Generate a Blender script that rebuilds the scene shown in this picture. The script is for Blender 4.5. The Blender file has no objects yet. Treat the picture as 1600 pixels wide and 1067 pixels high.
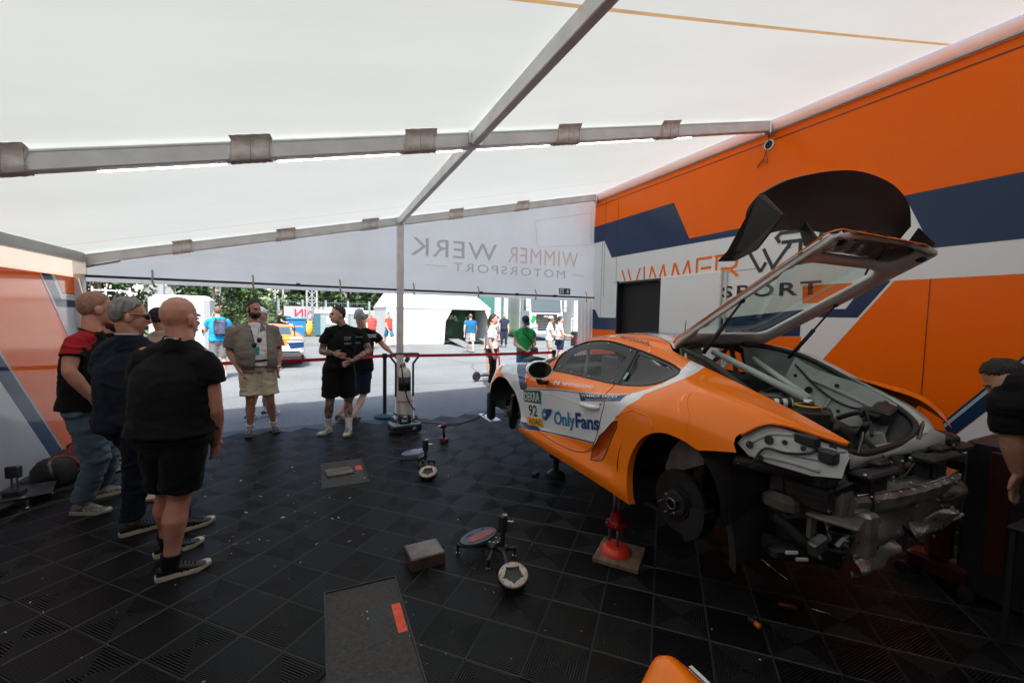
import bpy, bmesh, math, random
from math import sin, cos, pi, radians as R_, hypot, atan2
from mathutils import Vector as V, Matrix, Euler
from mathutils.geometry import delaunay_2d_cdt
from mathutils.bvhtree import BVHTree
rnd = random.Random(7)
SC = bpy.context.scene
COL = SC.collection

# ------------------------------------------------------------------ camera, sky, sun, exposure
# world axes: X across the tent (towards the race trailer), Y along its depth (out of the open gable), Z up
cam_d = bpy.data.cameras.new('camera'); cam = bpy.data.objects.new('camera', cam_d); COL.objects.link(cam)
cam_d.sensor_width = 36; cam_d.lens = 652.1 / 1600 * 36; cam_d.clip_end = 600; cam_d.clip_start = .02
cam.matrix_world = Matrix(((0.9067, -(-0.0086) , -0.4218, 0), (-0.4214, 0.0638, -0.9046, 0), (0.0201, 0.9979, 0.0617, 1.70), (0, 0, 0, 1)))
SC.camera = cam
SUN_EL, SUN_AZ = R_(57), R_(196)          # sun behind the camera: azimuth clockwise from +Y
world = bpy.data.worlds.new('World'); SC.world = world; world.use_nodes = True
nt = world.node_tree; nt.nodes.clear()
wo = nt.nodes.new('ShaderNodeOutputWorld'); bg = nt.nodes.new('ShaderNodeBackground'); sk = nt.nodes.new('ShaderNodeTexSky')
sk.sky_type = 'NISHITA'; sk.sun_disc = False; sk.sun_elevation = SUN_EL; sk.sun_rotation = SUN_AZ
sk.air_density = 1.0; sk.dust_density = 4.0; sk.ozone_density = 1.0
bg.inputs['Strength'].default_value = 0.14
nt.links.new(sk.outputs[0], bg.inputs[0]); nt.links.new(bg.outputs[0], wo.inputs[0])
sun_d = bpy.data.lights.new('sun', 'SUN'); sun = bpy.data.objects.new('sun', sun_d); COL.objects.link(sun)
sun_d.energy = 3.0; sun_d.angle = R_(0.6); sun_d.color = (1, .95, .88)
sdir = V((sin(SUN_AZ) * cos(SUN_EL), cos(SUN_AZ) * cos(SUN_EL), sin(SUN_EL)))
sun.rotation_euler = sdir.to_track_quat('Z', 'Y').to_euler(); sun.location = sdir * 40
vs = SC.view_settings; vs.view_transform = 'Standard'; vs.look = 'None'; vs.gamma = 1; vs.use_curve_mapping = False; vs.exposure = 1.28
SC.cycles.use_denoising = True
SC.cycles.max_bounces = 8; SC.cycles.diffuse_bounces = 5; SC.cycles.glossy_bounces = 4; SC.cycles.transmission_bounces = 6; SC.cycles.transparent_max_bounces = 12
SC.cycles.sample_clamp_indirect = 6

# ------------------------------------------------------------------ helpers
_M = {}; ROOT = {}
def mat(name, col, rough=.6, metal=0., var=0., scale=8., bump=0., bscale=40., spec=.5, coat=0., detail=3., sheen=0., trans=0., stretch=None, alpha=1.):
    """procedural Principled material: base colour with soft noise wear and a fine noise relief"""
    if name in _M: return _M[name]
    m = bpy.data.materials.new(name); m.use_nodes = True; t = m.node_tree; b = t.nodes['Principled BSDF']
    b.inputs['Base Color'].default_value = (*col, 1); b.inputs['Roughness'].default_value = rough; b.inputs['Metallic'].default_value = metal
    b.inputs['Specular IOR Level'].default_value = spec; b.inputs['Coat Weight'].default_value = coat; b.inputs['Coat Roughness'].default_value = .04
    b.inputs['Sheen Weight'].default_value = sheen
    m.diffuse_color = (*col, 1)
    tc = t.nodes.new('ShaderNodeTexCoord'); src = tc.outputs['Object']
    if stretch:
        mp = t.nodes.new('ShaderNodeMapping'); mp.inputs['Scale'].default_value = stretch; t.links.new(src, mp.inputs[0]); src = mp.outputs[0]
    if var > 0:
        n = t.nodes.new('ShaderNodeTexNoise'); n.inputs['Scale'].default_value = scale; n.inputs['Detail'].default_value = detail; t.links.new(src, n.inputs['Vector'])
        r = t.nodes.new('ShaderNodeMapRange'); r.inputs[1].default_value = .3; r.inputs[2].default_value = .7; r.inputs[3].default_value = 1 - var; r.inputs[4].default_value = 1 + var
        t.links.new(n.outputs['Fac'], r.inputs[0])
        x = t.nodes.new('ShaderNodeVectorMath'); x.operation = 'SCALE'; x.inputs[0].default_value = col; t.links.new(r.outputs[0], x.inputs['Scale'])
        t.links.new(x.outputs[0], b.inputs['Base Color'])
        r2 = t.nodes.new('ShaderNodeMapRange'); r2.inputs[3].default_value = max(.02, rough - .1 * var * 3); r2.inputs[4].default_value = min(1, rough + .1 * var * 3)
        t.links.new(n.outputs['Fac'], r2.inputs[0]); t.links.new(r2.outputs[0], b.inputs['Roughness'])
    if bump > 0:
        n2 = t.nodes.new('ShaderNodeTexNoise'); n2.inputs['Scale'].default_value = bscale; n2.inputs['Detail'].default_value = 4; t.links.new(src, n2.inputs['Vector'])
        bp = t.nodes.new('ShaderNodeBump'); bp.inputs['Strength'].default_value = bump; bp.inputs['Distance'].default_value = .01
        t.links.new(n2.outputs['Fac'], bp.inputs['Height']); t.links.new(bp.outputs[0], b.inputs['Normal'])
    if trans > 0:
        tr = t.nodes.new('ShaderNodeBsdfTranslucent'); tr.inputs[0].default_value = (*col, 1)
        if var > 0: t.links.new(x.outputs[0], tr.inputs[0])
        if bump > 0: t.links.new(bp.outputs[0], tr.inputs['Normal'])
        mx = t.nodes.new('ShaderNodeMixShader'); mx.inputs[0].default_value = trans
        t.links.new(b.outputs[0], mx.inputs[1]); t.links.new(tr.outputs[0], mx.inputs[2]); t.links.new(mx.outputs[0], t.nodes['Material Output'].inputs[0])
    if alpha < 1: b.inputs['Alpha'].default_value = alpha
    _M[name] = m; return m
def emis(name, col, s):
    m = mat(name, col); b = m.node_tree.nodes['Principled BSDF']; b.inputs['Emission Color'].default_value = (*col, 1); b.inputs['Emission Strength'].default_value = s; return m
def glass(name, col=(.9, .95, .95), rough=.02, mix=.75):
    """thin sheet of glass: mostly clear, with a mirror reflection"""
    if name in _M: return _M[name]
    m = bpy.data.materials.new(name); m.use_nodes = True; t = m.node_tree; t.nodes.clear()
    o = t.nodes.new('ShaderNodeOutputMaterial'); tp = t.nodes.new('ShaderNodeBsdfTransparent'); tp.inputs[0].default_value = (*col, 1)
    g = t.nodes.new('ShaderNodeBsdfGlossy'); g.inputs[1].default_value = rough; fr = t.nodes.new('ShaderNodeLayerWeight'); fr.inputs[0].default_value = .5
    pw = t.nodes.new('ShaderNodeMath'); pw.operation = 'POWER'; pw.inputs[1].default_value = 4; t.links.new(fr.outputs['Facing'], pw.inputs[0])
    mr = t.nodes.new('ShaderNodeMapRange'); mr.inputs[3].default_value = .05; mr.inputs[4].default_value = 1 - mix + .4; mr.clamp = True
    mx = t.nodes.new('ShaderNodeMixShader'); t.links.new(pw.outputs[0], mr.inputs[0]); t.links.new(mr.outputs[0], mx.inputs[0])
    t.links.new(tp.outputs[0], mx.inputs[1]); t.links.new(g.outputs[0], mx.inputs[2]); t.links.new(mx.outputs[0], o.inputs[0]); _M[name] = m; return m

class MB:
    """collects shapes for ONE mesh object"""
    def __init__(s): s.v = []; s.f = []; s.m = []; s.k = 0
    def add(s, vs, fs, k=None):
        o = len(s.v); s.v += [tuple(p) for p in vs]; s.f += [tuple(i + o for i in f) for f in fs]; s.m += [s.k if k is None else k] * len(fs); return s
    def box(s, c, d, rz=0, k=None, M=None, taper=1.):
        hx, hy, hz = d[0] / 2, d[1] / 2, d[2] / 2
        p = [V((sx * hx * (taper if sz > 0 else 1), sy * hy * (taper if sz > 0 else 1), sz * hz)) for sz in (-1, 1) for sx, sy in ((-1, -1), (1, -1), (1, 1), (-1, 1))]
        Q = (M if M is not None else Matrix.Rotation(rz, 3, 'Z')); c = V(c)
        return s.add([Q @ q + c for q in p], [(3, 2, 1, 0), (4, 5, 6, 7), (0, 1, 5, 4), (1, 2, 6, 5), (2, 3, 7, 6), (3, 0, 4, 7)], k)
    def bbox(s, c, d, b=.01, rz=0, k=None, M=None):
        """box with bevelled edges (chamfer b)"""
        hx, hy, hz = d[0] / 2, d[1] / 2, d[2] / 2; Q = (M if M is not None else Matrix.Rotation(rz, 3, 'Z')); c = V(c); vs = []
        def ring(x, y, z): return [(-x + b, -y, z), (x - b, -y, z), (x, -y + b, z), (x, y - b, z), (x - b, y, z), (-x + b, y, z), (-x, y - b, z), (-x, -y + b, z)]
        for x, y, z in ((hx - b, hy - b, -hz), (hx, hy, -hz + b), (hx, hy, hz - b), (hx - b, hy - b, hz)): vs += ring(x, y, z)
        fs = [tuple(range(7, -1, -1)), tuple(range(24, 32))]
        for r in range(3):
            for i in range(8): fs.append((r * 8 + i, r * 8 + (i + 1) % 8, r * 8 + 8 + (i + 1) % 8, r * 8 + 8 + i))
        return s.add([Q @ V(p) + c for p in vs], fs, k)
    def tube(s, pts, r, n=8, k=None, cap=True, ry=None, up=None):
        pts = [V(p) for p in pts]; N = len(pts); rr = r if isinstance(r, (list, tuple)) else [r] * N
        vs = []; u = None
        for i, p in enumerate(pts):
            t = (pts[min(i + 1, N - 1)] - pts[max(i - 1, 0)])
            t = t.normalized() if t.length > 1e-9 else V((0, 0, 1))
            if u is None:
                a = V(up) if up else (V((0, 0, 1)) if abs(t.z) < .9 else V((1, 0, 0)))
                u = (a - t * a.dot(t)).normalized()
            else: u = (u - t * u.dot(t)).normalized()
            w = t.cross(u); q = rr[i]; qy = q if ry is None else (ry[i] if isinstance(ry, (list, tuple)) else ry)
            vs += [p + u * (cos(2 * pi * j / n) * q) + w * (sin(2 * pi * j / n) * qy) for j in range(n)]
        fs = [(i * n + j, i * n + (j + 1) % n, (i + 1) * n + (j + 1) % n, (i + 1) * n + j) for i in range(N - 1) for j in range(n)]
        if cap: fs += [tuple(range(n - 1, -1, -1)), tuple(range((N - 1) * n, N * n))]
        return s.add(vs, fs, k)
    def lathe(s, prof, c=(0, 0, 0), n=16, k=None, M=None):
        """profile of (radius, height) turned round Z"""
        vs = []; Q = M if M is not None else Matrix.Identity(3); c = V(c); N = len(prof)
        for r, z in prof: vs += [Q @ V((r * cos(2 * pi * j / n), r * sin(2 * pi * j / n), z)) + c for j in range(n)]
        fs = [(i * n + j, i * n + (j + 1) % n, (i + 1) * n + (j + 1) % n, (i + 1) * n + j) for i in range(N - 1) for j in range(n)]
        if prof[0][0] > 1e-6: fs.append(tuple(range(n - 1, -1, -1)))
        if prof[-1][0] > 1e-6: fs.append(tuple(range((N - 1) * n, N * n)))
        return s.add(vs, fs, k)
    def ball(s, c, r, n=12, k=None, M=None):
        r = V(r) if not isinstance(r, (int, float)) else V((r, r, r)); Q = M if M is not None else Matrix.Identity(3); c = V(c); h = max(4, n // 2)
        vs = [Q @ V((r.x * sin(pi * i / h) * cos(2 * pi * j / n), r.y * sin(pi * i / h) * sin(2 * pi * j / n), -r.z * cos(pi * i / h))) + c for i in range(h + 1) for j in range(n)]
        fs = [(i * n + j, i * n + (j + 1) % n, (i + 1) * n + (j + 1) % n, (i + 1) * n + j) for i in range(h) for j in range(n)]
        return s.add(vs, fs, k)
    def prism(s, poly, axis, a, b, k=None):
        """2D outline extruded along an axis between a and b"""
        ar = sum(poly[i][0] * poly[(i + 1) % len(poly)][1] - poly[(i + 1) % len(poly)][0] * poly[i][1] for i in range(len(poly)))
        if ar < 0: poly = poly[::-1]
        P = {'x': lambda u, w, t: (t, u, w), 'y': lambda u, w, t: (u, t, w), 'z': lambda u, w, t: (u, w, t)}[axis]
        n = len(poly); vs = [P(u, w, a) for u, w in poly] + [P(u, w, b) for u, w in poly]
        fs = [(i, (i + 1) % n, n + (i + 1) % n, n + i) for i in range(n)] + [tuple(range(n - 1, -1, -1)), tuple(range(n, 2 * n))]
        return s.add(vs, fs, k)
    def build(s, name, mats, parent=None, smooth=False, auto=None, loc=None):
        me = bpy.data.meshes.new(name); me.from_pydata(s.v, [], s.f)
        for m in (mats if isinstance(mats, (list, tuple)) else [mats]): me.materials.append(m)
        if len(me.materials) > 1: me.polygons.foreach_set('material_index', s.m)
        me.validate(); bm = bmesh.new(); bm.from_mesh(me); bmesh.ops.remove_doubles(bm, verts=bm.verts, dist=1e-6); bmesh.ops.recalc_face_normals(bm, faces=bm.faces); bm.to_mesh(me); bm.free()
        if smooth: me.shade_smooth()
        o = bpy.data.objects.new(name, me); COL.objects.link(o)
        if smooth and auto: me.set_sharp_from_angle(angle=R_(auto))
        if parent is not None: adopt(o, parent)
        if loc is not None:
            me.transform(Matrix.Translation(-V(loc))); o.location = loc
        return o

def tag(o, label=None, cat=None, group=None, kind=None):
    if label: o['label'] = label
    if cat: o['category'] = cat
    if group: o['group'] = group
    if kind: o['kind'] = kind
    return o
def adopt(o, parent):
    o.parent = parent
    if parent.name in ROOT: o.matrix_parent_inverse = Matrix.Translation(-V(ROOT[parent.name]))
def base(name, label, cat, loc, group=None):
    """Empty at the thing's base whose parts are given in world coordinates"""
    o = thing(name, label, cat, loc, 0, group); ROOT[o.name] = loc; return o
def thing(name, label, cat, loc=(0, 0, 0), rz=0, group=None):
    o = bpy.data.objects.new(name, None); COL.objects.link(o); o.location = loc; o.rotation_euler = (0, 0, rz); o.empty_display_size = .1
    return tag(o, label, cat, group)
def copy_tree(o, parent=None):
    c = o.copy(); COL.objects.link(c)
    if parent is not None: c.parent = parent; c.matrix_parent_inverse = o.matrix_parent_inverse.copy()
    for ch in list(o.children): copy_tree(ch, c)
    return c
def smooth_path(p, n=6):
    """Catmull-Rom through the points"""
    p = [V(q) for q in p]; out = []
    for i in range(len(p) - 1):
        a, b, c, d = p[max(i - 1, 0)], p[i], p[i + 1], p[min(i + 2, len(p) - 1)]
        for j in range(n):
            t = j / n; out.append(.5 * ((2 * b) + (c - a) * t + (2 * a - 5 * b + 4 * c - d) * t * t + (3 * b - a - 3 * c + d) * t ** 3))
    out.append(p[-1]); return out
def text_mesh(txt, size, bold=0., shear=0., align='LEFT', space=1., sx=1.):
    """flat lettering as (verts, faces) with its baseline on y=0"""
    cu = bpy.data.curves.new('lettering', 'FONT'); cu.body = txt; cu.size = size; cu.offset = bold; cu.shear = shear; cu.align_x = align; cu.space_character = space; cu.resolution_u = 3
    o = bpy.data.objects.new('lettering', cu); COL.objects.link(o); dg = bpy.context.evaluated_depsgraph_get()
    me = bpy.data.meshes.new_from_object(o.evaluated_get(dg)); vs = [(v.co.x * sx, v.co.y) for v in me.vertices]; fs = [tuple(p.vertices) for p in me.polygons]
    bpy.data.objects.remove(o); bpy.data.curves.remove(cu); bpy.data.meshes.remove(me); return vs, fs
def lettering(txt, m, org, ux, uy, size, parent=None, depth=0., fit=None, name='lettering', **kw):
    """lettering on a plane: org = start of the baseline, ux / uy = unit vectors along and up"""
    vs, fs = text_mesh(txt, size, **kw); org, ux, uy = V(org), V(ux), V(uy)
    if fit:
        x0 = min(v[0] for v in vs); x1 = max(v[0] for v in vs); vs = [((x - x0) * fit / (x1 - x0), y) for x, y in vs]
    b = MB(); b.add([org + ux * x + uy * y for x, y in vs], fs); return b.build(name, m, parent)
# ------------------------------------------------------------------ materials of the place
ORANGE = (.98, .155, .004); NAVY = (.012, .035, .095); WHITE = (.75, .76, .76)
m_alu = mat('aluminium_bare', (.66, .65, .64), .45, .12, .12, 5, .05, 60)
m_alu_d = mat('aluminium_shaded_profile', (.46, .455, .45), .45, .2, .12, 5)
m_pvc = mat('white_pvc_roof', (.70, .745, .715), .5, 0, .055, .55, .35, 4.5, trans=.255, detail=9, stretch=(.5, 1.3, 1))
m_pvc2 = mat('white_pvc_curtain', (.97, .89, .79), .5, 0, .05, 1.1, .5, 3.2, trans=.85, detail=6, stretch=(1, 1, .6))
m_flap = mat('grey_fabric_flap', (.76, .70, .66), .8, 0, .15, 14, .3, 60)
m_seam = mat('tan_seam_tape', (.55, .36, .17), .6, 0, .12, 6, trans=.26)
m_black = mat('black_plastic', (.018, .018, .019), .45, 0, .2, 12)
m_steel = mat('bright_steel', (.6, .6, .6), .25, 1, .1, 20)
m_orange_w = mat('orange_gloss_panel', ORANGE, .22, 0, .03, .5, .015, 1.2, spec=.14)
m_white_w = mat('white_gloss_panel', (.80, .81, .81), .22, 0, .03, .5, .015, 1.2, spec=.3)
m_navy_w = mat('navy_gloss_panel', NAVY, .22, 0, .05, .5, spec=.3)
m_lblue_w = mat('pale_blue_stripe', (.35, .52, .58), .2, 0, .03, .5)
m_black_w = mat('black_gloss_print', (.015, .015, .016), .2)
m_dark = mat('dark_opening', (.012, .011, .011), .7, 0, .2, 4)

# ------------------------------------------------------------------ ground
def asphalt():
    m = mat('asphalt', (.21, .235, .24), .85, 0, 0, 1); t = m.node_tree; b = t.nodes['Principled BSDF']; tc = t.nodes['Texture Coordinate']
    n1 = t.nodes.new('ShaderNodeTexNoise'); n1.inputs['Scale'].default_value = .35; n1.inputs['Detail'].default_value = 5
    n2 = t.nodes.new('ShaderNodeTexNoise'); n2.inputs['Scale'].default_value = 55; n2.inputs['Detail'].default_value = 3
    vo = t.nodes.new('ShaderNodeTexVoronoi'); vo.feature = 'DISTANCE_TO_EDGE'; vo.inputs['Scale'].default_value = .16
    for n in (n1, n2): t.links.new(tc.outputs['Object'], n.inputs['Vector'])
    nv = t.nodes.new('ShaderNodeVectorMath'); nv.operation = 'MULTIPLY_ADD'; nv.inputs[1].default_value = (1.2, 1.2, 0); t.links.new(n1.outputs['Color'], nv.inputs[0]); t.links.new(tc.outputs['Object'], nv.inputs[2]); t.links.new(nv.outputs[0], vo.inputs['Vector'])
    r1 = t.nodes.new('ShaderNodeMapRange'); r1.inputs[1].default_value = .3; r1.inputs[2].default_value = .7; r1.inputs[3].default_value = .8; r1.inputs[4].default_value = 1.15; t.links.new(n1.outputs['Fac'], r1.inputs[0])
    r2 = t.nodes.new('ShaderNodeMapRange'); r2.inputs[1].default_value = .3; r2.inputs[2].default_value = .7; r2.inputs[3].default_value = .6; r2.inputs[4].default_value = 1.4; t.links.new(n2.outputs['Fac'], r2.inputs[0])
    r3 = t.nodes.new('ShaderNodeMapRange'); r3.inputs[1].default_value = 0; r3.inputs[2].default_value = .006; r3.inputs[3].default_value = .45; r3.inputs[4].default_value = 1; t.links.new(vo.outputs['Distance'], r3.inputs[0])
    a = t.nodes.new('ShaderNodeMath'); a.operation = 'MULTIPLY'; t.links.new(r1.outputs[0], a.inputs[0]); t.links.new(r2.outputs[0], a.inputs[1])
    a2 = t.nodes.new('ShaderNodeMath'); a2.operation = 'MULTIPLY'; t.links.new(a.outputs[0], a2.inputs[0]); t.links.new(r3.outputs[0], a2.inputs[1])
    x = t.nodes.new('ShaderNodeVectorMath'); x.operation = 'SCALE'; x.inputs[0].default_value = (.165, .182, .186); t.links.new(a2.outputs[0], x.inputs['Scale']); t.links.new(x.outputs[0], b.inputs['Base Color'])
    bp = t.nodes.new('ShaderNodeBump'); bp.inputs['Strength'].default_value = .5; bp.inputs['Distance'].default_value = .006; t.links.new(n2.outputs['Fac'], bp.inputs['Height']); t.links.new(bp.outputs[0], b.inputs['Normal'])
    return m
m_asph = asphalt()
g = MB(); N = 20
for i in range(N):
    for j in range(N):
        x0, x1 = -200 + 400 * i / N, -200 + 400 * (i + 1) / N; y0, y1 = -60 + 400 * j / N, -60 + 400 * (j + 1) / N
        g.add([(x0, y0, -.022), (x1, y0, -.022), (x1, y1, -.022), (x0, y1, -.022)], [(0, 1, 2, 3)])
tag(g.build('asphalt_ground', m_asph), 'grey asphalt of the paddock outside the tent', None, None, 'structure')

# ------------------------------------------------------------------ floor of ribbed plastic tiles, laid at 45 degrees to the tent
TS = .2896; TO = V((0.035, 2.896, 0)); TEX = V((.7071, -.7071, 0)); TEY = V((.7071, .7071, 0))
m_tile = mat('black_ribbed_plastic_tile', (.009, .009, .0095), .46, 0, .3, 1.3, .04, 90, spec=.32)
m_tileb = mat('rim_highlight_border', (.034, .034, .034), .45, 0, .3, 3)  # lighter than the tile: rim highlights put into the border colour
def tile_mesh(kind):
    b = MB(); h = TS / 2; T = 0.; B = -.0095; ch = .0014
    b.add([(-h, -h, B), (h, -h, B), (h, h, B), (-h, h, B)], [(0, 1, 2, 3)], 0)
    e, w = h - .0008, .0042
    def ring(o, i, k):
        vs = [(sx * q, sy * q, z) for q, z in ((o, B), (o, T - ch), (o - ch, T), (i + ch, T), (i, T - ch), (i, B)) for sx, sy in ((-1, -1), (1, -1), (1, 1), (-1, 1))]
        fs = [(r * 4 + j, r * 4 + (j + 1) % 4, r * 4 + 4 + (j + 1) % 4, r * 4 + 4 + j) for r in range(5) for j in range(4)]; b.add(vs, fs, k)
    ring(e, e - w, 1)
    if kind == 0:
        q = e - w - .0055; p = .0128
        while q > .012: ring(q, q - .0072, 0); q -= p
        b.add([(-q, -q, T), (q, -q, T), (q, q, T), (-q, q, T)], [(0, 1, 2, 3)], 0)
    else:
        q = e - w - .003; p = .0181; c = -2 * q + .009
        while c < 2 * q:                     # ribs along the diagonal x - y = c
            for_ = []
            for d in (c, c + .0098):
                a = max(-q, d - q); z = min(q, q + d)
                for_.append(((a, a - d), (z, z - d)))
            (a0, a1), (b0, b1) = for_
            b.add([(*a0, B), (*a1, B), (*a0, T), (*a1, T), (*b0, T), (*b1, T), (*b0, B), (*b1, B)], [(0, 1, 3, 2), (2, 3, 5, 4), (4, 5, 7, 6)], 0); c += p
    return b
floor = MB(); floor.box((1.2, -.4, -.0165), (7.9, 14.7, .009))
floor_o = tag(floor.build('tent_floor', m_tile), 'black ribbed plastic tile floor of the tent', None, None, 'structure')
HOLES = [(.035, .455, 4.34, 5.12), (.03, .44, 1.75, 2.675)]
MT = [tile_mesh(0), tile_mesh(1)]; TM = []
for q in range(2):
    o = MT[q].build('tile', [m_tile, m_tileb]); TM.append(o.data); bpy.data.objects.remove(o)
cells = []
for i in range(-40, 50):
    for j in range(-40, 50):
        c = TO + TEX * ((i + .5) * TS) + TEY * ((j + .5) * TS)
        if not (-2.6 < c.x < 5.0 and -1.2 < c.y < 6.78): continue
        cells.append((c, (i + j) % 2))
def in_view(c):
    d = cam.matrix_world.inverted() @ c
    if d.z > -.2: return None
    u, w = 652 * d.x / -d.z, 652 * d.y / -d.z
    return -d.z if abs(u) < 830 and -560 < w < 560 else None
near = []; far_ = []
RT = Matrix.Rotation(-pi / 4, 4, 'Z')
def over_hole(c, q): return any(h[0] - q < c.x < h[1] + q and h[2] - q < c.y < h[3] + q for h in HOLES)
seen = sorted([(in_view(c), k) for k, (c, _) in enumerate(cells) if in_view(c) is not None])
first = {k for _, k in seen[:290]}
rest = bmesh.new(); ok = {k for _, k in seen}
def cut_holes(bm, Mw):
    """the part of a tile that lies outside the two cut-outs"""
    bm.transform(Mw)
    for x0, x1, y0, y1 in HOLES:
        cut = bmesh.new(); inner = bm.copy()
        for co, no in (((x0, 0, 0), (-1, 0, 0)), ((x1, 0, 0), (1, 0, 0)), ((0, y0, 0), (0, -1, 0)), ((0, y1, 0), (0, 1, 0))):
            out = inner.copy()
            bmesh.ops.bisect_plane(out, geom=out.verts[:] + out.edges[:] + out.faces[:], plane_co=co, plane_no=no, clear_inner=True)
            bmesh.ops.bisect_plane(inner, geom=inner.verts[:] + inner.edges[:] + inner.faces[:], plane_co=co, plane_no=no, clear_outer=True)
            me = bpy.data.meshes.new('x'); out.to_mesh(me); cut.from_mesh(me); bpy.data.meshes.remove(me); out.free()
        bm.free(); inner.free(); bm = cut
    bm.transform(Mw.inverted()); return bm
for k, (c, kind) in enumerate(cells):
    if k not in ok: continue
    Mw = Matrix.Translation(c) @ RT
    if over_hole(c, .21):
        bm = bmesh.new(); bm.from_mesh(TM[kind]); bm = cut_holes(bm, Mw)
        if not bm.verts: bm.free(); continue
        me = bpy.data.meshes.new('tile'); bm.to_mesh(me); bm.free(); me.materials.append(m_tile); me.materials.append(m_tileb)
        o = bpy.data.objects.new('tile', me); COL.objects.link(o); o.matrix_world = Mw; o.parent = floor_o; continue
    if k in first:
        o = bpy.data.objects.new('tile', TM[kind]); COL.objects.link(o); o.matrix_world = Mw; o.parent = floor_o
    else:
        n0 = len(rest.verts); rest.from_mesh(TM[kind]); rest.verts.ensure_lookup_table()
        for vtx in rest.verts[n0:]: vtx.co = Mw @ vtx.co
me = bpy.data.meshes.new('far_tiles'); rest.to_mesh(me); rest.free(); me.materials.append(m_tile); me.materials.append(m_tileb)
o = bpy.data.objects.new('far_tiles', me); COL.objects.link(o); o.parent = floor_o; o['kind'] = 'stuff'
m_rough = mat('rough_dark_tarmac', (.045, .042, .038), .8, 0, .5, 60, .8, 90, detail=5)
m_orp = mat('orange_red_spray_paint', (.75, .085, .03), .7, 0, .2, 30, .3, 90)
m_plate = mat('rusty_steel_plate', (.16, .125, .10), .5, .5, .5, 7, .1, 40, detail=6)
m_chalk = mat('teal_chalk_mark', (.05, .10, .11), .8, 0, .4, 60)
for n_, (x0, x1, y0, y1) in enumerate(HOLES):
    b = MB(); b.box(((x0 + x1) / 2, (y0 + y1) / 2, -.010), (x1 - x0, y1 - y0, .003)); p = b.build('tarmac_cutout', m_rough, floor_o)
    b = MB(); w = .007
    b.box((x0 - w / 2, (y0 + y1) / 2, -.006), (w, y1 - y0 + 2 * w, .0135)); b.box((x1 + w / 2, (y0 + y1) / 2, -.006), (w, y1 - y0 + 2 * w, .0135)); b.box(((x0 + x1) / 2, y1 + w / 2, -.006), (x1 - x0, w, .0135)); b.box(((x0 + x1) / 2, y0 - w / 2, -.006), (x1 - x0, w, .0135))
    b.build('cutout_edge', m_black, floor_o)
    b = MB()
    if n_ == 1:
        b.box((.405, 2.30, -.0077), (.05, .24, .0016), .0); b.build('paint_mark', m_orp, floor_o)
        b = MB()
        for cx, cy in ((.27, 2.44), (.08, 2.17), (.30, 2.12)):
            pts = [(cx + .025 * cos(a * pi / 6), cy + .025 * sin(a * pi / 6), -.008) for a in range(-5, 4)]; b.tube(pts, .0022, 5)
        b.build('chalk_mark', m_chalk, floor_o)
        b = MB(); b.box((.28, 2.28, -.0078), (.06, .26, .0014)); b.build('tar_patch', mat('fresh_tar', (.02, .022, .025), .6, 0, .3, 40), floor_o)
    else:
        b.box((.40, 4.80, -.0077), (.065, .13, .0016)); b.build('paint_mark', m_orp, floor_o)
# crumbs and leaf bits on the floor
m_leaf = [mat('dry_leaf_tan', (.36, .27, .15), .7, 0, .3, 60), mat('pale_petal', (.62, .58, .48), .7), mat('orange_brown_leaf', (.40, .13, .05), .7), mat('dull_green_leaf', (.22, .25, .10), .7)]
def crumbs(n, xr, yr, s):
    for _ in range(n):
        x, y = rnd.uniform(*xr), rnd.uniform(*yr); a = rnd.uniform(0, 6.3); L = rnd.uniform(.5, 1) * s; w = L * rnd.uniform(.2, .5); k = rnd.choice((0, 1, 1, 1, 2, 3))
        u = V((cos(a), sin(a), 0)) * L; q = V((-sin(a), cos(a), 0)) * w; c = V((x, y, .0025)); z = V((0, 0, rnd.uniform(.002, .006)))
        cr.add([c - u, c - u * .3 + q + z, c + u * .4 + q * .8 + z, c + u, c + u * .3 - q * .7 + z, c - u * .5 - q + z * .4], [(0, 1, 2, 3, 4, 5)], k)
cr = MB(); crumbs(110, (-2.2, 1.6), (2.0, 6.4), .011); crumbs(24, (.3, 2.0), (1.2, 3), .008); crumbs(38, (-1.2, .6), (3.2, 5.2), .021)
tag(cr.build('leaf_litter', m_leaf), 'dry leaf bits and petals scattered on the black tiles', None, None, 'stuff')

# ------------------------------------------------------------------ tent
XL, XR, YG, YB = -2.65, 5.03, 6.9, -1.9
def rz_(x): return 2.955 + .2335 * x                    # underside of the roof cover
tent = thing('tent', 'large white paddock tent with sloping roof and open gable', 'tent', (0, 0, 0))
b = MB(); nx, ny = 48, 64
def roofz(x, y):
    fy = (y - YG) / 3.48; s = sin(pi * fy) ** 2; fx = (x - XL) / (XR - XL)
    return rz_(x) + .012 - .035 * s * sin(pi * fx) 
SE = [(3.83, 3.62, .016), (1.74, 1.86, .014), (6.33, 5.9, .007)]           # welded seams: y at the left and right edge, half width
rows = []
ys = [YB + (YG + .12 - YB) * j / 56 for j in range(57)]
for y in ys:
    if all(abs(y - (a + c) / 2) > .20 for a, c, _ in SE): rows.append((y, y, 0))
for a, c, w in SE: rows += [(a - w, c - w, 1), (a + w, c + w, 0)]
rows.sort(key=lambda q: q[0] + q[1])
vs_ = [(XL + (XR + .02 - XL) * i / nx, q[0] + (q[1] - q[0]) * i / nx) for q in rows for i in range(nx + 1)]; ny = len(rows) - 1
P3 = [(x, y, roofz(x, y)) for x, y in vs_]; sm = MB(); k_ = {}
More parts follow.
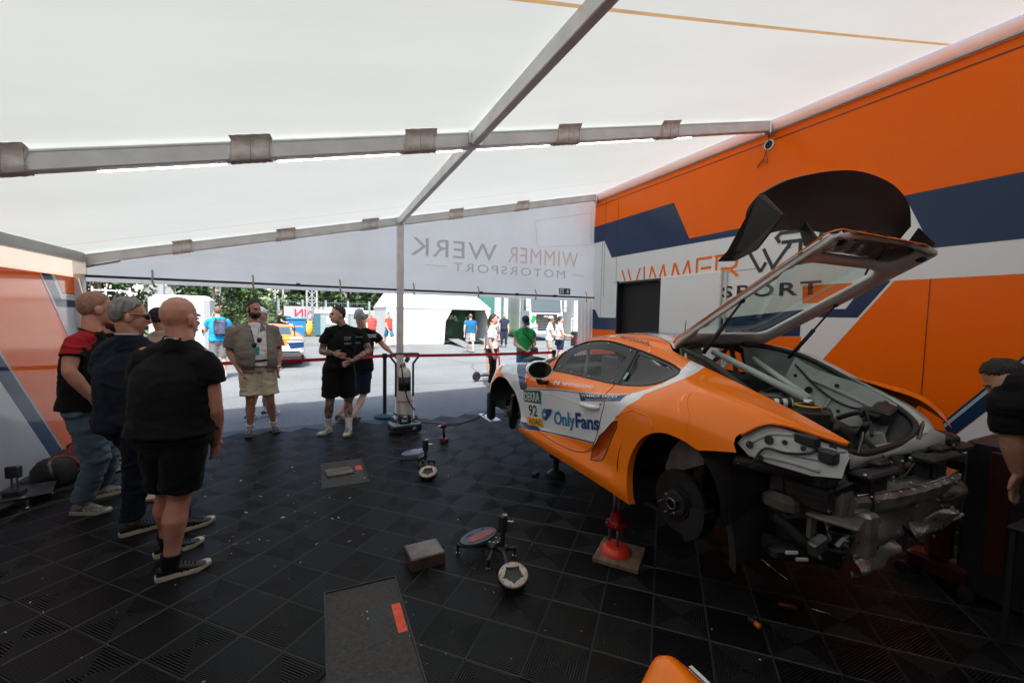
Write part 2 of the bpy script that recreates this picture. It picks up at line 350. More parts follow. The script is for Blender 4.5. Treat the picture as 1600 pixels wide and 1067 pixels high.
for j in range(ny):
    for i in range(nx):
        q = (j * (nx + 1) + i, j * (nx + 1) + i + 1, (j + 1) * (nx + 1) + i + 1, (j + 1) * (nx + 1) + i)
        if rows[j][2]: k_.setdefault(j, MB()).add([P3[t] for t in q], [(0, 1, 2, 3)])
        else: b.add([P3[t] for t in q], [(0, 1, 2, 3)])
b.build('roof_cover', m_pvc, tent, True)
for q in k_.values(): q.build('roof_seam', m_seam, tent, True)
def rafter(y, first):
    e = MB(); dx = V((1, 0, .2335)).normalized(); L = (XR - XL - .06) / dx.x; M = Matrix.Rotation(-math.atan(.2335), 3, 'Y'); xm = (XL + XR) / 2 - .01
    e.bbox((xm, y, rz_(xm) - .075), (L, .075, .12), .006, M=M); r = e.build('rafter', m_alu, tent)
    e = MB()
    for sx in (-1, 1): e.box((xm, y + sx * .0385, rz_(xm) - .03), (L, .004, .006), M=M)
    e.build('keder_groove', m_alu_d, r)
    e = MB(); e.bbox((XR - .05, y, rz_(XR) - .11), (.10, .10, .16), .01); e.build('end_bracket', m_steel, r)
    return r
rafs = [rafter(y, 0) for y in (6.87, 3.42, -.03)]
def cover(x0, x1, y):
    """fabric sleeve wrapped round a rafter"""
    b = MB(); n = 10; prof = []
    for k, (dy, dz) in enumerate([(-.085, .008), (-.046, -.012), (-.043, -.08), (-.043, -.142), (0, -.150), (.043, -.142), (.046, -.06), (.085, .004)]): prof.append((dy, dz))
    vs = []
    for i in range(n + 1):
        x = x0 + (x1 - x0) * i / n
        for k, (dy, dz) in enumerate(prof): vs.append((x + .012 * sin(k * 2.1) * (1 if i in (0, n) else .3), y + dy + .004 * sin(i * 2 + k), rz_(x) + dz + .006 * sin(3.1 * i + k * 1.3) * (k in (3, 4, 5))))
    P = len(prof); b.add(vs, [(i * P + k, i * P + k + 1, (i + 1) * P + k + 1, (i + 1) * P + k) for i in range(n) for k in range(P - 1)])
    c = b.build('rafter_sleeve', m_flap, tent, True)
    b = MB()
    for f in (.04, .5, .96):
        x = x0 + (x1 - x0) * f
        for q in range(9): b.box((x, y - .0505, rz_(x) - .02 - .014 * q), (.003, .003, .007))
    b.build('stitching', mat('dark_thread', (.12, .11, .10), .8), c)['kind'] = 'stuff'
for x0, x1 in ((-1.70, -1.49), (-.52, -.28), (.62, .87), (1.985, 2.235), (3.22, 3.47)):
    cover(x0, x1, 3.42); cover(x0, x1, 6.87); cover(x0, x1, -.03)
for x0 in (1.2,):
    for y0, y1 in ((3.46, 6.83), (.01, 3.38), (-1.85, -.07)):
        b = MB(); b.bbox((x0, (y0 + y1) / 2, rz_(x0) - .075), (.06, y1 - y0, .11), .005); pu = b.build('purlin', m_alu, tent)
        [MB().box((x0, yy, rz_(x0) - .07), (.12, .02, .10)).build('bracket', m_steel, pu) for yy in (y0 + .012, y1 - .012)]
b = MB(); b.bbox((1.205, 6.86, 1.55), (.10, .10, 3.1), .006); pole = b.build('gable_pole', m_alu, tent)
b = MB(); b.box((1.205, 6.86, .006), (.24, .24, .012)); b.build('pole_foot', m_steel, pole)
# eave beam, its posts and the white strip above the left panel
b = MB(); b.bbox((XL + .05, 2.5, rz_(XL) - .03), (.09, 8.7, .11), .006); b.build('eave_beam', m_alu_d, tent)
b = MB(); b.box((XL - .012, 2.5, 2.17), (.006, 8.8, .26)); b.build('eave_strip', m_pvc2, tent)
for y in (6.86, -1.8):
    b = MB(); b.bbox((XL + .03, y, 1.13), (.09, .09, 2.26), .006); b.build('corner_post', m_alu, tent)
b = MB(); b.tube([(XL + .1, 6.84, 2.2), (XL + .42, 6.84, 2.29)], .022, 8); b.box((XL + .06, 6.80, 2.2), (.12, .03, .2)); b.build('corner_bracket', m_steel, tent)
# unseen black end wall, added close behind the camera to darken the tent
b = MB(); b.box(((XL + XR) / 2, YB, 1.6), (XR - XL, .01, 3.2)); b.add([(XL, YB + .006, 3.2), (XR, YB + .006, 3.2), (XR, YB + .006, rz_(XR)), (XL, YB + .006, 2.34)], [(0, 1, 2, 3)])
b.build('light_block_wall', mat('black_light_block', (.03, .03, .032), .8, 0, .1, 2), tent)
# gable curtain, rolled up to 2 m
b = MB(); nx, nz = 90, 14; vs = []
for k in range(nz + 1):
    for i in range(nx + 1):
        x = XL + .02 + (XR - XL - .04) * i / nx; z0, z1 = 2.02, rz_(x) - .10; f = k / nz; z = z0 + (z1 - z0) * f
        wv = .010 * sin(5 * x + 7 * z) + .008 * sin(13 * x - 3 * z) + .012 * sin(21 * z + 1.3 * x) * (1 - f) + (.03 * math.exp(-((z - 2.36 - .02 * sin(3 * x)) / .05) ** 2) if x < 1.2 else .012 * math.exp(-((z - 2.30) / .05) ** 2))
        vs.append((x, YG + .05 - wv, z))
b.add(vs, [(k * (nx + 1) + i, k * (nx + 1) + i + 1, (k + 1) * (nx + 1) + i + 1, (k + 1) * (nx + 1) + i) for k in range(nz) for i in range(nx)])
cur = b.build('gable_curtain', m_pvc2, tent, True)
def curtain_quad(nm, pts, m, y=YG + .025):
    b = MB(); b.add([(x, y, z) for x, z in pts], [tuple(range(len(pts)))]); return b.build(nm, m, cur)
m_patch = mat('yellowed_patch', (.86, .78, .70), .6, 0, .1, 4, trans=.8)
pp = [(3.66, 3.45), (4.90, 3.75), (4.915, 3.13), (3.72, 2.98)]
for i in range(4):
    (xa, za), (xb, zb) = pp[i], pp[(i + 1) % 4]; d = V((xb - xa, zb - za)).normalized() * .008; n = V((-d.y, d.x))
    curtain_quad('patch_hem', [(xa + n.x, za + n.y), (xb + n.x, zb + n.y), (xb - n.x, zb - n.y), (xa - n.x, za - n.y)], m_patch)
# sponsor print on the outside of the curtain, seen through it (so mirrored)
m_ghost = mat('print_grey_seen_through_cloth', (.62, .60, .58), .6, trans=.7); m_ghost_o = mat('print_pink_seen_through_cloth', (.86, .66, .58), .6, trans=.7)
lettering('WIMMER', m_ghost_o, (4.62, YG + .024, 2.66), (-1, 0, 0.0), (0, 0, 1), .42, cur, fit=1.50, space=1.1)
lettering('WERK', m_ghost, (2.90, YG + .024, 2.66), (-1, 0, 0.0), (0, 0, 1), .42, cur, fit=1.52, space=1.1)
lettering('MOTORSPORT', m_ghost, (4.33, YG + .024, 2.44), (-1, 0, 0), (0, 0, 1), .21, cur, fit=2.22, space=1.3)
curtain_quad('print_rule', [(4.50, 2.515), (4.78, 2.515), (4.78, 2.505), (4.50, 2.505)], m_ghost); curtain_quad('print_rule', [(1.62, 2.515), (2.0, 2.515), (2.0, 2.505), (1.62, 2.505)], m_ghost)
b = MB(); b.tube([(XL + .02, YG - .01, 2.085), (1.15, YG - .01, 2.08), (1.26, YG - .01, 2.08), (XR - .02, YG - .01, 2.09)], .016, 8)
for x in (-.25, 2.6, 3.3, 4.1): b.box((x, YG - .012, 2.09), (.05, .05, .045))
b.build('roll_up_bar', m_black, cur, True)
m_strap = mat('tan_webbing_strap', (.40, .34, .28), .8)
for x in (-1.93, -.82, .31, 1.42, 2.54, 3.67, 4.80):
    b = MB(); pts = smooth_path([(x, YG - .005, 2.20), (x + .01, YG - .03, 2.13), (x + .005, YG - .035, 2.06), (x + .02, YG - .01, 2.0)], 5); b.tube(pts, .011, 6, ry=.003); b.build('webbing_strap', m_strap, cur, True)
b = MB(); nn = 24; vs = []
for i in range(nn + 1):
    x = 4.66 + .36 * i / nn
    for z in (.03, .7, 1.4, 2.04): vs.append((x + .05 * (2.04 - z) / 2 * 0, YG + .03 + .018 * sin(i * 1.1) + .01 * sin(z * 4), z))
b.add(vs, [(i * 4 + k, (i + 1) * 4 + k, (i + 1) * 4 + k + 1, i * 4 + k + 1) for i in range(nn) for k in range(3)]); b.build('side_curtain', m_pvc2, tent, True)
# strip of clear skirt between roof cover and trailer
b = MB(); b.add([(XR - .10, YB, rz_(XR) - .05), (XR - .012, YB, 3.97), (XR - .012, YG, 3.97), (XR - .10, YG, rz_(XR) - .05)], [(0, 1, 2, 3)]); b.build('roof_skirt', m_pvc2, tent)
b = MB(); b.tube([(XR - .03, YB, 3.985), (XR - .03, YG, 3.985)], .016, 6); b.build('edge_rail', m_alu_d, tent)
# lit tube lamp under the near rafter
m_led = emis('lamp_white', (1, .97, .93), 8.0)
for x0, x1 in ((-1.22, -.55), (-.25, .6), (.9, 1.12), (1.25, 1.96), (2.26, 3.2), (3.5, 3.75)):
    lamp = MB(); lamp.tube([(x0, 3.470, rz_(x0) - .135), (x1, 3.470, rz_(x1) - .135)], .006, 8)
    o = lamp.build('tube_lamp', m_led, rafs[1])
# green exit sign hanging on the curtain
m_sign = mat('green_sign_plastic', (.01, .17, .10), .4); m_signw = mat('white_sign_print', (.8, .85, .82), .5)
ex = thing('exit_sign', 'green emergency exit sign with white arrow on the gable curtain', 'sign', (4.30, YG - .03, 2.185))
b = MB(); b.bbox((0, 0, 0), (.25, .018, .115), .004); b.build('plate', m_sign, ex)
b = MB(); y = -.0105
b.add([(-.11, y, -.045), (-.03, y, -.045), (-.03, y, .045), (-.11, y, .045)], [(0, 1, 2, 3)]); b.build('white_square', m_signw, ex); b = MB()
b.add([(.05, y, .035), (.075, y, .035), (.075, y, .0), (.098, y, .0), (.0625, y, -.042), (.027, y, .0), (.05, y, .0)], [(0, 1, 2, 3, 4, 5, 6)]); b.build('arrow', m_signw, ex)
b = MB(); y = -.0125; b.ball((-.062, y, .030), (.009, .001, .009), 8); b.tube([(-.065, y, .02), (-.072, y, -.005), (-.06, y, -.02), (-.075, y, -.04)], .005, 5); b.tube([(-.07, y, .015), (-.09, y, .0)], .004, 5); b.tube([(-.065, y, .015), (-.045, y, .0)], .004, 5); b.tube([(-.072, y, -.005), (-.088, y, -.03)], .005, 5)
b.build('running_figure', m_sign, ex)
# ------------------------------------------------------------------ race trailer on the right: glossy printed side wall
trailer = thing('race_trailer', 'tall orange, white and navy race trailer forming the right wall', 'trailer', (0, 0, 0))
b = MB(); TX = XR
b.prism([(-7, .6), (5.12, .6), (5.12, 2.345), (6.2, 2.345), (6.2, .6), (7.45, .6), (7.45, 4.09), (-7, 4.09)], 'x', TX, TX + .05)
b.build('side_wall', m_orange_w, trailer)
b = MB(); b.box((TX + 1.3, .2, 2.35), (2.4, 14.5, 3.4)); b.build('trailer_body', m_dark, trailer)
def tessel(poly):
    """triangles of a simple outline"""
    r = delaunay_2d_cdt([V(p) for p in poly], [], [list(range(len(poly)))], 1, 1e-5); return r[0], r[2]
def wall_print(nm, poly, m, x, par):
    vs, fs = tessel(poly); b = MB(); b.add([(x, p[0], p[1]) for p in vs], fs); return b.build(nm, m, par)
L1 = TX - .002
wall_print('white_field', [(7.45, 3.18), (6.641, 3.17), (6.406, 2.824), (2.02, 2.824), (1.90, 2.384), (-7, 2.384), (-7, 2.108), (2.115, 2.108), (2.742, 1.224), (2.947, 1.222), (2.93, 1.526), (4.03, 1.47), (4.03, 2.35), (5.12, 2.345), (6.2, 2.345), (6.2, 1.70), (6.75, 1.70), (6.884, 1.86), (7.45, 1.86)], m_white_w, L1, trailer)
wall_print('navy_field', [(7.45, 3.494), (6.872, 3.494), (4.934, 3.50), (4.605, 2.90), (-7, 2.914), (-7, 2.384), (1.861, 2.382), (2.05, 2.80), (6.406, 2.827), (6.641, 3.173), (7.45, 3.185)], m_navy_w, L1 - .002, trailer)
wall_print('white_wedge', [(1.861, 2.384), (2.05, 2.82), (2.14, 2.82), (1.93, 2.384)], m_white_w, L1 - .003, trailer)
wall_print('navy_block', [(7.45, 1.86), (6.884, 1.86), (6.75, 1.70), (6.2, 1.70), (6.2, 1.47), (7.45, 1.47)], m_navy_w, L1 - .002, trailer)
wall_print('navy_field', [(2.327, 2.12), (2.14, 2.11), (2.395, 1.75), (2.948, 1.75), (2.948, 1.53), (4.0, 1.47), (4.0, 1.72), (2.96, 1.834), (2.507, 1.841)], m_navy_w, L1 - .002, trailer)
wall_print('orange_field', [(2.953, 2.106), (2.465, 2.11), (2.396, 2.083), (2.541, 1.907), (2.941, 1.907)], m_orange_w, L1 - .002, trailer)
wall_print('white_field', [(1.644, .68), (1.0, 1.62), (-7, 1.62), (-7, .602), (1.644, .602)], m_white_w, L1, trailer)
wall_print('navy_field', [(1.693, .834), (1.0, 1.85), (1.0, 1.60), (1.644, .694)], m_navy_w, L1 - .002, trailer)
wall_print('pale_blue_stripe', [(1.683, .822), (1.0, 1.815), (1.0, 1.78), (1.677, .789)], m_lblue_w, L1 - .003, trailer)
b = MB(); b.box((TX + .01, -.5, .56), (.1, 12, .07)); b.build('skirt_rail', m_black, trailer)
b = MB(); b.box((TX + .3, -.5, .26), (.06, 14, .54)); b.build('chassis_skirt', m_dark, trailer)
# door opening with frame, sliding door leaf, panel joints
b = MB(); b.box((TX + .45, 5.66, 1.5), (.02, 1.08, 1.75)); b.box((TX + .24, 6.19, 1.5), (.42, .02, 1.75)); b.box((TX + .24, 5.13, 1.5), (.42, .02, 1.75)); b.box((TX + .24, 5.66, 2.35), (.42, 1.08, .012)); b.build('doorway', m_dark, trailer)
b = MB(); b.box((TX + .0, 6.185, 1.5), (.06, .03, 1.74)); b.box((TX + .0, 5.66, 2.335), (.06, 1.08, .03)); b.build('door_frame', m_black, trailer)
b = MB(); b.bbox((TX - .02, 4.56, 1.48), (.03, 1.10, 1.76), .006); dl = b.build('sliding_door', m_white_w, trailer)
b = MB(); b.box((TX - .02, 4.0, 1.48), (.05, .025, 1.78)); b.box((TX - .015, 3.93, 1.48), (.03, .02, 1.78)); b.build('door_rail', m_alu, dl)
b = MB(); b.tube([(TX + .2, 5.5, 2.325), (TX + .05, 5.15, 2.325)], .012, 6); b.build('doorway_lamp', mat('dull_lamp', (.6, .6, .6), .4), trailer)
b = MB()
for y, z0, z1 in ((1.852, .6, 2.108), (6.628, 2.1, 3.97), (6.26, 2.36, 3.9), (6.7, 1.47, 3.17), (-.6, .6, 4)): b.box((TX - .0045, y, (z0 + z1) / 2), (.002, .005, z1 - z0))
b.box((TX - .0045, .2, 3.885), (.002, 14.4, .010)); b.box((TX - .0045, 4.9, 2.352), (.002, 2.9, .005)); b.build('panel_joint', m_black_w, trailer)
# trade name in cut-out letters
def strokes(nm, S, w, m, x=L1 - .005):
    for s in S:
        b = MB()
        for (a, c) in zip(s[:-1], s[1:]):
            a, c = V(a), V(c); d = (c - a).normalized(); n = V((-d.y, d.x)) * (w / 2); e = d * (w * .35 if len(s) > 2 else 0)
            b.add([(x, *(a - e + n)), (x, *(c + e + n)), (x, *(c + e - n)), (x, *(a - e - n))], [(0, 1, 2, 3)]); x -= .0001
        b.build(nm, m, trailer)
strokes('orange_letter_stroke', [[(6.098, 2.565), (6.001, 2.362)], [(5.936, 2.565), (5.852, 2.365)], [(5.623, 2.565), (5.71, 2.361)], [(5.532, 2.574), (5.52, 2.363)], [(5.349, 2.562), (5.393, 2.37)], [(5.349, 2.562), (5.253, 2.37)], [(5.091, 2.568), (5.166, 2.371)], [(5.091, 2.568), (5.043, 2.371)], [(4.861, 2.568), (4.906, 2.372)], [(4.861, 2.568), (4.77, 2.374)], [(4.602, 2.576), (4.69, 2.375)], [(4.602, 2.576), (4.553, 2.373)], [(4.438, 2.59), (4.439, 2.376)], [(4.45, 2.573), (4.18, 2.575)], [(4.365, 2.431), (4.19, 2.435)], [(4.109, 2.576), (4.109, 2.38)], [(4.126, 2.576), (3.931, 2.579), (3.831, 2.543), (3.795, 2.482), (3.811, 2.42), (3.868, 2.391), (4.026, 2.397)], [(3.88, 2.374), (3.771, 2.278)]], .034, m_orange_w)
strokes('black_letter_stroke', [[(3.64, 2.59), (3.465, 2.305)], [(3.44, 2.59), (3.30, 2.322)], [(3.116, 2.613), (3.324, 2.324)], [(3.465, 2.305), (3.40, 2.42)], [(3.249, 2.646), (3.285, 2.70), (3.237, 2.745), (2.83, 2.735), (2.78, 2.68), (2.80, 2.62), (3.204, 2.634)], [(3.137, 2.554), (3.116, 2.626)], [(3.0, 2.62), (3.0, 2.35)], [(3.0, 2.47), (2.8, 2.47), (2.6, 2.35)]], .042, m_black_w)
lettering('SPORT', m_black_w, (L1 - .006, 3.99, 2.005), (0, -1, 0), (0, 0, 1), .215, trailer, fit=1.235, space=1.2, bold=.004)
# cable port with dangling wire
cp = thing('cable_port', 'white rimmed round cable hole high on the orange wall', 'cable port', (TX - .004, 3.44, 3.845))
b = MB(); MX = Matrix.Rotation(-pi / 2, 3, 'Y'); b.lathe([(.062, 0), (.062, .014), (.048, .016), (.048, .004)], n=20, M=MX); b.build('rim', m_white_w, cp, True, 40)
b = MB(); b.lathe([(.0001, .004), (.048, .004), (.048, .006), (.0001, .006)], n=20, M=MX); b.build('hole', m_dark, cp)
wire = MB(); wire.tube(smooth_path([(TX - .03, 3.43, 4.0), (TX - .035, 3.44, 3.87), (TX - .04, 3.46, 3.75), (TX - .03, 3.50, 3.66), (TX - .04, 3.56, 3.60), (TX - .03, 3.50, 3.68), (TX - .04, 3.43, 3.62), (TX - .03, 3.46, 3.78), (TX - .02, 3.44, 3.85)], 8), .004, 6)
tag(wire.build('loose_wire', m_black, None, True), 'thin black wire dangling from the round cable hole', 'wire')

# ------------------------------------------------------------------ printed panel on the left
lp = thing('side_panel', 'glossy orange and white printed panel closing the left side', 'wall panel', (0, 0, 0)); PX = XL
m_orange_g = mat('orange_mirror_gloss', ORANGE, .09, 0, 0, .6, .03, 1.6, spec=.35, coat=.10)
m_white_g = mat('white_mirror_gloss', (.62, .63, .66), .09, 0, .05, .6, .03, 1.6, spec=.35, coat=.10); m_navy_g = mat('navy_mirror_gloss', NAVY, .08, 0, .05, .6, .03, 1.6, spec=.35, coat=.10)
b = MB(); ny, nz = 60, 16; vs = []
b.box((PX - .02, 1.45, 1.03), (.03, 11.0, 2.06)); b.build('panel_board', m_orange_g, lp)
PL = PX - .002
wall_print('navy_chevron', [(6.154, 2.055), (6.347, 2.055), (6.522, 1.789), (6.945, 1.773), (6.945, 1.696), (6.423, 1.701)], m_navy_g, PL, lp)
wall_print('white_chevron', [(6.347, 2.055), (6.41, 2.055), (6.553, 1.851), (6.945, 1.853), (6.945, 1.773), (6.522, 1.789)], m_white_g, PL, lp)
wall_print('black_line', [(6.41, 2.055), (6.424, 2.055), (6.558, 1.863), (6.945, 1.863), (6.945, 1.853), (6.553, 1.851)], m_black_w, PL, lp)
wall_print('white_wedge', [(6.423, 1.701), (6.945, 1.696), (6.945, .98), (6.55, 1.50)], m_white_g, PL, lp)
wall_print('pale_line', [(6.154, 2.055), (6.423, 1.701), (6.55, 1.50), (6.945, .98), (6.945, .95), (6.53, 1.49), (6.125, 2.055)], m_white_g, PL, lp)
wall_print('navy_diagonal', [(5.0, 1.82), (6.45, -.0), (6.22, -.0), (5.0, 1.57)], m_navy_g, PL, lp)
wall_print('pale_blue_line', [(5.0, 1.86), (6.48, -.0), (6.45, -.0), (5.0, 1.82)], m_lblue_w, PL, lp)
wall_print('white_field', [(5.0, 1.57), (6.22, 0), (-4, 0), (-4, 1.57)], m_white_g, PL, lp)
# ------------------------------------------------------------------ the race car: body surface, l = metres behind the front axle, t = 0 sill .. 8 centre line
CX, CYF, CZ = 2.75, 4.27, .31
STN = [(-.80, (.50,.40),(.55,.45),(.60,.48),(.62,.50),(.60,.52),(.55,.55),(.45,.58),(.25,.62),(0,.63)),
(-.45, (.78,.35),(.81,.42),(.83,.48),(.83,.55),(.80,.65),(.72,.765),(.60,.77),(.35,.73),(0,.72)),
(0., (.86,.20),(.88,.30),(.885,.42),(.89,.58),(.88,.73),(.78,.855),(.62,.855),(.40,.82),(0,.82)),
(.45, (.86,.17),(.885,.25),(.865,.38),(.87,.55),(.885,.74),(.80,.88),(.66,.92),(.42,.91),(0,.93)),
(.80, (.87,.16),(.90,.25),(.865,.38),(.87,.55),(.885,.76),(.78,.895),(.68,1.0),(.45,1.03),(0,1.06)),
(1.2, (.88,.15),(.905,.25),(.865,.38),(.875,.55),(.885,.78),(.775,.90),(.60,1.16),(.50,1.21),(0,1.255)),
(1.5, (.885,.15),(.91,.25),(.87,.38),(.88,.55),(.89,.79),(.77,.905),(.58,1.20),(.48,1.245),(0,1.275)),
(1.85, (.895,.15),(.92,.25),(.89,.38),(.90,.55),(.905,.80),(.765,.92),(.575,1.165),(.47,1.225),(0,1.25)),
(2.2, (.91,.15),(.935,.25),(.925,.40),(.925,.58),(.92,.82),(.76,.96),(.58,1.09),(.46,1.15),(0,1.20)),
(2.5, (.92,.20),(.94,.30),(.94,.45),(.94,.62),(.925,.83),(.78,.99),(.60,1.04),(.47,1.08),(0,1.12)),
(2.9, (.90,.30),(.92,.38),(.92,.48),(.915,.62),(.895,.80),(.77,.955),(.61,.965),(.48,.97),(0,1.0)),
(3.3, (.82,.35),(.84,.42),(.85,.50),(.84,.60),(.81,.74),(.70,.85),(.58,.86),(.46,.865),(0,.88)),
(3.6, (.60,.38),(.64,.44),(.66,.50),(.66,.58),(.62,.68),(.55,.74),(.48,.77),(.38,.78),(0,.79))]
def _cr(x, xs, ys):
    """smooth monotone-ish interpolation through (xs, ys)"""
    n = len(xs); i = 0
    while i < n - 2 and x > xs[i + 1]: i += 1
    h = xs[i + 1] - xs[i]; u = (x - xs[i]) / h
    def d(k):
        if k == 0: return (ys[1] - ys[0]) / (xs[1] - xs[0])
        if k == n - 1: return (ys[-1] - ys[-2]) / (xs[-1] - xs[-2])
        a = (ys[k] - ys[k - 1]) / (xs[k] - xs[k - 1]); b = (ys[k + 1] - ys[k]) / (xs[k + 1] - xs[k])
        return 0 if a * b <= 0 else 2 * a * b / (a + b) * .6 + .4 * (a + b) / 2
    a, b = d(i) * h, d(i + 1) * h
    return ys[i] * (2*u**3 - 3*u*u + 1) + ys[i + 1] * (3*u*u - 2*u**3) + a * (u**3 - 2*u*u + u) + b * (u**3 - u*u)
_LS = [s[0] for s in STN]
def car_pt(l, t, off=0., side=1):
    """world point of the body surface"""
    tt = list(range(9))
    ys = [_cr(l, _LS, [s[k + 1][0] for s in STN]) for k in range(9)]; zs = [_cr(l, _LS, [s[k + 1][1] for s in STN]) for k in range(9)]
    y, z = _cr(t, tt, ys), _cr(t, tt, zs)
    if off:
        y2, z2 = _cr(t + .02, tt, ys), _cr(t + .02, tt, zs); y1, z1 = _cr(t - .02, tt, ys), _cr(t - .02, tt, zs)
        n = V((z2 - z1, -(y2 - y1))); n.normalize(); y += n.x * off; z += n.y * off
    return V((CX - y * side, CYF - l, CZ + z))
# ------------------------------------------------------------------ the race car: panels cut from the body surface
m_cor = mat('car_paint_orange', (1.0, .215, .006), .25, 0, 0, 1, 0, spec=.3, coat=.28)
m_cwh = mat('car_paint_white', (.80, .82, .82), .22, coat=.8); m_cbl = mat('car_paint_blue', (.012, .045, .14), .22, coat=.8)
m_cframe = mat('black_window_frame', (.028, .028, .03), .28, 0, .1, 6)
m_cblk = mat('matt_black_car_trim', (.016, .016, .017), .5, 0, .3, 9, .1, 30)
m_cshell = mat('bare_white_bodyshell', (.34, .355, .35), .45, 0, .18, 7, .1, 14, detail=6); m_primer = mat('grey_primer', (.46, .44, .43), .38, .25, .12, 6)
m_green = mat('sticker_green', (.012, .10, .045), .35); m_stw = mat('sticker_white', (.72, .72, .70), .35); m_sty = mat('sticker_yellow', (.80, .40, .012), .35); m_stk = mat('sticker_black', (.012, .012, .014), .35)
m_of1 = mat('sticker_teal_blue', (.012, .20, .42), .35); m_of2 = mat('sticker_deep_blue', (.012, .06, .21), .35)
m_cgl = glass('clear_polycarbonate', (.80, .83, .84), .03, .72); m_qgl = mat('tinted_quarter_glass', (.014, .014, .016), .08, spec=.6)
m_foil = mat('crumpled_heat_foil', (.66, .64, .62), .28, .8, .3, 8, .5, 12); m_cast = mat('cast_alloy', (.19, .185, .18), .45, .8, .3, 12, .2, 40)
m_disc = mat('worn_brake_disc', (.035, .033, .032), .45, .6, .3, 10); m_red = mat('anodised_red', (.22, .008, .008), .35, .5)
P_BODY = [(-0.445,1.56),(-0.479,2.46),(-0.342,4.02),(-0.261,4.69),(-0.073,4.95),(0.142,5.45),(0.451,5.42),(0.599,5.38),(0.772,5.3),(0.87,5.46),(0.968,5.99),(1.125,6.61),(1.211,6.99),(1.292,7.13),(1.4,7.4),(1.55,7.5),(1.82,7.38),(2.0,7.18),(2.102,6.86),(2.272,6.73),(2.48,6.65),(2.602,6.62),(2.821,6.45),(3.0,6.17),(3.122,5.92),(3.225,5.68),(3.275,5.53),(3.264,5.3),(3.183,5.1),(3.073,4.85),(3.016,4.68),(2.927,4.27),(2.907,4.1),(2.905,3.91),(2.925,3.71),(2.764,3.47),(2.724,3.41),(2.642,3.5),(2.572,3.53),(2.502,3.53),(2.411,3.45),(2.329,3.3),(2.266,3.08),(2.201,2.58),(2.173,1.86),(2.19,1.22),(2.204,0.31),(1.638,0.31),(1.389,0.31),(1.024,0.31),(0.684,0.31),(0.473,0.33),(0.467,0.84),(0.495,1.63),(0.457,2.36),(0.407,2.84),(0.353,3.2),(0.255,3.48),(0.137,3.78),(-0.021,3.82),(-0.164,3.68),(-0.364,3.1)]
P_WIN = [(0.95,4.95),(0.94,5.52),(0.985,5.98),(1.107,6.1),(1.233,6.08),(1.451,6.0),(1.671,5.96),(1.847,5.95),(2.037,5.96),(2.17,5.96),(2.268,5.86),(2.289,5.78),(2.311,5.52),(2.263,5.13),(2.159,4.93),(2.015,4.9),(1.848,4.92),(1.659,4.95),(1.333,5.0),(1.089,5.0)]
P_GLASS = [(1.021,5.09),(1.108,5.44),(1.172,5.63),(1.308,5.7),(1.555,5.7),(1.78,5.69),(1.795,5.66),(1.762,5.08),(1.71,5.05),(1.477,5.11),(1.229,5.11)]
P_QGLASS = [(1.888,5.82),(2.022,5.83),(2.173,5.82),(2.245,5.74),(2.262,5.51),(2.222,5.25),(2.116,5.07),(1.976,5.06),(1.90,5.08)]
P_DOOR = [(0.95,4.95),(1.089,5.0),(1.333,5.0),(1.659,4.95),(1.848,4.92),(1.896,3.85),(1.868,3.61),(1.814,3.01),(1.748,2.37),(1.689,1.97),(1.596,1.69),(1.451,1.51),(1.196,1.44),(0.935,1.49),(0.75,1.71),(0.638,2.52),(0.625,3.51),(0.644,4.12),(0.702,4.4),(0.762,4.58),(0.841,4.8)]
P_WHITE = [(-0.085,4.57),(-0.003,4.04),(0.137,3.79),(0.255,3.49),(0.353,3.21),(0.407,2.85),(0.457,2.37),(0.497,1.63),(0.488,0.98),(0.938,1.63),(1.763,2.45),(1.789,2.46),(1.838,2.93),(1.99,3.44),(2.028,3.57),(2.081,3.74),(2.211,4.28),(2.22,4.52),(2.277,4.78),(2.372,5.16),(2.40,5.7),(2.40,6.66),(2.28,6.71),(2.285,6.2),(2.294,5.79),(2.316,5.43),(2.28,5.05),(2.196,4.76),(2.105,4.5),(1.549,4.09),(1.182,3.93),(0.657,3.67),(0.629,3.67),(0.571,4.56),(0.423,5.38),(0.139,5.42),(-0.135,4.85)]
P_BLUEV = [(0.13,5.42),(0.411,5.40),(0.562,4.55),(0.635,3.62),(0.568,3.5),(0.486,3.49),(0.454,4.08)]
P_BLUEL = [(0.656,3.62),(1.182,3.89),(1.551,4.05),(2.11,4.48),(2.111,4.45),(1.553,4.0),(1.182,3.85),(0.655,3.58)]
P_BLUEB = [(0.49,1.53),(0.627,1.67),(0.848,1.79),(0.92,1.70),(1.755,2.52),(1.76,2.46),(0.94,1.64),(0.492,1.0)]
P_WWBOX = [(1.546,4.05),(2.09,4.46),(2.063,4.11),(1.582,3.73)]
P_SCOOP = [(2.052,3.52),(2.047,3.34),(1.995,3.02),(1.881,1.97),(1.827,1.75),(1.734,1.58),(1.734,2.1),(1.838,2.93),(1.99,3.44)]
def sm2(P, a, c, n=3):
    """the run a..c of an outline, smoothed"""
    i, j = P.index(a), P.index(c); q = smooth_path([(*x, 0) for x in P[i:j + 1]], n); return P[:i] + [(x.x, x.y) for x in q] + P[j + 1:]
P_BODY = sm2(P_BODY, (2.724,3.41), (2.19,1.22)); P_BODY = sm2(P_BODY, (0.467,0.84), (-0.364,3.1)); P_WIN = sm2(P_WIN, (0.95,4.95), (1.089,5.0)); P_DOOR = sm2(P_DOOR, (1.896,3.85), (0.935,1.49)); P_QGLASS = sm2(P_QGLASS, (2.022,5.83), (1.90,5.08)); P_GLASS = sm2(P_GLASS, (1.021,5.09), (1.78,5.69)); P_SCOOP = sm2(P_SCOOP, (2.052,3.52), (1.734,1.58)); P_WHITE = sm2(P_WHITE, (1.838,2.93), (2.40,5.7))
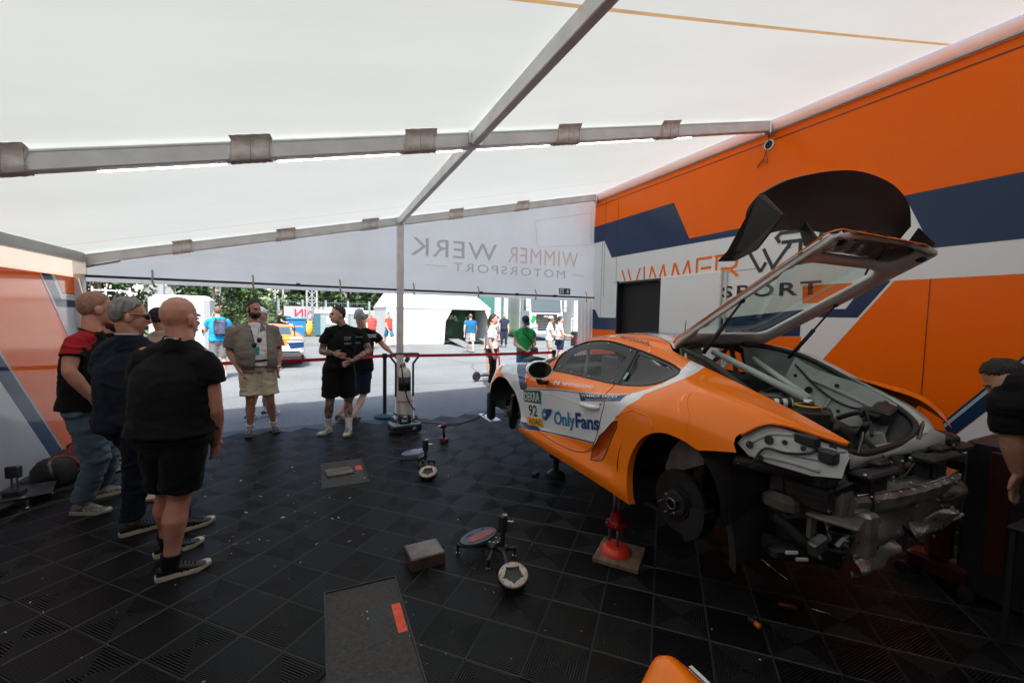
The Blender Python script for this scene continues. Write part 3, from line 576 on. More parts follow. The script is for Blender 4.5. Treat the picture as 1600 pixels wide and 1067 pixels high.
car = base('race_car', 'orange and white race car on stands with open tailgate and no wheels', 'race car', (CX, 3.0, 0))
def pip(p, poly):
    c = False; n = len(poly)
    for i in range(n):
        (x0, y0), (x1, y1) = poly[i], poly[(i + 1) % n]
        if (y0 > p[1]) != (y1 > p[1]) and p[0] < (x1 - x0) * (p[1] - y0) / (y1 - y0) + x0: c = not c
    return c
def dense(poly, d=.09):
    out = []
    for i in range(len(poly)):
        a, b = V(poly[i]), V(poly[(i + 1) % len(poly)]); n = max(1, int((b - a).length / d)); out += [tuple(a.lerp(b, k / n)) for k in range(n)]
    return out
def panel(name, outline, mats, livery=(), holes=(), side=1, off=0., thick=.006, parent=None, dl=.05, dt=.10, smooth=True):
    """a body panel: the outline (l, t) is meshed and laid on the body surface; livery = [(outline, slot)]"""
    polys = [outline] + [p for p, _ in livery] + list(holes); vin = []; fin = []
    for p in polys:
        q = dense(p); fin.append(list(range(len(vin), len(vin) + len(q)))); vin += [V(x) for x in q]
    l0, l1 = min(p[0] for p in outline), max(p[0] for p in outline); t0, t1 = min(p[1] for p in outline), max(p[1] for p in outline)
    for i in range(int((l1 - l0) / dl) + 1):
        for j in range(int((t1 - t0) / dt) + 1):
            p = (l0 + (i + .5) * dl, t0 + (j + .5) * dt)
            if pip(p, outline): vin.append(V(p))
    r = delaunay_2d_cdt(vin, [], fin, 1, 1e-5); vs, fs, of = r[0], r[2], r[5]; b = MB()
    keep = []; sl = []
    nl = len(livery)
    for f, o in zip(fs, of):
        c = sum((vs[i] for i in f), V((0, 0))) / len(f)
        if not pip(c, outline) or any(pip(c, h) for h in holes): continue
        k = 0
        for q, (p, s) in enumerate(livery):
            if pip(c, p): k = s
        keep.append(f); sl.append(k)
    used = sorted({i for f in keep for i in f}); mp = {i: n for n, i in enumerate(used)}
    me = bpy.data.meshes.new(name); P = [car_pt(vs[i].x, vs[i].y, off, side) for i in used]; NR = []
    for i in used:
        l, t = vs[i]; e = .01; a = car_pt(l + e, t, 0, side) - car_pt(l - e, t, 0, side); c = car_pt(l, min(t + e, 8), 0, side) - car_pt(l, t - e, 0, side); n = a.cross(c).normalized(); NR.append(n * (1 if side < 0 else -1))
    F = []
    for f in keep:
        f = [mp[i] for i in f]; n = (P[f[1]] - P[f[0]]).cross(P[f[2]] - P[f[0]]); F.append(f if n.dot(NR[f[0]]) > 0 else f[::-1])
    me.from_pydata([tuple(q) for q in P], [], F)
    for m in (mats if isinstance(mats, (list, tuple)) else [mats]): me.materials.append(m)
    me.polygons.foreach_set('material_index', sl); me.shade_smooth(); me.normals_split_custom_set_from_vertices([tuple(n) for n in NR])
    o = bpy.data.objects.new(name, me); COL.objects.link(o); adopt(o, parent or car)
    return o
def on_car(txt, p00, p10, p01, m, name='lettering', off=.006, p11=None, side=1, parent=None, **kw):
    """lettering whose baseline runs p00 -> p10 and whose cap height runs p00 -> p01, in (l, t)"""
    vs, fs = text_mesh(txt, 1, **kw); x0, x1 = min(v[0] for v in vs), max(v[0] for v in vs); y1 = max(v[1] for v in vs if True); cap = .70 if any(c.isupper() or c.isdigit() for c in txt) else y1
    A, B, C = V(p00), V(p10), V(p01); D = V(p11) if p11 else B + C - A; b = MB(); out = []
    for x, y in vs:
        u, w = (x - x0) / (x1 - x0), y / cap; q = (A * (1 - u) + B * u) * (1 - w) + (C * (1 - u) + D * u) * w; out.append(car_pt(q.x, q.y, off, side))
    b.add(out, fs); return b.build(name, m, parent or car)
def line_on(pts, r, m, name, off=.002, side=1, parent=None, n=5, closed=False):
    pts = list(pts) + ([pts[0]] if closed else []); q = []
    for a_, c_ in zip(pts[:-1], pts[1:]): n_ = max(1, int((V(c_) - V(a_)).length / .06)); q += [tuple(V(a_).lerp(V(c_), k / n_)) for k in range(n_)]
    q.append(pts[-1])
    b = MB(); b.tube([car_pt(l, t, off, side) for l, t in q], r, n); return b.build(name, m, parent or car, True)
CM = [m_cor, m_cwh, m_cbl]
LIV = [(P_WHITE, 1), (P_BLUEV, 2), (P_BLUEL, 2), (P_BLUEB, 2), (P_WWBOX, 2)]
body = panel('body_side', P_BODY, CM, LIV, [P_WIN, P_DOOR, P_SCOOP])
door = panel('door', P_DOOR, CM, LIV)
panel('window_frame', P_WIN, m_cframe, (), [P_GLASS, P_QGLASS], off=-.004)
panel('window', P_GLASS, m_cgl, off=-.006, thick=0); panel('quarter_window', P_QGLASS, m_qgl, off=-.010, thick=0)
line_on(P_DOOR, .0035, m_cblk, 'door_gap', off=.0, closed=True)
line_on([(1.856, 5.95), (1.87, 5.5), (1.878, 4.92)], .004, m_cblk, 'pillar_gap', off=.003)
line_on(P_WIN, .006, m_cblk, 'window_seal', off=.0, closed=True)
for P in ((1.024,5.83),(1.251,5.05),(1.278,5.85),(1.53,5.86),(1.803,5.83),(1.80,5.02),(1.508,5.03),(1.035,5.2)):
    b = MB(); b.ball(car_pt(P[0], P[1], .004), .008, 8); b.build('window_bolt', m_steel, car, True)
# right side, mirrored
P_BODY_R = [q for q in P_BODY if q[0] < 2.935]; P_BODY_R.insert([k for k, q in enumerate(P_BODY_R) if q[0] > 2.80 and q[1] > 6][-1] + 1, (2.93, 6.4))
panel('body_side', P_BODY_R, CM, LIV, [P_WIN], side=-1); panel('window_frame', P_WIN, m_cframe, (), [P_GLASS, P_QGLASS], side=-1, off=-.004)
panel('window', P_GLASS, m_cgl, side=-1, off=-.006, thick=0)
# side air intake: recess and blade
b = MB(); sc = dense(P_SCOOP, .08); cc = V((sum(p[0] for p in sc) / len(sc), sum(p[1] for p in sc) / len(sc))); n = len(sc)
vs = [car_pt(*p, .0) for p in sc] + [car_pt(*V(p).lerp(cc, .25), -.035) for p in sc] + [car_pt(cc.x, cc.y, -.04)]
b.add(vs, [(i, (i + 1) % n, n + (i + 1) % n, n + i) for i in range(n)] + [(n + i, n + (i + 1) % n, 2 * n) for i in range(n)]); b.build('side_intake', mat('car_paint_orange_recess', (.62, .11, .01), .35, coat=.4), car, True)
line_on(P_SCOOP, .0035, m_cblk, 'intake_gap', off=.0, closed=True)
# bonnet, windscreen, roof
def both(poly): return poly
for s in (1, -1):
    panel('bonnet', [(-.60, 5.0), (-.26, 4.72), (-.073, 4.98), (.142, 5.48), (.451, 5.45), (.599, 5.41), (.70, 5.36), (.72, 6.2), (.62, 8), (-.70, 8)], CM, [([(-.8, 4), (.9, 4), (.9, 9), (-.8, 9)], 1), ([(.05, 5.2), (.42, 5.2), (.42, 9), (.15, 9)], 2)], side=s)
    panel('roof', [(1.292, 7.15), (1.4, 7.42), (1.55, 7.52), (1.82, 7.40), (2.0, 7.2), (2.08, 7.0), (2.10, 8.0), (1.25, 8.0)], [m_cwh, m_cbl, mat('roof_grey', (.25, .27, .30), .35)], [([(1.2, 7.62), (1.75, 7.72), (1.75, 8.1), (1.2, 8.1)], 1), ([(1.75, 7.7), (2.2, 7.4), (2.2, 8.1), (1.75, 8.1)], 2)], side=s)
    panel('windscreen', [(.70, 5.36), (.772, 5.32), (.87, 5.5), (.968, 6.03), (1.125, 6.65), (1.211, 7.02), (1.285, 7.16), (1.24, 8.0), (.62, 8), (.72, 6.2)], m_cgl, side=s, thick=0)
on_car('XX', (1.80, 7.62), (2.0, 7.5), (1.80, 7.9), mat('sticker_red', (.5, .03, .03), .4), p11=(2.0, 7.8), bold=.03)
# livery lettering and stickers
def patch(nm, poly, m, off, par=None): return panel(nm, poly, m, off=off, thick=0, parent=par or door, dl=.06, dt=.12)
plate = patch('number_plate_field', [(0.564,2.91),(0.918,3.14),(0.925,2.4),(0.618,2.08)], m_stw, .005)
patch('green_field', [(0.568,3.51),(0.922,3.69),(0.918,3.14),(0.564,2.91)], m_green, .005); patch('yellow_field', [(0.618,2.08),(0.932,2.41),(0.97,1.95),(0.663,1.6)], m_sty, .006)
on_car('DEKRA', (.585, 3.03), (.90, 3.23), (.583, 3.42), m_stw, off=.008, p11=(.90, 3.60), bold=.02, parent=door)
on_car('92', (.68, 2.27), (.855, 2.43), (.668, 2.86), m_stk, off=.008, p11=(.845, 3.0), bold=.02, parent=door)
on_car('ADAC', (.69, 1.72), (.935, 1.98), (.675, 2.03), m_stk, off=.009, p11=(.92, 2.28), bold=.015, parent=door)
for nm, P, m, o_ in (('round_mark', [(0.950,2.92),(.985,3.02),(1.03,3.0),(1.05,2.86),(1.045,2.62),(1.02,2.46),(0.975,2.38),(0.945,2.5),(.935,2.7)], m_of1, .006), ('wing_mark', [(1.005,2.98),(1.05,3.06),(1.125,3.12),(1.115,2.98),(1.085,2.90),(1.105,2.88),(1.09,2.78),(1.055,2.72),(1.04,2.56),(1.0,2.44),(1.01,2.70)], m_of2, .008)):
    patch(nm, P, m, o_)
patch('mark_centre', [(.972, 2.72), (.985, 2.80), (1.005, 2.80), (1.015, 2.70), (1.0, 2.62), (.98, 2.63)], m_cwh, .010)
on_car('Only', (1.155, 2.47), (1.50, 2.81), (1.165, 3.09), m_of1, off=.007, p11=(1.49, 3.32), bold=.022, parent=door)
on_car('Fans', (1.51, 2.82), (1.845, 3.13), (1.505, 3.33), m_of2, off=.007, p11=(1.84, 3.52), bold=.03, parent=door)
on_car('NEVERSECOND', (1.288, 4.19), (1.70, 4.45), (1.262, 4.42), m_cwh, off=.006, p11=(1.655, 4.65), bold=.008, shear=.15, parent=door)
for q in ([(1.150,4.11),(1.172,4.11),(1.160,4.36),(1.138,4.36)], [(1.215,4.16),(1.240,4.18),(1.225,4.44),(1.20,4.44)], [(1.142,4.38),(1.165,4.38),(1.238,4.17),(1.212,4.15)]): patch('letter_mark', q, m_cwh, .006)
on_car('WIMMER WERK', (1.605, 3.91), (2.03, 4.23), (1.585, 4.03), m_cwh, off=.007, p11=(2.035, 4.37), bold=.004, shear=.2, parent=body)
on_car('MOTORSPORT', (1.66, 3.81), (1.98, 4.06), (1.655, 3.88), m_cwh, off=.007, p11=(1.98, 4.13), parent=body)
on_car('HEYERDAHL', (1.60, 6.33), (1.933, 6.41), (1.57, 6.85), m_stk, off=.006, p11=(1.90, 6.80), bold=.008, parent=body)
on_car('SCHÖNHOFER', (1.13, 6.28), (1.44, 6.25), (1.15, 6.62), mat('sticker_brown', (.25, .06, .03), .4), off=.006, p11=(1.44, 6.74), parent=body)
patch('flag_sticker', [(1.475, 6.32), (1.55, 6.35), (1.53, 6.75), (1.46, 6.75)], mat('sticker_pale', (.65, .60, .66), .4), .006, body)
patch('green_sticker', [(1.888, 5.1), (1.915, 5.12), (1.913, 5.32), (1.887, 5.3)], mat('sticker_pale_green', (.25, .5, .35), .4), .004, body)
patch('red_arrow', [(1.845, 3.78), (1.87, 3.86), (1.862, 3.86), (1.87, 3.92), (1.848, 3.85), (1.842, 3.88)], m_red, .007)
# door handle, creases
b = MB(); b.tube(smooth_path([car_pt(1.575, 3.66, .004), car_pt(1.62, 3.68, .022), car_pt(1.72, 3.69, .030), car_pt(1.80, 3.71, .022), car_pt(1.835, 3.72, .004)], 6), [.012] * 6 + [.019] * 13 + [.012] * 6, 10, ry=[.010] * 6 + [.016] * 13 + [.010] * 6); b.build('door_handle', m_cwh, door, True)
line_on([(.66, 3.5), (.915, 3.60), (1.182, 3.66), (1.57, 3.64)], .004, m_cwh, 'door_crease', off=-.001, parent=door)
line_on([(2.642, 3.62), (2.642, 4.19), (2.567, 4.59), (2.56, 4.77)], .0016, m_cor, 'seam_edge', off=.001)
line_on([(2.03, 3.6), (2.212, 3.93), (2.345, 3.84), (2.40, 3.57)], .004, m_cor, 'arch_crease', off=-.001)
# rear arch lip and front arch lip: rolled edges
def lip(pts, w, name, m, side=1):
    q = []; b = MB(); vs = []
    q = [(x.x, x.y) for x in smooth_path([(*x, 0) for x in pts], 6)]; k = len(q)
    for p in q: vs += [car_pt(*p, .0, side), car_pt(*p, .0, side) + V((w * side, 0, 0))]
    b.add(vs, [(2 * i, 2 * i + 1, 2 * i + 3, 2 * i + 2) for i in range(k - 1)]); return b.build(name, m, car, True)
AR = [(2.764,3.47),(2.724,3.41),(2.642,3.5),(2.572,3.53),(2.502,3.53),(2.411,3.45),(2.329,3.3),(2.266,3.08),(2.201,2.58),(2.173,1.86),(2.19,1.22),(2.204,0.31)]
AF = [(0.467,0.84),(0.495,1.63),(0.457,2.36),(0.407,2.84),(0.353,3.2),(0.255,3.48),(0.137,3.78),(-0.021,3.82),(-0.164,3.68),(-0.364,3.1),(-.445,1.56)]
for s in (1, -1): lip(AR, .05, 'arch_lip', m_cor, s); lip(AF, .04, 'arch_lip', m_cor, s)
# wheel-arch liners: dark shells inside the arches
def W(l, y, z): return V((CX - y, CYF - l, CZ + z))
for s in (1, -1):
    for lc, r, y0, y1 in ((2.47, .36, .92, .45), (.03, .36, .86, .45)):
        b = MB(); n = 18; vs = []
        for i in range(n + 1):
            a = pi * (1.08 * i / n - .04)
            for y in (y0, y1): vs.append(W(lc - r * cos(a) * 1.12, y * s, .40 + r * sin(a) * 1.02))
        vs2 = len(vs); b.add(vs, [(2 * i, 2 * i + 1, 2 * i + 3, 2 * i + 2) for i in range(n)] + [tuple(2 * i + 1 for i in range(n + 1))])
        b.build('arch_liner', m_cblk, car, True)
# sill underside and floor pan, bulkheads
b = MB(); b.prism([(-.88, .17), (.88, .17), (.86, .22), (-.86, .22)], 'y', 0, 1); b.v = [(CX + p[0], CYF - .5 - p[1] * 1.7, CZ + p[2]) for p in b.v]; b.build('floor_pan', m_cblk, car)
b = MB(); b.box(W(1.95, 0, .55), (1.15, .05, .70)); b.box(W(.62, 0, .52), (1.5, .04, .70)); b.box(W(1.25, 0, .24), (1.6, 1.3, .04)); b.build('cabin_tub', m_cblk, car)
b = MB(); b.bbox(W(.86, 0, .84), (1.36, .34, .16), .04); b.build('dashboard', m_cblk, car)
m_seat = mat('grey_race_seat', (.10, .105, .11), .5, 0, .2, 20); m_cage = mat('grey_roll_cage', (.36, .37, .37), .4)
for s in (.36,):
    b = MB(); b.bbox(W(1.55, s, .62), (.46, .12, .80), .05, M=Matrix.Rotation(R_(-18), 3, 'X')); b.bbox(W(1.36, s, .36), (.46, .5, .12), .04)
    for q in (-.24, .24): b.bbox(W(1.48, s + q, .60), (.05, .30, .60), .02, M=Matrix.Rotation(R_(-18), 3, 'X')); b.bbox(W(1.58, s + q, .98), (.06, .24, .22), .02)
    b.build('race_seat', m_seat, car)
cage = MB()
for s in (1, -1):
    cage.tube(smooth_path([W(.72, .66 * s, .3), W(.78, .64 * s, .85), W(1.15, .54 * s, 1.17), W(1.5, .5 * s, 1.21), W(1.78, .5 * s, 1.18)], 5), .020, 8); cage.tube(smooth_path([W(1.80, .62 * s, .3), W(1.80, .62 * s, .8), W(1.79, .5 * s, 1.19)], 5), .021, 8)
    cage.tube([W(.8, .66 * s, .40), W(1.78, .64 * s, .78)], .019, 8); cage.tube([W(.8, .66 * s, .80), W(1.78, .64 * s, .42)], .019, 8); cage.tube([W(1.2, .55 * s, 1.16), W(1.22, .64 * s, .62)], .015, 8)
cage.tube([W(1.79, .5, 1.19), W(1.79, -.5, 1.19)], .021, 8); cage.tube([W(1.80, .62, .4), W(1.79, -.5, 1.17)], .019, 8); cage.tube([W(1.2, .52, 1.19), W(1.2, -.52, 1.19)], .019, 8)
cage.build('roll_cage', m_cage, car, True)
b = MB(); MW = Matrix.Rotation(R_(65), 3, 'X'); b.lathe([(.165 - .0, -.012), (.178, 0), (.165, .012), (.155, 0), (.165, -.012)], W(1.12, .36, .78), 20, M=MW); b.box(W(1.12, .36, .78), (.3, .03, .03), M=MW); b.build('steering_wheel', m_cblk, car, True)
# door mirror
mir = MB(); c = V((CX - 1.01, 3.17, 1.24))
MM = Matrix.Rotation(R_(-14), 3, 'Z')
prof = [(0.02, -.10), (.055, -.085), (.082, -.045), (.092, .0), (.090, .05)]
mir.lathe(prof, c, 18, M=MM @ Matrix.Rotation(R_(90), 3, 'X') @ Matrix.Diagonal((1.25, .86, 1)))
mo = mir.build('door_mirror', m_cwh, car, True, 40)
b = MB(); Q = MM @ Matrix.Rotation(R_(90), 3, 'X') @ Matrix.Diagonal((1.25, .86, 1)); b.lathe([(.0001, .0508), (.082, .0508), (.082, .049)], c, 18, M=Q); b.build('mirror_glass', mat('mirror_glass', (.10, .10, .11), .06, .9), mo)
b = MB(); b.lathe([(.090, .046), (.092, .053), (.085, .055), (.082, .049)], c, 18, M=Q); b.build('mirror_rim', m_cwh, mo, True)
b = MB(); b.tube(smooth_path([c + V((.0, .02, -.06)), c + V((.04, .03, -.12)), c + V((.16, .08, -.13)), c + V((.24, .10, -.10))], 5), .024, 8, ry=.014); b.build('mirror_arm', m_cblk, mo, True)
b = MB(); b.tube([V((2.90, 2.66, 1.55)), V((2.90, 2.65, 1.69))], [.006, .003], 6); b.build('aerial', m_cblk, car)
# ---- brakes and hubs
def hub(cpos, side, steer, front):
    h = V(cpos); Mh = Matrix.Rotation(R_(steer), 3, 'Z') @ Matrix.Rotation(R_(-90 * side), 3, 'Y')
    b = MB(); b.lathe([(.075, -.016), (.188, -.016), (.190, -.010), (.190, .010), (.188, .016), (.100, .016), (.095, .035), (.0001, .035)], h, 36, M=Mh); o = b.build('brake_disc', m_disc, car, True, 30)
    b = MB(); b.lathe([(.078, .030), (.078, .052), (.045, .056), (.040, .075), (.030, .078), (.026, .062), (.0001, .062)], h, 24, M=Mh); b.build('wheel_hub', m_cblk, o, True, 30)
    b = MB(); b.lathe([(.034, .0785), (.030, .082), (.027, .0785)], h, 24, M=Mh); b.build('hub_ring', m_steel, o, True)
    for k in range(5):
        a = 2 * pi * (k + .25) / 5; p = Mh @ V((.058 * cos(a), .058 * sin(a), .05)); q = Mh @ V((.058 * cos(a), .058 * sin(a), .105)); b = MB(); b.tube([h + p, h + q], .007, 6); b.tube([h + q, h + Mh @ V((.058 * cos(a), .058 * sin(a), .120))], .0045, 6); b.build('wheel_stud', m_steel, o)
    b = MB(); d = 1 if front else -1
    a0 = R_(25 if front else 150)
    n = 9; vs = []
    for i in range(n + 1):
        a = a0 - R_(75) * i / n + (R_(38))
        for r, zz in ((.115, .05), (.215, .05), (.215, -.05), (.115, -.05)): vs.append(h + Mh @ V((r * sin(a) * d, r * cos(a), zz)))
    b.add(vs, [(i * 4 + k, i * 4 + (k + 1) % 4, i * 4 + 4 + (k + 1) % 4, i * 4 + 4 + k) for i in range(n) for k in range(4)] + [(0, 1, 2, 3), (n * 4 + 3, n * 4 + 2, n * 4 + 1, n * 4)])
    b.build('brake_caliper', mat('dusty_gold_caliper', (.22, .15, .09), .5, .5, .3, 14) if front else m_cblk, o)
    b = MB(); i_ = V((.28 * side, 0, 0))
    b.tube([h + V((.05 * side, 0, .02)), h + V((.55 * side, .05, -.08))], .022, 8); b.tube([h + V((.05 * side, .12, -.1)), h + V((.5 * side, .25, -.10))], .020, 8); b.tube([h + V((.05 * side, -.08, -.1)), h + V((.5 * side, -.2, -.10))], .020, 8); b.tube([h + V((.12 * side, 0, .05)), h + V((.26 * side, 0, .52))], .035, 10); b.build('suspension_arm', m_cast, car, True)
hub((1.985, 1.795, .600), 1, 0, False); hub((2.03, 4.26, .60), 1, -38, True); hub((3.52, 1.795, .600), -1, 0, False); hub((3.47, 4.26, .60), -1, -38, True)
# ---- stripped nose: bracket, splitter end, brake duct
b = MB(); b.bbox(V((2.06, 5.02, .52)), (.10, .10, .36), .02); b.bbox(V((2.03, 4.80, .70)), (.05, .30, .05), .01); b.bbox(V((2.10, 5.10, .56)), (.12, .10, .08), .02); b.build('nose_bracket', m_cblk, car)
b = MB(); b.bbox(V((2.10, 5.16, .325)), (.16, .44, .02), .006); b.build('splitter_end', m_cwh, car)
b = MB(); b.box(W(-.55, 0, .42), (1.3, .35, .42)); b.box(W(-.25, 0, .62), (1.05, .5, .25)); b.build('front_chassis', m_cblk, car)
b = MB(); b.prism([(-.10, 0), (.12, .01), (.17, .06), (.05, .085), (-.06, .05)], 'y', -.09, .09); b.v = [(2.42 + p[0], 4.62 + p[1], 1.115 + p[2]) for p in b.v]; b.build('bonnet_vent', m_cblk, car)
b = MB(); b.tube(smooth_path([W(.5, .35, .965), W(.62, .1, .99), W(.70, -.25, 1.0)], 5), .008, 6); b.tube([W(.60, .45, .95), W(.66, .2, .985)], .010, 6); b.build('wiper', m_cblk, car, True)
# ------------------------------------------------------------------ open tailgate, boot opening and the stripped rear end
lid = MB()
RL = [V(p) for p in ((2.275, 2.215, 1.487), (2.25, 1.911, 1.718), (2.225, 1.528, 1.936), (2.215, 1.26, 2.075), (2.235, 1.175, 2.118))]   # left rail of the tailgate
def mirx(p): return V((2 * CX - p.x, p.y, p.z))
def lid_pt(u, v):
    """u across 0..1, v along the rail 0 hinge .. 4 rear end"""
    i = min(int(v), 3); f = v - i; a = RL[i].lerp(RL[i + 1], f); b = mirx(a); p = a.lerp(b, u)
    n = V((0, .58, .81)); return p + n * (.07 * sin(pi * u))
LN = V((0, .58, .81))
def frame(name, outer, inner, th, m, par, smooth=True, up=0.):
    """flat ring between two outlines of equal length (u, v), given thickness"""
    n = len(outer); P = [lid_pt(*p) + LN * up for p in outer]; Q = [lid_pt(*p) + LN * up for p in inner]; d = LN * th; b = MB()
    vs = P + Q + [p + d for p in P] + [q + d for q in Q]
    fs = []
    for i in range(n):
        j = (i + 1) % n; fs += [(i, j, n + j, n + i), (2 * n + i, 3 * n + i, 3 * n + j, 2 * n + j), (i, 2 * n + i, 2 * n + j, j), (n + i, n + j, 3 * n + j, 3 * n + i)]
    b.add(vs, fs); return b.build(name, m, par, smooth, 35)
gate = thing('x', None, None); bpy.data.objects.remove(gate)
def ringpts(u0, u1, v0, v1, r, n=6):
    """rounded rectangle in (u, v)"""
    pts = []
    for cx, cy, a0 in ((u1 - r, v1 - r * 3, 0), (u0 + r, v1 - r * 3, pi / 2), (u0 + r, v0 + r * 3, pi), (u1 - r, v0 + r * 3, 1.5 * pi)):
        for k in range(n + 1):
            a = a0 + pi / 2 * k / n; pts.append((cx + r * cos(a), cy + 3 * r * sin(a)))
    return pts
O = ringpts(0, 1, 0, 4, .10); I = ringpts(.095, .905, .36, 2.52, .10)
def plate_uv(name, outer, holes, th, m, par, up=0.):
    polys = [outer] + list(holes); vin = []; fin = []
    for p in polys: fin.append(list(range(len(vin), len(vin) + len(p)))); vin += [V(x) for x in p]
    for i in range(14):
        for j in range(24):
            q = (.02 + i / 14.2, .1 + j / 6.1)
            if pip(q, outer): vin.append(V(q))
    r = delaunay_2d_cdt(vin, [], fin, 1, 1e-5); b = MB(); fs = []
    for f in r[2]:
        c = sum((r[0][i] for i in f), V((0, 0))) / len(f)
        if pip(c, outer) and not any(pip(c, h) for h in holes): fs.append(f)
    us = sorted({i for f in fs for i in f}); mp = {i: k for k, i in enumerate(us)}
    def bulge(p): d = min([1] + [min((V(p) * 1 - V(q)).length for q in h) for h in polys]); return .02 * min(1, d / .06)
    b.add([lid_pt(r[0][i].x, min(max(r[0][i].y, 0), 3.999)) + LN * (up - bulge(r[0][i])) for i in us], [tuple(mp[i] for i in f) for f in fs])
    o = b.build(name, m, par, True); so = o.modifiers.new('thickness', 'SOLIDIFY'); so.thickness = th; so.offset = 0; return o
I2 = ringpts(.12, .88, 2.72, 3.82, .09)
tg = plate_uv('tailgate', O, [I, I2], .03, mat('silver_grey_primer', (.66, .64, .62), .35, .15, .1, 6), car)
# outer skin edge (orange) a little above the inner frame
frame('tailgate_skin', ringpts(-.006, 1.006, -.006, 4.02, .105), ringpts(.01, .99, .03, 3.97, .10), .006, m_cor, tg, up=.022)
b = MB(); gi = ringpts(.085, .915, .32, 2.56, .10); b.add([lid_pt(*p) + LN * .03 for p in gi], [tuple(range(len(gi)))]); b.build('tailgate_glass', glass('green_tint_glass', (.70, .84, .78), .03, .70), tg)
# pressed inner panel between glass and rear edge
b = MB(); nu, nv = 24, 12; vs = []
for j in range(nv + 1):
    for i in range(nu + 1):
        u, v = .10 + .80 * i / nu, 2.66 + 1.24 * j / nv; d = .045 * sin(pi * i / nu) * sin(pi * j / nv) + .012 * sin(i * 1.7) * sin(j * 1.1); vs.append(lid_pt(u, min(v, 3.99)) + LN * (.012 + d))
b.add(vs, [(j * (nu + 1) + i, j * (nu + 1) + i + 1, (j + 1) * (nu + 1) + i + 1, (j + 1) * (nu + 1) + i) for j in range(nv) for i in range(nu)]); b.build('inner_panel', mat('brown_grey_pressed_panel', (.22, .175, .15), .3, .4, .4, 6, .3, 9), tg, True)
b = MB(); b.tube(smooth_path([lid_pt(.35, 3.3), lid_pt(.5, 3.2) - LN * .01, lid_pt(.62, 3.35), lid_pt(.72, 2.9), lid_pt(.80, 2.5), lid_pt(.86, 2.3)], 6), .006, 6); b.build('tailgate_cable', m_cblk, tg, True)
for u, v in ((.055, 1.4), (.055, 2.6), (.06, 2.9), (.06, 3.1), (.05, 2.2), (.93, 1.0), (.93, 1.6), (.94, 2.4), (.2, .2), (.35, .2), (.5, .2), (.65, .2), (.8, .2)):
    b = MB(); p = lid_pt(u, v); r = .022 if v in (1.4, 3.1, 2.9) else .009; b.lathe([(.0001, -.004), (r, -.003), (r, .002)], p, 10, M=LN.to_track_quat('Z', 'Y').to_matrix()); b.build('hole_plug', m_cblk, tg)
for u, v in ((.12, 3.55), (.93, 3.3)):
    b = MB(); b.bbox(lid_pt(u, v) - LN * .02, (.05, .05, .05), .012); b.build('rubber_stop', m_cblk, tg)
# ducktail wing on the outside of the tailgate
top = [V(p) for p in ((1.98, 1.377, 2.322), (2.15, 1.351, 2.408), (2.45, 1.317, 2.487), (2.75, 1.317, 2.525), (3.1, 1.338, 2.513), (3.4, 1.384, 2.45), (3.53, 1.418, 2.333))]
bot = [V(p) for p in ((2.03, 1.42, 2.115), (2.2, 1.44, 2.17), (2.45, 1.45, 2.205), (2.75, 1.46, 2.215), (3.05, 1.46, 2.22), (3.35, 1.45, 2.19), (3.53, 1.45, 2.06))]
T, Bm = smooth_path(top, 6), smooth_path(bot, 6); b = MB(); nv = 7; vs = []; N = len(T)
for i in range(N):
    for sgn in (0, 1):
        for j in range(nv + 1):
            f = j / nv if sgn == 0 else 1 - j / nv; p = T[i].lerp(Bm[i], f) + V((0, 1, .25)) * ((.012 + .02 * sin(pi * f)) * sgn + .05 * sin(pi * f)); vs.append(p)
M2 = 2 * (nv + 1); b.add(vs, [(i * M2 + j, i * M2 + (j + 1) % M2, (i + 1) * M2 + (j + 1) % M2, (i + 1) * M2 + j) for i in range(N - 1) for j in range(M2)] + [tuple(range(M2 - 1, -1, -1)), tuple(range((N - 1) * M2, N * M2))])
m_carb = mat('satin_carbon_wing', (.022, .019, .018), .55, 0, .15, 4, .05, 200)
wing = b.build('rear_wing', m_carb, tg, True, 40)
for s in (0, 1):
    pts = [(1.97, 1.60, 2.015), (1.955, 1.53, 2.06), (1.965, 1.385, 2.31), (1.985, 1.37, 2.315), (2.0, 1.28, 2.20), (1.995, 1.40, 2.055), (1.99, 1.52, 2.01)]
    P = [V(p) if s == 0 else mirx(V(p)) for p in pts]; d = V((.008, 0, 0)); b = MB(); n = len(P); b.add([p - d for p in P] + [p + d for p in P], [tuple(range(n)), tuple(range(2 * n - 1, n - 1, -1))] + [(i, (i + 1) % n, n + (i + 1) % n, n + i) for i in range(n)]); b.build('end_plate', m_carb, wing)
    b = MB(); x = 2.42 if s == 0 else 3.08; b.prism([(1.36, 2.14), (1.42, 2.11), (1.45, 2.20), (1.42, 2.24)], 'x', x - .012, x + .012); b.build('wing_upright', m_carb, wing)
# gas struts
for a, c in (((2.275, 1.669, 1.815), (2.285, 1.93, 1.49)), ((3.225, 1.669, 1.815), (3.24, 1.965, 1.43))):
    a, c = V(a), V(c); m_ = a.lerp(c, .45); b = MB(); b.tube([m_, c], .014, 10); b.ball(c, .016, 8); g_ = b.build('gas_strut', m_cblk, car, True); b = MB(); b.tube([a, m_], .007, 8); b.ball(a, .016, 8); b.build('strut_rod', m_cblk, g_, True)
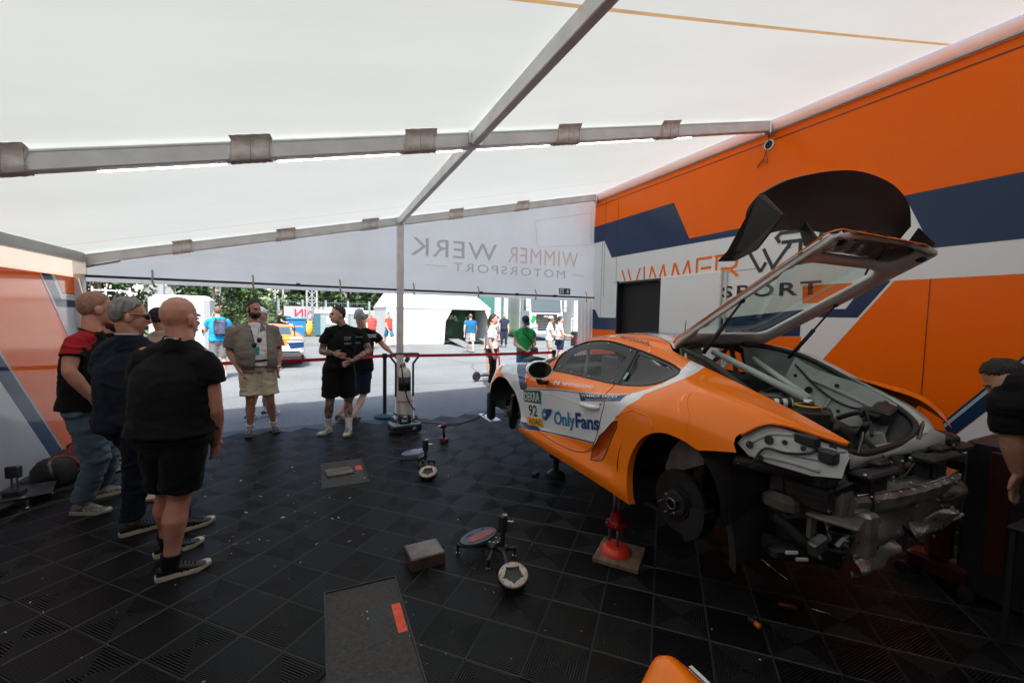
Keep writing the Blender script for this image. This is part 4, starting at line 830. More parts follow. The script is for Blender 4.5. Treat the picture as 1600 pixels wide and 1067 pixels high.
# boot opening: seal, pale surround on the far side, inner walls, cross braces
RS = [V(q) for q in ((2.98, 2.16, 1.515), (3.2, 2.10, 1.495), (3.255, 1.854, 1.435), (3.275, 1.532, 1.285), (3.25, 1.32, 1.19), (3.20, 1.20, 1.115))]
loop = [mirx(q) for q in RS] + [V(q) for q in ((2.36, 1.15, 1.065), (2.5, 1.135, 1.035), (2.75, 1.15, 1.025), (3.0, 1.165, 1.032), (3.12, 1.17, 1.06))] + RS[::-1]
loop = smooth_path(loop, 5); b = MB(); b.tube(loop, .019, 8); b.build('boot_seal', m_cblk, car, True)
m_pale = mat('pale_green_white_paint', (.56, .66, .64), .3, coat=.5)
for sd_ in (1, -1):
    fl = (lambda q: q) if sd_ > 0 else mirx; b = MB(); a_ = smooth_path([fl(q) for q in RS[1:] + [V((3.10, 1.14, 1.06))]], 5); w_ = len(a_); X1 = V((sd_, 0, 0)); vs = []
    for k, q in enumerate(a_): f = k / (w_ - 1); vs += [q + X1 * .012 + V((0, -.004, .010)), q + X1 * (.035 + .02 * f) + V((0, -.01 * f, .020)), q + X1 * (.075 + .07 * f) + V((0, -.02 * f, .012)), q + X1 * (.085 + .08 * f) + V((0, -.02 * f, -.03))]
    if sd_ > 0: b.add(vs, [(4 * k + c, 4 * k + c + 1, 4 * k + 5 + c, 4 * k + 4 + c) for k in range(w_ - 1) for c in range(3)]); b.build('opening_surround', m_pale, car, True)
q = len(loop); low = [p.lerp(V((CX, 1.62, p.z)), .16) + V((0, 0, -.42 if p.y > 1.3 else -.26)) for p in loop]
b = MB(); b.add(loop + low, [(i, i + 1, q + i + 1, q + i) for i in range(q - 1)]); b.add(low, [tuple(range(q))]); b.build('boot_well', mat('grey_bay_lining', (.13, .135, .135), .45, .1, .55, 4, .25, 10, detail=6), car, True)
b = MB(); vs = []
for i in range(9):
    for j in range(7): u, v = i / 8, j / 6; vs.append((3.235 - .22 * v - .05 * sin(pi * u) * v, 1.30 + .62 * u, 1.20 + .24 * u - .36 * v + .02 * sin(6 * u + 4 * v)))
b.add(vs, [(i * 7 + j, i * 7 + j + 1, i * 7 + 8 + j, i * 7 + 7 + j) for i in range(8) for j in range(6)]); iw = b.build('inner_wing_panel', m_cshell, car, True)
def iwp(u, v, o=.010): return V((3.235 - .22 * v - .05 * sin(pi * u) * v - o, 1.30 + .62 * u, 1.20 + .24 * u - .36 * v + .02 * sin(6 * u + 4 * v)))
for pts in (((.1, .25), (.4, .2), (.8, .22)), ((.15, .5), (.35, .62), (.6, .58), (.85, .5)), ((.3, .8), (.55, .85), (.8, .78)), ((.5, .3), (.52, .5), (.45, .75))):
    b = MB(); b.tube(smooth_path([iwp(*q) for q in pts], 6), .011, 7); b.build('pressed_rib', m_cshell, iw, True)
for u, v, r in ((.2, .38, .02), (.5, .12, .014), (.72, .40, .026), (.9, .32, .012), (.4, .45, .012), (.62, .72, .018)):
    b = MB(); b.lathe([(.0001, .0), (r, .0), (r, .004)], iwp(u, v, .014), 12, M=Matrix.Rotation(R_(-75), 3, 'Y')); b.build('panel_hole', m_dark, iw)
b = MB(); b.tube(smooth_path([iwp(.05, .15, .02), iwp(.3, .33, .03), iwp(.6, .28, .02), iwp(.95, .12, .02)], 7), .008, 6); b.build('wiring_loom', m_cblk, iw, True)
b = MB(); b.bbox(V((CX, 1.88, 1.12)), (.86, .40, .10), .03); b.bbox(V((CX, 2.04, 1.22)), (.95, .10, .16), .02); b.build('engine_cover', m_cblk, car)
br = MB(); br.tube([V((2.52, 2.05, 1.475)), V((2.44, 1.37, 1.275))], .022, 10); br.tube([V((2.98, 2.07, 1.41)), V((2.50, 1.39, 1.265))], .020, 10); br.tube([V((2.36, 2.03, 1.44)), V((2.40, 1.98, 1.25))], .022, 10); br.tube([V((2.40, 1.96, 1.28)), V((2.75, 2.1, 1.42))], .018, 10)
br.build('cross_brace', mat('pale_grey_brace_paint', (.48, .53, .51), .35), car, True)
tw = MB(); tw.lathe([(.11, -.10), (.105, 0), (.06, .012), (.05, .03), (.0001, .034)], V((2.43, 1.36, 1.215)), 20); tw.build('strut_tower', m_cblk, car, True, 40)
b = MB(); b.lathe([(.058, .012), (.066, .018), (.058, .024), (.050, .018)], V((2.43, 1.36, 1.225)), 20); b.build('yellow_ring', mat('yellow_ring_paint', (.70, .42, .02), .4), car, True)
b = MB(); b.lathe([(.0001, .06), (.024, .058), (.028, .045), (.028, .03)], V((2.43, 1.36, 1.22)), 14); b.build('damper_top', m_steel, car, True)
b = MB(); b.tube([V((2.30, 1.50, 1.235)), V((2.40, 1.43, 1.245))], .028, 10); hose = b.build('striped_hose', m_cwh, car, True)
for f in (.15, .5, .85):
    p = V((2.30, 1.50, 1.235)).lerp(V((2.40, 1.43, 1.245)), f); b = MB(); b.tube([p - V((.008, -.006, 0)), p + V((.008, -.006, 0))], .030, 10); b.build('hose_band', m_cblk, hose)
b = MB(); b.tube(smooth_path([V((2.55, 1.34, 1.16)), V((2.63, 1.25, 1.10)), V((2.70, 1.16, 1.0)), V((2.74, 1.14, .92))], 5), .030, 8); b.tube(smooth_path([V((2.45, 1.25, 1.15)), V((2.52, 1.2, 1.08)), V((2.50, 1.16, .95))], 5), .035, 8); b.build('coolant_hose', m_cblk, car, True)
b = MB(); b.bbox(V((2.36, 1.33, 1.17)), (.22, .06, .025), .006, M=Matrix.Rotation(R_(25), 3, 'Z')); b.build('white_bracket', m_cshell, car)
for x in (2.42, 3.02):
    b = MB(); b.tube([V((x, 1.11, 1.06)), V((x + .01, 1.10, 1.15))], .010, 8); b.tube([V((x + .01, 1.10, 1.15)), V((x + .012, 1.10, 1.165))], .006, 8); b.build('locating_pin', m_steel, car)
b = MB(); A_ = [car_pt(2.92, t, 0, -1) for t in (4.3, 4.7, 5.0, 5.4, 5.9, 6.4)]; tip = V((3.47, 1.125, 1.075)); vs = []
for k in range(9):
    f = k / 8; vs += [q.lerp(tip, f) + V((.03 * sin(pi * f), 0, .035 * sin(pi * f) * (1 if i_ > 0 else 0))) for i_, q in enumerate(A_)]
b.add(vs, [(6 * k + c, 6 * k + c + 1, 6 * k + 7 + c, 6 * k + 6 + c) for k in range(8) for c in range(5)]); b.build('fender_tail', m_cor, car, True)
# lamp recess: bare white inner panel with holes, cable
LP = [(2.90, 3.95), (2.92, 4.3), (3.0, 4.75), (3.10, 4.98), (3.19, 5.18), (3.27, 5.42), (3.30, 4.9), (3.31, 4.15), (3.22, 3.85), (3.05, 3.72), (2.96, 3.72)]
lr = panel('lamp_recess', LP, m_cshell, off=-.035, thick=.004)
for l, t, r in ((2.96, 4.05, .018), (3.03, 4.35, .022), (3.09, 4.45, .012), (3.16, 4.5, .012), (3.12, 4.9, .014), (3.2, 4.6, .010), (3.24, 5.0, .016), (3.02, 3.8, .012)):
    p = car_pt(l, t, -.029); b = MB(); b.lathe([(.0001, .0), (r, .0), (r, .004)], p, 12, M=Matrix.Rotation(R_(-80), 3, 'Y')); b.build('panel_hole', m_dark, lr)
b = MB(); b.tube(smooth_path([car_pt(3.0, 3.6, -.01), car_pt(3.03, 4.1, -.02), car_pt(3.12, 4.2, -.01), car_pt(3.20, 4.5, -.02), car_pt(3.16, 4.9, -.02)], 5), .006, 6); b.build('lamp_cable', m_cblk, lr, True)
for pts in (((2.95, 4.05), (3.02, 4.5), (3.10, 4.75)), ((3.02, 3.85), (3.12, 4.0), (3.24, 4.1)), ((3.06, 4.2), (3.16, 4.3), (3.27, 4.5)), ((3.18, 4.75), (3.25, 4.9), (3.27, 5.2))):
    b = MB(); b.tube(smooth_path([car_pt(l, t, -.034) for l, t in pts], 5), .010, 7); b.build('pressed_rib', m_cshell, lr, True)
b = MB(); b.bbox(car_pt(3.25, 4.55, -.02), (.05, .07, .06), .01); b.build('lamp_socket', m_cblk, lr)
b = MB(); b.bbox(car_pt(3.16, 4.75, -.02), (.04, .10, .05), .008); b.build('lamp_plug', m_cblk, lr)
line_on([(2.92, 4.2), (3.0, 4.7), (3.1, 4.93), (3.2, 5.15), (3.27, 5.4)], .010, m_cor, 'recess_edge', off=-.008)
# black carrier band under the recess, vent box, chassis leg
b = MB(); b.tube(smooth_path([V((1.93, 1.42, .985)), V((1.99, 1.30, .985)), V((2.08, 1.17, .975)), V((2.22, 1.09, .985))], 5), .034, 8, ry=.022); b.build('bumper_carrier', m_cblk, car, True)
b = MB(); b.bbox(V((2.16, 1.13, .985)), (.12, .10, .13), .02); b.build('lamp_bracket', m_cblk, car)
b = MB(); b.bbox(V((2.17, 1.19, .86)), (.06, .21, .135), .02, M=Matrix.Rotation(R_(16), 3, 'Z')); vb = b.build('vent_box', m_cblk, car)
for k in range(4):
    b = MB(); b.box(V((2.137, 1.18, .815 + .03 * k)), (.012, .18, .008), M=Matrix.Rotation(R_(16), 3, 'Z')); b.build('vent_slat', m_cblk, vb)
b = MB(); b.prism([(1.42, .62), (1.40, .95), (1.10, .98), (1.06, .88), (1.07, .76), (1.16, .74)], 'x', 2.22, 2.30); b.bbox(V((2.24, 1.10, .775)), (.20, .20, .02), .008, M=Matrix.Rotation(R_(16), 3, 'Z')); b.build('chassis_leg', mat('grimy_white_leg', (.13, .127, .12), .5, .1, .5, 7, .15, 14, detail=6), car)
# rear cross panel, lamp carriers, crash beam, foil shields
b = MB(); n = 20; vs = []
for i in range(n + 1):
    x = 2.27 + .96 * i / n; y = 1.085 + .06 * sin(pi * i / n)
    e = .05 * (abs(2 * i / n - 1)) ** 3; vs += [(x, y + .045, 1.045 + e - .012 * sin(pi * i / n)), (x, y - .012, 1.025 + e - .012 * sin(pi * i / n)), (x, y - .015, .985 + .5 * e), (x, y + .06, .94)]
b.add(vs, [(i * 4 + k, i * 4 + k + 1, i * 4 + 5 + k, i * 4 + 4 + k) for i in range(n) for k in range(3)]); b.build('rear_cross_panel', m_cshell, car, True)
b = MB(); b.box(V((CX, 1.22, .80)), (1.0, .02, .40)); b.build('rear_bulkhead', m_cshell, car)
for x in (2.58, 2.78, 2.9):
    b = MB(); b.lathe([(.0001, 0), (.045, 0), (.045, .01)], V((x, 1.205, .87)), 14, M=Matrix.Rotation(R_(90), 3, 'X')); b.build('bulkhead_hole', m_dark, car)
for x, dx in ((2.46, .22), (3.08, .24)):
    b = MB(); b.bbox(V((x, 1.10, .90)), (dx, .12, .20), .02); b.bbox(V((x - .03, 1.04, .985)), (dx + .08, .10, .03), .01); b.bbox(V((x + .05, 1.06, 1.01)), (.12, .06, .04), .012); b.tube([V((x - .08, 1.03, .96)), V((x - .06, 1.03, .78))], .012, 6); b.build('lamp_carrier', m_cblk, car)
for k, x in enumerate((2.66, 2.74, 2.82, 2.90)):
    b = MB(); b.bbox(V((x, 1.15, .95)), (.055, .05, .07 + .02 * (k % 2)), .012); b.build('alloy_clip', m_cast, car)
b = MB(); n = 24; vs = []
for i in range(n + 1):
    x = 2.28 + 1.10 * i / n; y = 1.055 - .035 * sin(pi * i / n); w = .004 * sin(i * 1.9)
    for dy, dz in ((.08, .055), (-.005, .048), (-.02, .02), (-.012, -.03), (.01, -.055), (.08, -.06)): vs.append((x, y + dy + w, .835 + dz - .03 * (x - 2.28) + .002 * sin(3 * i)))
b.add(vs, [(i * 6 + k, i * 6 + k + 1, i * 6 + 7 + k, i * 6 + 6 + k) for i in range(n) for k in range(5)] + [tuple(range(6)), tuple(range(n * 6 + 5, n * 6 - 1, -1))]); cb = b.build('crash_beam', mat('scuffed_alloy_beam', (.58, .55, .53), .32, .85, .4, 7, .3, 26), car, True, 30)
b = MB(); b.tube([V((2.30 + 1.06 * k / 12, 1.046 - .035 * sin(pi * k / 12), .886 - .0025 * k)) for k in range(13)], .006, 6); b.build('beam_highlight', m_steel, cb, True)  # bright steel strip added as the highlight line along the beam top
for i in range(9):
    b = MB(); b.lathe([(.0001, .004), (.009, .003), (.010, 0)], V((2.36 + .115 * i, 1.025 - .03 * sin(pi * (i + 1) / 10), .885 - .0035 * i)), 8); b.build('beam_rivet', m_steel, cb)
b = MB(); b.tube(smooth_path([V((2.40, 1.14, .86)), V((2.6, 1.12, .90)), V((2.85, 1.11, .92)), V((3.0, 1.12, .93))], 6), .012, 8); b.build('tan_pipe', mat('tan_coated_pipe', (.25, .17, .11), .5, .2), car, True)
random.seed(4)
def foil(name, c, d, seed, m=None):
    r = random.Random(seed); b = MB(); nx, nz = 22, 10; vs = []
    for j in range(nz + 1):
        for i in range(nx + 1):
            u, v = i / nx, j / nz; bul = sin(pi * v) * .6 + .25 * sin(2 * pi * v + u * 3); vs.append((c[0] + (u - .5) * d[0], c[1] - d[1] * bul * (.8 + .3 * sin(u * 9)) + r.uniform(-.003, .003), c[2] + (v - .5) * d[2] * (1 - .12 * sin(u * 7)) + r.uniform(-.003, .003)))
    b.add(vs, [(j * (nx + 1) + i, j * (nx + 1) + i + 1, (j + 1) * (nx + 1) + i + 1, (j + 1) * (nx + 1) + i) for j in range(nz) for i in range(nx)]); return b.build(name, m or m_foil, car, True)
m_foil_d = mat('sooty_heat_foil', (.30, .285, .27), .40, .7, .5, 6, .5, 12)
foil('heat_shield', (2.88, 1.06, .69), (1.06, .07, .24), 3, m_foil_d); foil('heat_shield', (2.48, 1.05, .545), (.36, .07, .12), 9); foil('heat_shield', (3.02, 1.03, .625), (.50, .05, .10), 12); foil('heat_shield', (2.28, 1.12, .70), (.20, .05, .12), 15)
b = MB(); b.bbox(V((2.37, 1.05, .69)), (.10, .10, .22), .015); b.build('beam_mount', m_foil_d, car)
b = MB(); b.tube(smooth_path([V((2.05, 1.28, .74)), V((2.15, 1.16, .62)), V((2.3, 1.12, .55))], 6), .028, 10); b.tube([V((2.03, 1.30, .60)), V((2.35, 1.13, .50))], .035, 8); b.bbox(V((2.16, 1.22, .56)), (.30, .10, .07), .02, M=Matrix.Rotation(R_(-25), 3, 'Z')); b.build('lower_arm', m_cblk, car, True, 40)
b = MB(); b.bbox(V((2.09, 1.27, .80)), (.10, .16, .10), .03); b.build('gearbox_end', mat('dusty_cast_housing', (.12, .105, .09), .55, .5, .4, 9), car)
for p, s in (((2.07, 1.19, .585), 5), ((2.12, 1.17, .55), 6)):
    b = MB(); b.bbox(V(p), (.06, .01, .018), .003, M=Matrix.Rotation(R_(-25), 3, 'Z')); b.build('cable_label', m_stw, car)
b = MB(); b.tube([V((2.30, 1.08, .80)), V((2.31, 1.08, .60))], .012, 8); b.build('steel_rod', m_cast, car)
# black plastic liner behind the rear wheel
b = MB(); n = 12; vs = []
for i in range(n + 1):
    f = i / n; a = R_(8 + 62 * f); y = 1.795 - .385 * cos(R_(62 - 62 * f)) - .03; z = .63 + .40 * sin(R_(62 - 88 * f))
    vs += [(1.885, y, z), (1.87, y - .05, z - .01), (2.20, y - .04, z + .01)]
b.add(vs, [(i * 3 + k, i * 3 + k + 1, i * 3 + 4 + k, i * 3 + 3 + k) for i in range(n) for k in (0,)] + [(i * 3, i * 3 + 3, i * 3 + 5, i * 3 + 2) for i in range(n)]); b.build('wheel_arch_liner', m_cblk, car, True, 40)
for x, y, z in ((1.92, 1.38, .985), (1.95, 1.33, .98), (2.0, 1.26, .985)):
    b = MB(); b.bbox(V((x, y, z)), (.02, .02, .015), .004); b.build('metal_clip', m_steel, car)
# dirty grey splash panel behind the disc
b = MB(); b.prism([(1.93, .56), (2.02, .72), (1.98, .84), (1.9, .95), (1.75, .98), (1.72, .84), (1.86, .76)], 'x', 2.08, 2.10); b.build('dust_shield', mat('dusty_grey_panel', (.20, .18, .165), .6, .2, .4, 8), car)
# far-side rear fender piece and black tail lamp housing
b = MB(); b.bbox(V((3.33, 1.13, 1.03)), (.16, .14, .07), .02); b.bbox(V((3.40, 1.09, .985)), (.20, .12, .04), .01); b.build('tail_carrier', m_cblk, car)
b = MB(); b.box(V((CX, 2.9, .46)), (1.5, 2.2, .02)); b.box(V((CX, 1.6, .62)), (.9, .8, .34)); b.build('underbody', m_cblk, car)

# clutter of the stripped tail: brackets, bolts, pipes and looms
Rg = random.Random(21)
def rr(a, b): return Rg.uniform(a, b)
m_dirtw = mat('dirty_white_metal', (.25, .25, .24), .5, .1, .5, 8, detail=6)
for k in range(34):
    p = V((rr(2.02, 3.35), rr(1.06, 1.17), rr(.50, .98))); b = MB(); M_ = Euler((rr(-.6, .6), rr(-.6, .6), rr(-.8, .8))).to_matrix()
    b.bbox(p, (rr(.03, .13), rr(.02, .05), rr(.02, .09)), .006, M=M_); b.build('bracket', Rg.choice((m_cblk, m_cblk, m_cblk, m_cblk, m_cast)), car)
for k in range(40):
    p = V((rr(2.02, 3.35), rr(1.0, 1.08), rr(.52, 1.02))); b = MB(); b.lathe([(.0001, .010), (.007, .009), (.008, .0), (.012, -.001)], p, 7, M=Matrix.Rotation(R_(80), 3, 'X')); b.build('bolt', m_steel, car)
for k in range(16):
    a = V((rr(2.05, 3.2), rr(1.05, 1.2), rr(.6, 1.0))); c = a + V((rr(-.1, .4), rr(-.04, .04), rr(-.2, .1))); m_ = a.lerp(c, .5) + V((0, rr(-.06, .0), rr(-.08, .02))); b = MB(); b.tube(smooth_path([a, m_, c], 7), rr(.005, .014), 7); b.build('loom', Rg.choice((m_cblk, m_cblk, m_cblk, m_cast)), car, True)
for k in range(26):
    p = V((rr(2.42, 3.1), rr(1.25, 2.0), rr(.96, 1.16))); b = MB(); b.bbox(p, (rr(.05, .18), rr(.05, .16), rr(.03, .12)), .012, M=Euler((rr(-.3, .3), rr(-.3, .3), rr(-.8, .8))).to_matrix()); b.build('engine_part', Rg.choice((m_cblk, m_cblk, m_cast, m_dirtw)), car)
for k in range(12):
    a = V((rr(2.4, 3.1), rr(1.2, 1.9), rr(1.02, 1.2))); c = a + V((rr(-.25, .25), rr(-.25, .25), rr(-.08, .08))); b = MB(); b.tube(smooth_path([a, a.lerp(c, .5) + V((0, 0, rr(.02, .08))), c], 7), rr(.007, .018), 7); b.build('hose', m_cblk, car, True)
for s_ in (1,):
    b = MB(); b.tube(smooth_path([V((2.5, 1.12, 1.19)), V((2.66, 1.22, 1.08)), V((2.84, 1.3, .99))], 6), .018, 8); b.build('black_stay', m_cblk, car, True)
# ------------------------------------------------------------------ stand under the sill, on its wooden board
st = base('axle_stand', 'red and steel car stand under the orange sill on a wooden board', 'car stand', (1.92, 2.29, .035))
b = MB(); b.lathe([(.108, .035), (.108, .045), (.078, .082), (.070, .085), (.0001, .085)], (1.92, 2.29, 0), 24); b.build('stand_foot', mat('bright_red_orange_paint', (.62, .035, .012), .4), st, True, 40)
for a in (0, 2.1, 4.2):
    b = MB(); b.tube([(1.92 + .05 * cos(a), 2.29 + .05 * sin(a), .10), (1.92 + .05 * cos(a), 2.29 + .05 * sin(a), .24)], .010, 8); b.build('leg', m_cast, st, True)
b = MB(); b.lathe([(.0001, .225), (.076, .225), (.080, .236), (.078, .248), (.056, .254), (.046, .27), (.046, .30), (.040, .31), (.040, .335), (.0001, .335)], (1.92, 2.29, 0), 24); b.build('collar', m_red, st, True, 40)
for dx, dy in ((-.022, 0), (.022, .01), (0, -.022)):
    b = MB(); b.tube([(1.92 + dx, 2.29 + dy, .33), (1.92 + dx, 2.29 + dy, .485)], .014, 8); b.build('post', m_cast, st, True)
b = MB(); b.bbox((1.92, 2.29, .487), (.12, .12, .012), .003); b.build('top_plate', m_cast, st)
for q in ((.085, .02), (.06, -.07)):
    b = MB(); b.lathe([(.0001, .254), (.010, .252), (.011, .245)], (1.92 - q[0] * .85, 2.29 + q[1] * .85, 0), 8); b.build('bolt_head', m_steel, st)
m_wood = mat('worn_plywood', (.17, .115, .075), .75, 0, .45, 9, .3, 40, stretch=(1, 4, 1), detail=6)
b = MB(); b.bbox((0, 0, .018), (.31, .31, .034), .005); o = b.build('wooden_board', m_wood, None); o.location = (1.94, 2.27, 0); o.rotation_euler.z = R_(38)
tag(o, 'square worn plywood board beneath the red car stand', 'board')
# stands on the far side, hardly seen
st2 = thing('axle_stand', 'dark car stand under the far sill of the orange race car', 'car stand', (3.58, 2.29, 0))
b = MB(); b.lathe([(.10, .0), (.10, .03), (.06, .06), (.03, .07), (.03, .48), (.05, .485), (.0001, .49)], n=14); b.build('post', m_cblk, st2, True, 40); b = MB(); b.lathe([(.06, .2), (.08, .21), (.08, .24), (.05, .25)], n=14); b.build('collar', m_red, st2)
st3 = thing('axle_stand', 'dark car stand under the sill by the front wheel arch', 'car stand', (2.3, 3.75, 0))
b = MB(); b.lathe([(.10, .0), (.10, .03), (.06, .06), (.03, .07), (.03, .47), (.05, .475), (.0001, .48)], n=14); b.build('post', m_cblk, st3, True, 40); b = MB(); b.lathe([(.06, .2), (.08, .21), (.08, .24), (.05, .25)], n=14); b.build('collar', m_cblk, st3)
# ------------------------------------------------------------------ workshop things on the floor
m_blued = mat('grey_blue_plate', (.05, .085, .10), .45, .3, .2, 9); m_redst = mat('dull_red_inlay', (.28, .045, .05), .5, 0, .2, 12); m_ringc = mat('worn_cream_ring', (.42, .35, .29), .5, .3, .2, 18, .1, 60); m_lil = mat('lilac_blue_plate', (.22, .25, .36), .3, .4, .2, 6)
def gauge(label, c_ring, c_oval, c_tow, zr, s, mo, ms, legs):
    """wheel-alignment hub stand: ring, oval plate, upright block, legs"""
    g = base('alignment_stand', label, 'workshop tool', (c_tow[0], c_tow[1], 0), 'wheel alignment stands on the floor')
    R = V((c_ring[0], c_ring[1], zr)); tilt = Matrix.Rotation(R_(16), 3, 'X') @ Matrix.Rotation(R_(-8), 3, 'Y')
    b = MB(); n = 40; vs = []
    def rin(k):
        a = (k / n * 5) % 1; return .052 + .018 * max(0, 1 - abs(a - .5) * 5)
    for k in range(n):
        t = 2 * pi * k / n; vs += [R + tilt @ V((r * cos(t) * s, r * sin(t) * s, z)) for r, z in ((.090, -.008), (.092, 0), (.088, .006), (rin(k), .006), (rin(k), -.012))]
    b.add(vs, [(i * 5 + j, i * 5 + j + 1, ((i + 1) % n) * 5 + j + 1, ((i + 1) % n) * 5 + j) for i in range(n) for j in range(4)]); rg = b.build('ring', m_ringc, g, True, 30)
    b = MB(); b.lathe([(.094 * s, -.008), (.092 * s, -.045), (.070 * s, -.07), (.035 * s, -.075), (.035 * s, -.06), (.050 * s, -.05), (.052 * s, -.01)], R, 24, M=tilt); b.build('hub_cup', m_cblk, g, True, 40)
    for k in range(10):
        t = 2 * pi * (k + .5) / 10; b = MB(); b.lathe([(.0001, .008), (.004, .0075), (.0045, .005)], R + tilt @ V((.080 * s * cos(t), .080 * s * sin(t), 0)), 6, M=tilt); b.build('ring_screw', m_cblk, rg)
    O_ = V((c_oval[0], c_oval[1], .095)); a0 = R_(20); q = Matrix.Rotation(a0, 3, 'Z')
    def oval(rx, ry, z0, z1, m, nm, par, off=(0, 0)):
        b = MB(); n = 28; b.prism([((rx * cos(2 * pi * k / n) + off[0]), (ry * sin(2 * pi * k / n)) + off[1]) for k in range(n)], 'z', z0, z1); b.v = [tuple(q @ V(p) + O_) for p in b.v]; return b.build(nm, m, par)
    pl = oval(.155 * s, .085 * s, 0, .018, mo, 'oval_plate', g); oval(.125 * s, .040 * s, .018, .021, ms, 'inlay', pl, (.01, -.015))
    for dy in (.0, -.028):
        b = MB(); b.box((.01, dy - .002, .0225), (.20 * s, .004, .002)); b.v = [tuple(q @ V(p) + O_) for p in b.v]; b.build('inlay_line', m_ringc, pl)
    for c_, d_ in (((-.05, .045, .019), (.07, .012, .003)), ((.08, .05, .019), (.03, .01, .003))): b = MB(); b.box(c_, d_); b.v = [tuple(q @ V(p) + O_) for p in b.v]; b.build('slot', m_cblk, pl)
    T = V((c_tow[0], c_tow[1], 0)); b = MB(); b.bbox(T + V((0, 0, .235)), (.050, .050, .125), .006, rz=.5); b.bbox(T + V((0, 0, .13)), (.028, .028, .14), .004, rz=.5); b.build('upright', m_cblk, g)
    b = MB(); b.lathe([(.012, .298), (.018, .299), (.018, .302), (.012, .302), (.012, .298)], T + V((.012, -.005, 0)), 14); b.tube([T + V((.03, -.01, .25)), T + V((.06, -.02, .245))], .007, 8); b.lathe([(.0001, .01), (.013, .008), (.014, 0), (.0001, -.002)], T + V((.062, -.021, .245)), 12, M=Matrix.Rotation(R_(90), 3, 'Y')); b.build('clamp_screw', m_steel, g, True, 40)
    B0 = T.lerp(O_, .35); B0.z = .07; b = MB(); b.bbox(B0, (.11, .09, .05), .01, rz=.3); b.bbox(T + V((0, 0, .055)), (.08, .08, .04), .01, rz=.4)
    d = (R - T); d.z = 0; b.tube([T + V((0, 0, .055)), T + d * .35 + V((0, 0, .055)), T + d * .62 + V((0, 0, .045))], .018, 8); b.build('carrier', m_cblk, g)
    for k, (x, y) in enumerate(legs):
        b = MB(); p = V((x, y, 0)); j = p.lerp(B0, .25); b.tube([p + V((0, 0, .012)), p + V((0, 0, .075))], .010, 8); b.bbox(p.lerp(B0, .4) + V((0, 0, .03)), ((p - B0).length * .8, .022, .022), .004, rz=atan2((p - B0).y, (p - B0).x)); lg = b.build('leg', m_cblk, g); b = MB(); b.lathe([(.0001, .002), (.014, .003), (.014, .012), (.006, .014), (.006, .022)], p, 10); b.build('levelling_foot', m_steel, lg, True, 40)
    for k in range(7):
        a = k * 1.7; b = MB(); b.lathe([(.0001, .013), (.007, .012), (.008, 0)], B0 + V((.05 * cos(a) * (1 - .1 * k), .042 * sin(a), .025)), 8); b.build('socket_screw', m_steel, g, True, 40)
gauge('alignment stand with dull red inlay on its oval plate, beside the rusty block', (1.088, 2.245), (1.045, 2.74), (1.175, 2.61), .10, 1.0, m_blued, m_redst, ((.895, 2.76), (1.023, 2.50), (1.252, 2.57)))
gauge('smaller looking alignment stand with pale lilac plate, farther from the camera', (1.019, 4.165), (1.00, 4.755), (1.085, 4.56), .085, 1.0, m_lil, mat('pink_inlay', (.40, .20, .28), .35, .3), ((.845, 4.69), (.983, 4.39), (1.176, 4.51)))
# blocks
m_rust = mat('rust_brown_steel_block', (.105, .075, .055), .45, .45, .5, 8, .15, 40, detail=6); m_rustt = mat('scuffed_block_top', (.17, .14, .12), .42, .5, .55, 6, .1, 50, detail=6)
b = MB(); b.bbox((0, 0, .045), (.235, .20, .09), .006); o = b.build('steel_block', m_rust); o.location = (.655, 2.765, 0); o.rotation_euler.z = R_(3); tag(o, 'rust brown rectangular block on the tiles beside the red inlaid stand', 'block')
t = MB(); t.box((0, 0, .0905), (.215, .18, .001)); q = t.build('scuffed_top', m_rustt, o)
b = MB(); b.bbox((0, 0, .012), (.26, .20, .024), .004); o = b.build('steel_plate', m_plate); o.location = (.20, 4.72, -.0085); o.rotation_euler.z = R_(6); tag(o, 'dark scuffed steel plate lying in the small floor cut-out', 'plate')
b = MB(); b.bbox((0, 0, .012), (.11, .16, .024), .003); o = b.build('wood_offcut', mat('pale_chipboard', (.36, .27, .21), .8, 0, .3, 40)); o.location = (-1.36, 4.68, 0); o.rotation_euler.z = R_(-14); tag(o, 'pale chipboard offcut on the floor between the men at left', 'board')
# cordless drill standing on its battery
d = base('cordless_drill', 'dark red cordless drill standing on its battery on the tiles', 'drill', (1.517, 5.33, 0)); m_dred = mat('maroon_tool_plastic', (.10, .018, .022), .4, 0, .1, 20)
b = MB(); b.bbox((1.517, 5.33, .032), (.075, .115, .06), .010, rz=.5); b.build('battery', m_dred, d)
b = MB(); b.tube([(1.517, 5.33, .06), (1.515, 5.335, .12), (1.512, 5.34, .19)], [.020, .017, .021], 10); b.build('grip', m_cblk, d, True)
b = MB(); b.tube([(1.55, 5.35, .222), (1.52, 5.34, .225), (1.49, 5.325, .225), (1.47, 5.315, .225)], [.026, .034, .033, .024], 12); b.build('motor_housing', m_dred, d, True)
b = MB(); b.tube([(1.47, 5.315, .225), (1.45, 5.305, .225), (1.43, 5.295, .225)], [.022, .017, .011], 10); b.tube([(1.43, 5.295, .225), (1.405, 5.283, .225)], .005, 6); b.build('chuck', m_steel, d, True)
